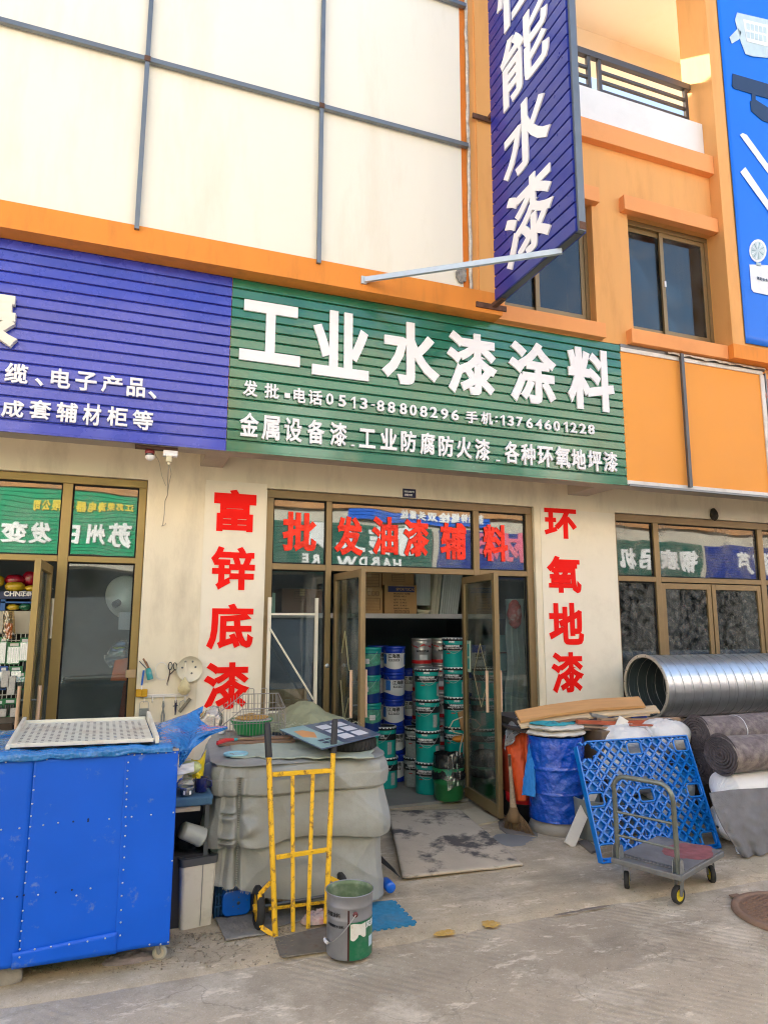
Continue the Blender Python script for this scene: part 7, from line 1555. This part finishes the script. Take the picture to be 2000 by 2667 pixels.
for z in (.33, .475):
    mb = MB(); mb.tube([h0+lean*.5+Vector((0, 0, z)), h1+lean*.5+Vector((0, 0, z))], .008, 10); mb.build('cross_bar', TUB, t)
mb = MB(); mb.tube([tp(.01, .07, ZD+.018), tp(dl-.01, .07, ZD+.018)], .004, 8); mb.build('release_bar', DSTEEL, t)
for hh in (h0, h1):
    for s_ in (-1, 1):
        mb = MB(); b0 = hh+ex_*(s_*.022); mb.poly([b0-ey_*.03+Vector((0, 0, ZD)), b0+ey_*.03+Vector((0, 0, ZD)), b0+ey_*.022+Vector((0, 0, ZD+.07)), b0+Vector((0, 0, ZD+.085)), b0-ey_*.022+Vector((0, 0, ZD+.07))], ex_*.003*s_); mb.build('hinge_plate', GRT, t)
YHB = mat('yellow_hub_plastic', (.62, .50, .02), .5, dirt=(.2, .15, .05), da=.4, ds=20)
yaw0 = math.degrees(math.atan2(ex_.y, ex_.x))
for (a4, b4, yw) in ((.065, .075, 25), (dl-.06, .07, -12), (.07, DL-.08, 10), (dl-.06, DL-.09, 40)):
    p = tp(a4, b4, 0); castor(t, p.x, p.y, ZD-.037, .053, .030, TYR, YHB, TGR, yaw0+yw)

# ---- spiral duct
AXC = Vector((5.0, -.415, 1.055)); RD = .312
t = thing('spiral_duct', 'large galvanised spiral duct lying along the right shopfront', 'duct', tuple(AXC))
DUC = mat('bright_galvanised_sheet', (.62, .66, .68), .33, .85, var=.12, vs=3, stretch=(3, 1, 1)); DUI = mat('shaded_duct_sheet', (.13, .17, .18), .45, .6)
def duct(rad, x0, x1, nx, rev=False):
    def f(u, v):
        q = v*6.28318; x = x0+(x1-x0)*u; ph = ((x-x0)/.115+v) % 1; rr_ = rad+(.004 if ph < .05 else 0)*(1 if not rev else -1)
        return AXC+Vector((x-AXC.x, rr_*math.cos(q if not rev else -q), rr_*math.sin(q if not rev else -q)))
    return f
mb = MB(); mb.grid(duct(RD, 5.0, 8.6, 0), 940, 96); mb.build('shell', DUC, t)
mb = MB(); mb.grid(duct(RD-.006, 5.0, 8.6, 0, True), 940, 72); mb.build('shaded_inside', DUI, t)  # inner face of the same sheet, interior shade put into its darker colour
axx = Matrix.Rotation(R(90), 3, 'Y')
mb = MB(); mb.lathe([(RD-.018, -.006), (RD+.014, -.006), (RD+.014, .0), (RD+.003, .004), (RD-.006, .012), (RD-.018, .012), (RD-.018, -.006)], AXC, 72, axx); mb.build('flange', mat('cream_flange', (.52, .48, .40), .5, .3), t)
for k in range(16):
    q = k/16*6.283+.1; mb = MB(); p = AXC+Vector((-.0065, (RD-.002)*math.cos(q), (RD-.002)*math.sin(q))); mb.lathe([(.006, 0), (.001, 0)], p, 8, Matrix.Rotation(R(-90), 3, 'Y')); mb.build('bolt_hole', DSTEEL, t)
for k in range(14):
    mb = MB(); x = 5.04+k*.115
    mb.tube([AXC+Vector((x-5+.115*j/24*0+.0, (RD-.010)*math.cos(j/24*6.283), (RD-.010)*math.sin(j/24*6.283))) for j in range(24)], .0022, 5, closed=True); mb.build('inner_seam', mat('bright_seam', (.6, .6, .58), .35, .7), t)
mb = MB(); n_ = 24*30; mb.tube([AXC+Vector((k/24*.115+.03, (RD+.004)*math.cos(k/24*6.28318), (RD+.004)*math.sin(k/24*6.28318))) for k in range(n_)], .0022, 5); mb.build('seam', mat('dull_seam', (.42, .45, .47), .45, .7), t)
# ---- felt rolls
FELT = mat('purple_grey_felt', (.20, .165, .165), .97, var=.35, vs=20, bump=3, bs=70, dirt=(.34, .30, .26), da=.8, ds=9, dr=(.48, .62)); FEND = mat('dark_felt_end', (.10, .085, .09), .97, var=.35, vs=30, bump=2, bs=80)
def felt(label, c_, r_, sd_, sq=.92, L=3.6, straps=()):
    c_ = Vector(c_); t = thing('felt_roll', label, 'felt roll', (c_.x, c_.y, c_.z-r_), 'rolls of felt under the duct')
    def sh_(x, q): return r_*(1+.05*NZ(math.cos(q)*1.5, math.sin(q)*1.5, x*1.6+sd_)+.02*NZ(math.cos(q)*6, math.sin(q)*6, x*5+sd_)-sum(.05*math.exp(-((x-s_)/.03)**2) for s_ in straps))
    mb = MB(); mb.grid(lambda u, v: c_+Vector((u*L, sh_(u*L, v*6.2832)*math.cos(v*6.2832), sq*sh_(u*L, v*6.2832)*math.sin(v*6.2832))), 200, 60); mb.build('felt', FELT, t)
    # wound end: one spiral ribbon whose turns stand at slightly different depths
    mb = MB(); T_ = 11; n = 520; vs = []; fs = []
    for i in range(n+1):
        f = i/n; q = f*T_*6.2832; rad = r_*(.10+.90*f)
        for k, (dr, dx) in enumerate(((-.5, .012), (-.3, 0), (.3, 0), (.5, .012))):
            rr_ = rad+dr*r_*.9/T_; w_ = 1+.09*(1-f)*math.sin(q*.5+sd_)+.05*NZ(math.cos(q), math.sin(q), f*3+sd_)
            vs.append(c_+Vector((-.004+dx+.008*NZ(q*.6, f*3, sd_)-.0, min(rr_, r_)*w_*math.cos(q), sq*min(rr_, r_)*w_*math.sin(q))))
    for i in range(n):
        for k in range(3): fs.append((i*4+k, i*4+k+1, (i+1)*4+k+1, (i+1)*4+k))
    mb.add(vs, fs); mb.lathe([(r_*.97, .014), (.001, .014)], c_, 40, Matrix.Rotation(R(90), 3, 'Y')); mb.build('wound_end', FEND, t)
    for s_ in straps:
        mb = MB(); mb.tube([c_+Vector((s_+.05*math.sin(k/30*6.283)*.4, (sh_(s_, k/30*6.283)+.003)*math.cos(k/30*6.283), sq*(sh_(s_, k/30*6.283)+.003)*math.sin(k/30*6.283))) for k in range(30)], .0035, 6, closed=True); mb.build('string', PWH, t)
    return t
felt('upper dark grey felt roll tied with white string below the duct', (4.60, -1.455, .775), .158, 1, .84, straps=(.42, 1.05)); felt('lower felt roll in front, its wound end facing the pallet', (4.40, -1.90, .688), .165, 6, .80, straps=(.62, 1.5))
felt('dim felt roll tucked under the upper one', (4.62, -1.45, .50), .15, 11, .9); felt('felt roll supporting the duct near the window', (5.15, -.45, .58), .155, 14, .98); felt('felt roll behind the upper one, against the duct', (5.0, -1.05, .58), .16, 17)
tag(MB().box(4.95, 8.5, -1.2, -.25, 0, .42).build('pallet_base', mat('dark_pallet_wood', (.08, .06, .045), .9), org=(6, -.7, 0)), 'dark timber base hidden under the felt rolls', 'base')
# white wrapped rolls and grey drape
WRP = mat('white_film_wrap', (.80, .80, .80), .42, var=.03, vs=4, bump=1, bs=16, coat=.15, dirt=(.55, .55, .54), da=.3, ds=3)
def wrapped(label, c_, r_, sd_, dr=(-.06, -.02, -.03)):
    c_ = Vector(c_); t = thing('wrapped_roll', label, 'roll', (c_.x, c_.y, c_.z-r_))
    def f(u, v):
        q = v*6.2832; 
        if u < .12:
            k = u/.12; rad = r_*(.08+.92*k**.75); x = -.075*(1-k)**1.2; pl = 1+.07*math.sin(q*26)*(1-k)*1.0+.03*math.sin(q*11+sd_)*(1-k); cz = -.03*(1-k)
        else: k = 1; rad = r_; x = (u-.12)/.88*3.4; pl = 1+.03*NZ(math.cos(q)*2, math.sin(q)*2, x*2+sd_); cz = 0
        return c_+Vector((x, rad*pl*math.cos(q), .82*rad*pl*math.sin(q)+cz))
    mb = MB(); mb.grid(f, 160, 260); mb.build('wrap', WRP, t); return t
wrapped('upper white film wrapped roll with a gathered end', (4.46, -1.86, .425), .155, 2); wrapped('lower white film wrapped roll with its knotted end near the ground', (4.50, -1.80, .16), .16, 5)
GRF = mat('mid_grey_felt', (.20, .20, .21), .97, var=.12, vs=10, bump=2, bs=120, dirt=(.27, .09, .10), da=.35, ds=2.2)
def gd(u, v):
    # from the crest of the white roll down to the pavement
    x = 4.42+u*2.4+.06*v*(1-u)-.02*math.sin(v*5); s_ = v
    y = -1.90-.13*min(1, s_*2.2)-.10*max(0, s_-.3)-.05*math.sin(u*7)*s_-.02*NZ(u*5, v*3); z = .50-.03*(s_ < .1)-.49*s_**1.05+.015*NZ(u*6, v*4)
    if v > .93: y -= (v-.93)*.9
    return (x, y, max(z, .012))
GT = [(1846, 2066, -1.93), (1900, 2058, -1.93), (2000, 2052, -1.93), (2160, 2040, -1.93)]; GB = [(1932, 2232, -2.09), (1972, 2238, -2.14), (2010, 2236, -2.12), (2200, 2225, -2.2)]
def gdrape(u, v):
    a, b_ = lerp_pl(GT, u), lerp_pl(GB, u); px = a[0]+(b_[0]-a[0])*v-18*math.sin(v*3.14)*(1-u)*.6; py = a[1]+(b_[1]-a[1])*v
    y = -2.02-.10*v+.0*u; p = at(px, py, y+.018*math.sin(u*20+v*2)*v-.02*math.sin(v*3.1)+.008*NZ(u*9, v*9)); p.z = max(p.z, .014); return p
tag(MB().sheet(gdrape, 80, 70, .006).build('felt_drape', GRF, org=(4.8, -2.1, 0)), 'mid grey felt sheet with a reddish stain draped down to the pavement', 'felt')
c = gr(1893, 2226)
tag(MB().grid(lambda u, v: Vector((4.385, -1.99, .17)).lerp(Vector((4.44, -2.04, .012)), v)+Vector(((.02+.055*v)*(1+.12*math.sin(u*40))*math.cos(u*6.283), (.02+.03*v)*math.sin(u*6.283), .0)), 100, 14).build('film_tail', WRP, org=(4.42, -2.0, 0)), 'pleated white film tail hanging to the ground beside the grey felt', 'film')

# ---- manhole cover
MC = Vector((3.80, -2.945, 0)); MR = .325
t = thing('manhole_cover', 'round brown cast iron manhole cover set in the pavement', 'manhole cover', tuple(MC))
IRN = mat('brown_cast_iron', (.26, .16, .105), .7, .2, var=.2, vs=14, bump=1, bs=60, dirt=(.12, .09, .07), da=.5, ds=7)
mb = MB(); mb.lathe([(.001, .010), (MR*.84, .010), (MR*.86, .006), (MR*.88, .006), (MR*.89, .014), (MR*.97, .014), (MR, .006), (MR, -.01)], MC, 64); mb.build('plate', IRN, t)
blk = None
for i in range(-8, 9):
    for j in range(-8, 9):
        x, y = i*.032+(.016 if j % 2 else 0), j*.030
        if math.hypot(x, y) > MR*.80 or math.hypot(x, y) < .07: continue
        if blk is None: mb = MB(); mb.box(-.010, .010, -.009, .009, 0, .004); blk = mb.mesh('tread', IRN)
        o = bpy.data.objects.new('tread', blk); COL.objects.link(o); o.parent = t; o.location = (x*math.cos(.3)-y*math.sin(.3), x*math.sin(.3)+y*math.cos(.3), .010); o.rotation_euler = (0, 0, .3+.785)
mb = MB(); text(mb, '污', MC+Vector((-.03, -.03, .010)), (1, 0, 0), (0, 1, 0), .065, .005, 1, .03); mb.build('letter', IRN, t)
mb = MB(); p = gr(1915, 2336); mb.box(p.x-.035, p.x+.035, p.y-.02, p.y+.02, 0, .009); tag(mb.build('iron_tab', IRN, bevel=.002, org=p), 'small iron rectangle beside the manhole cover', 'iron plate')
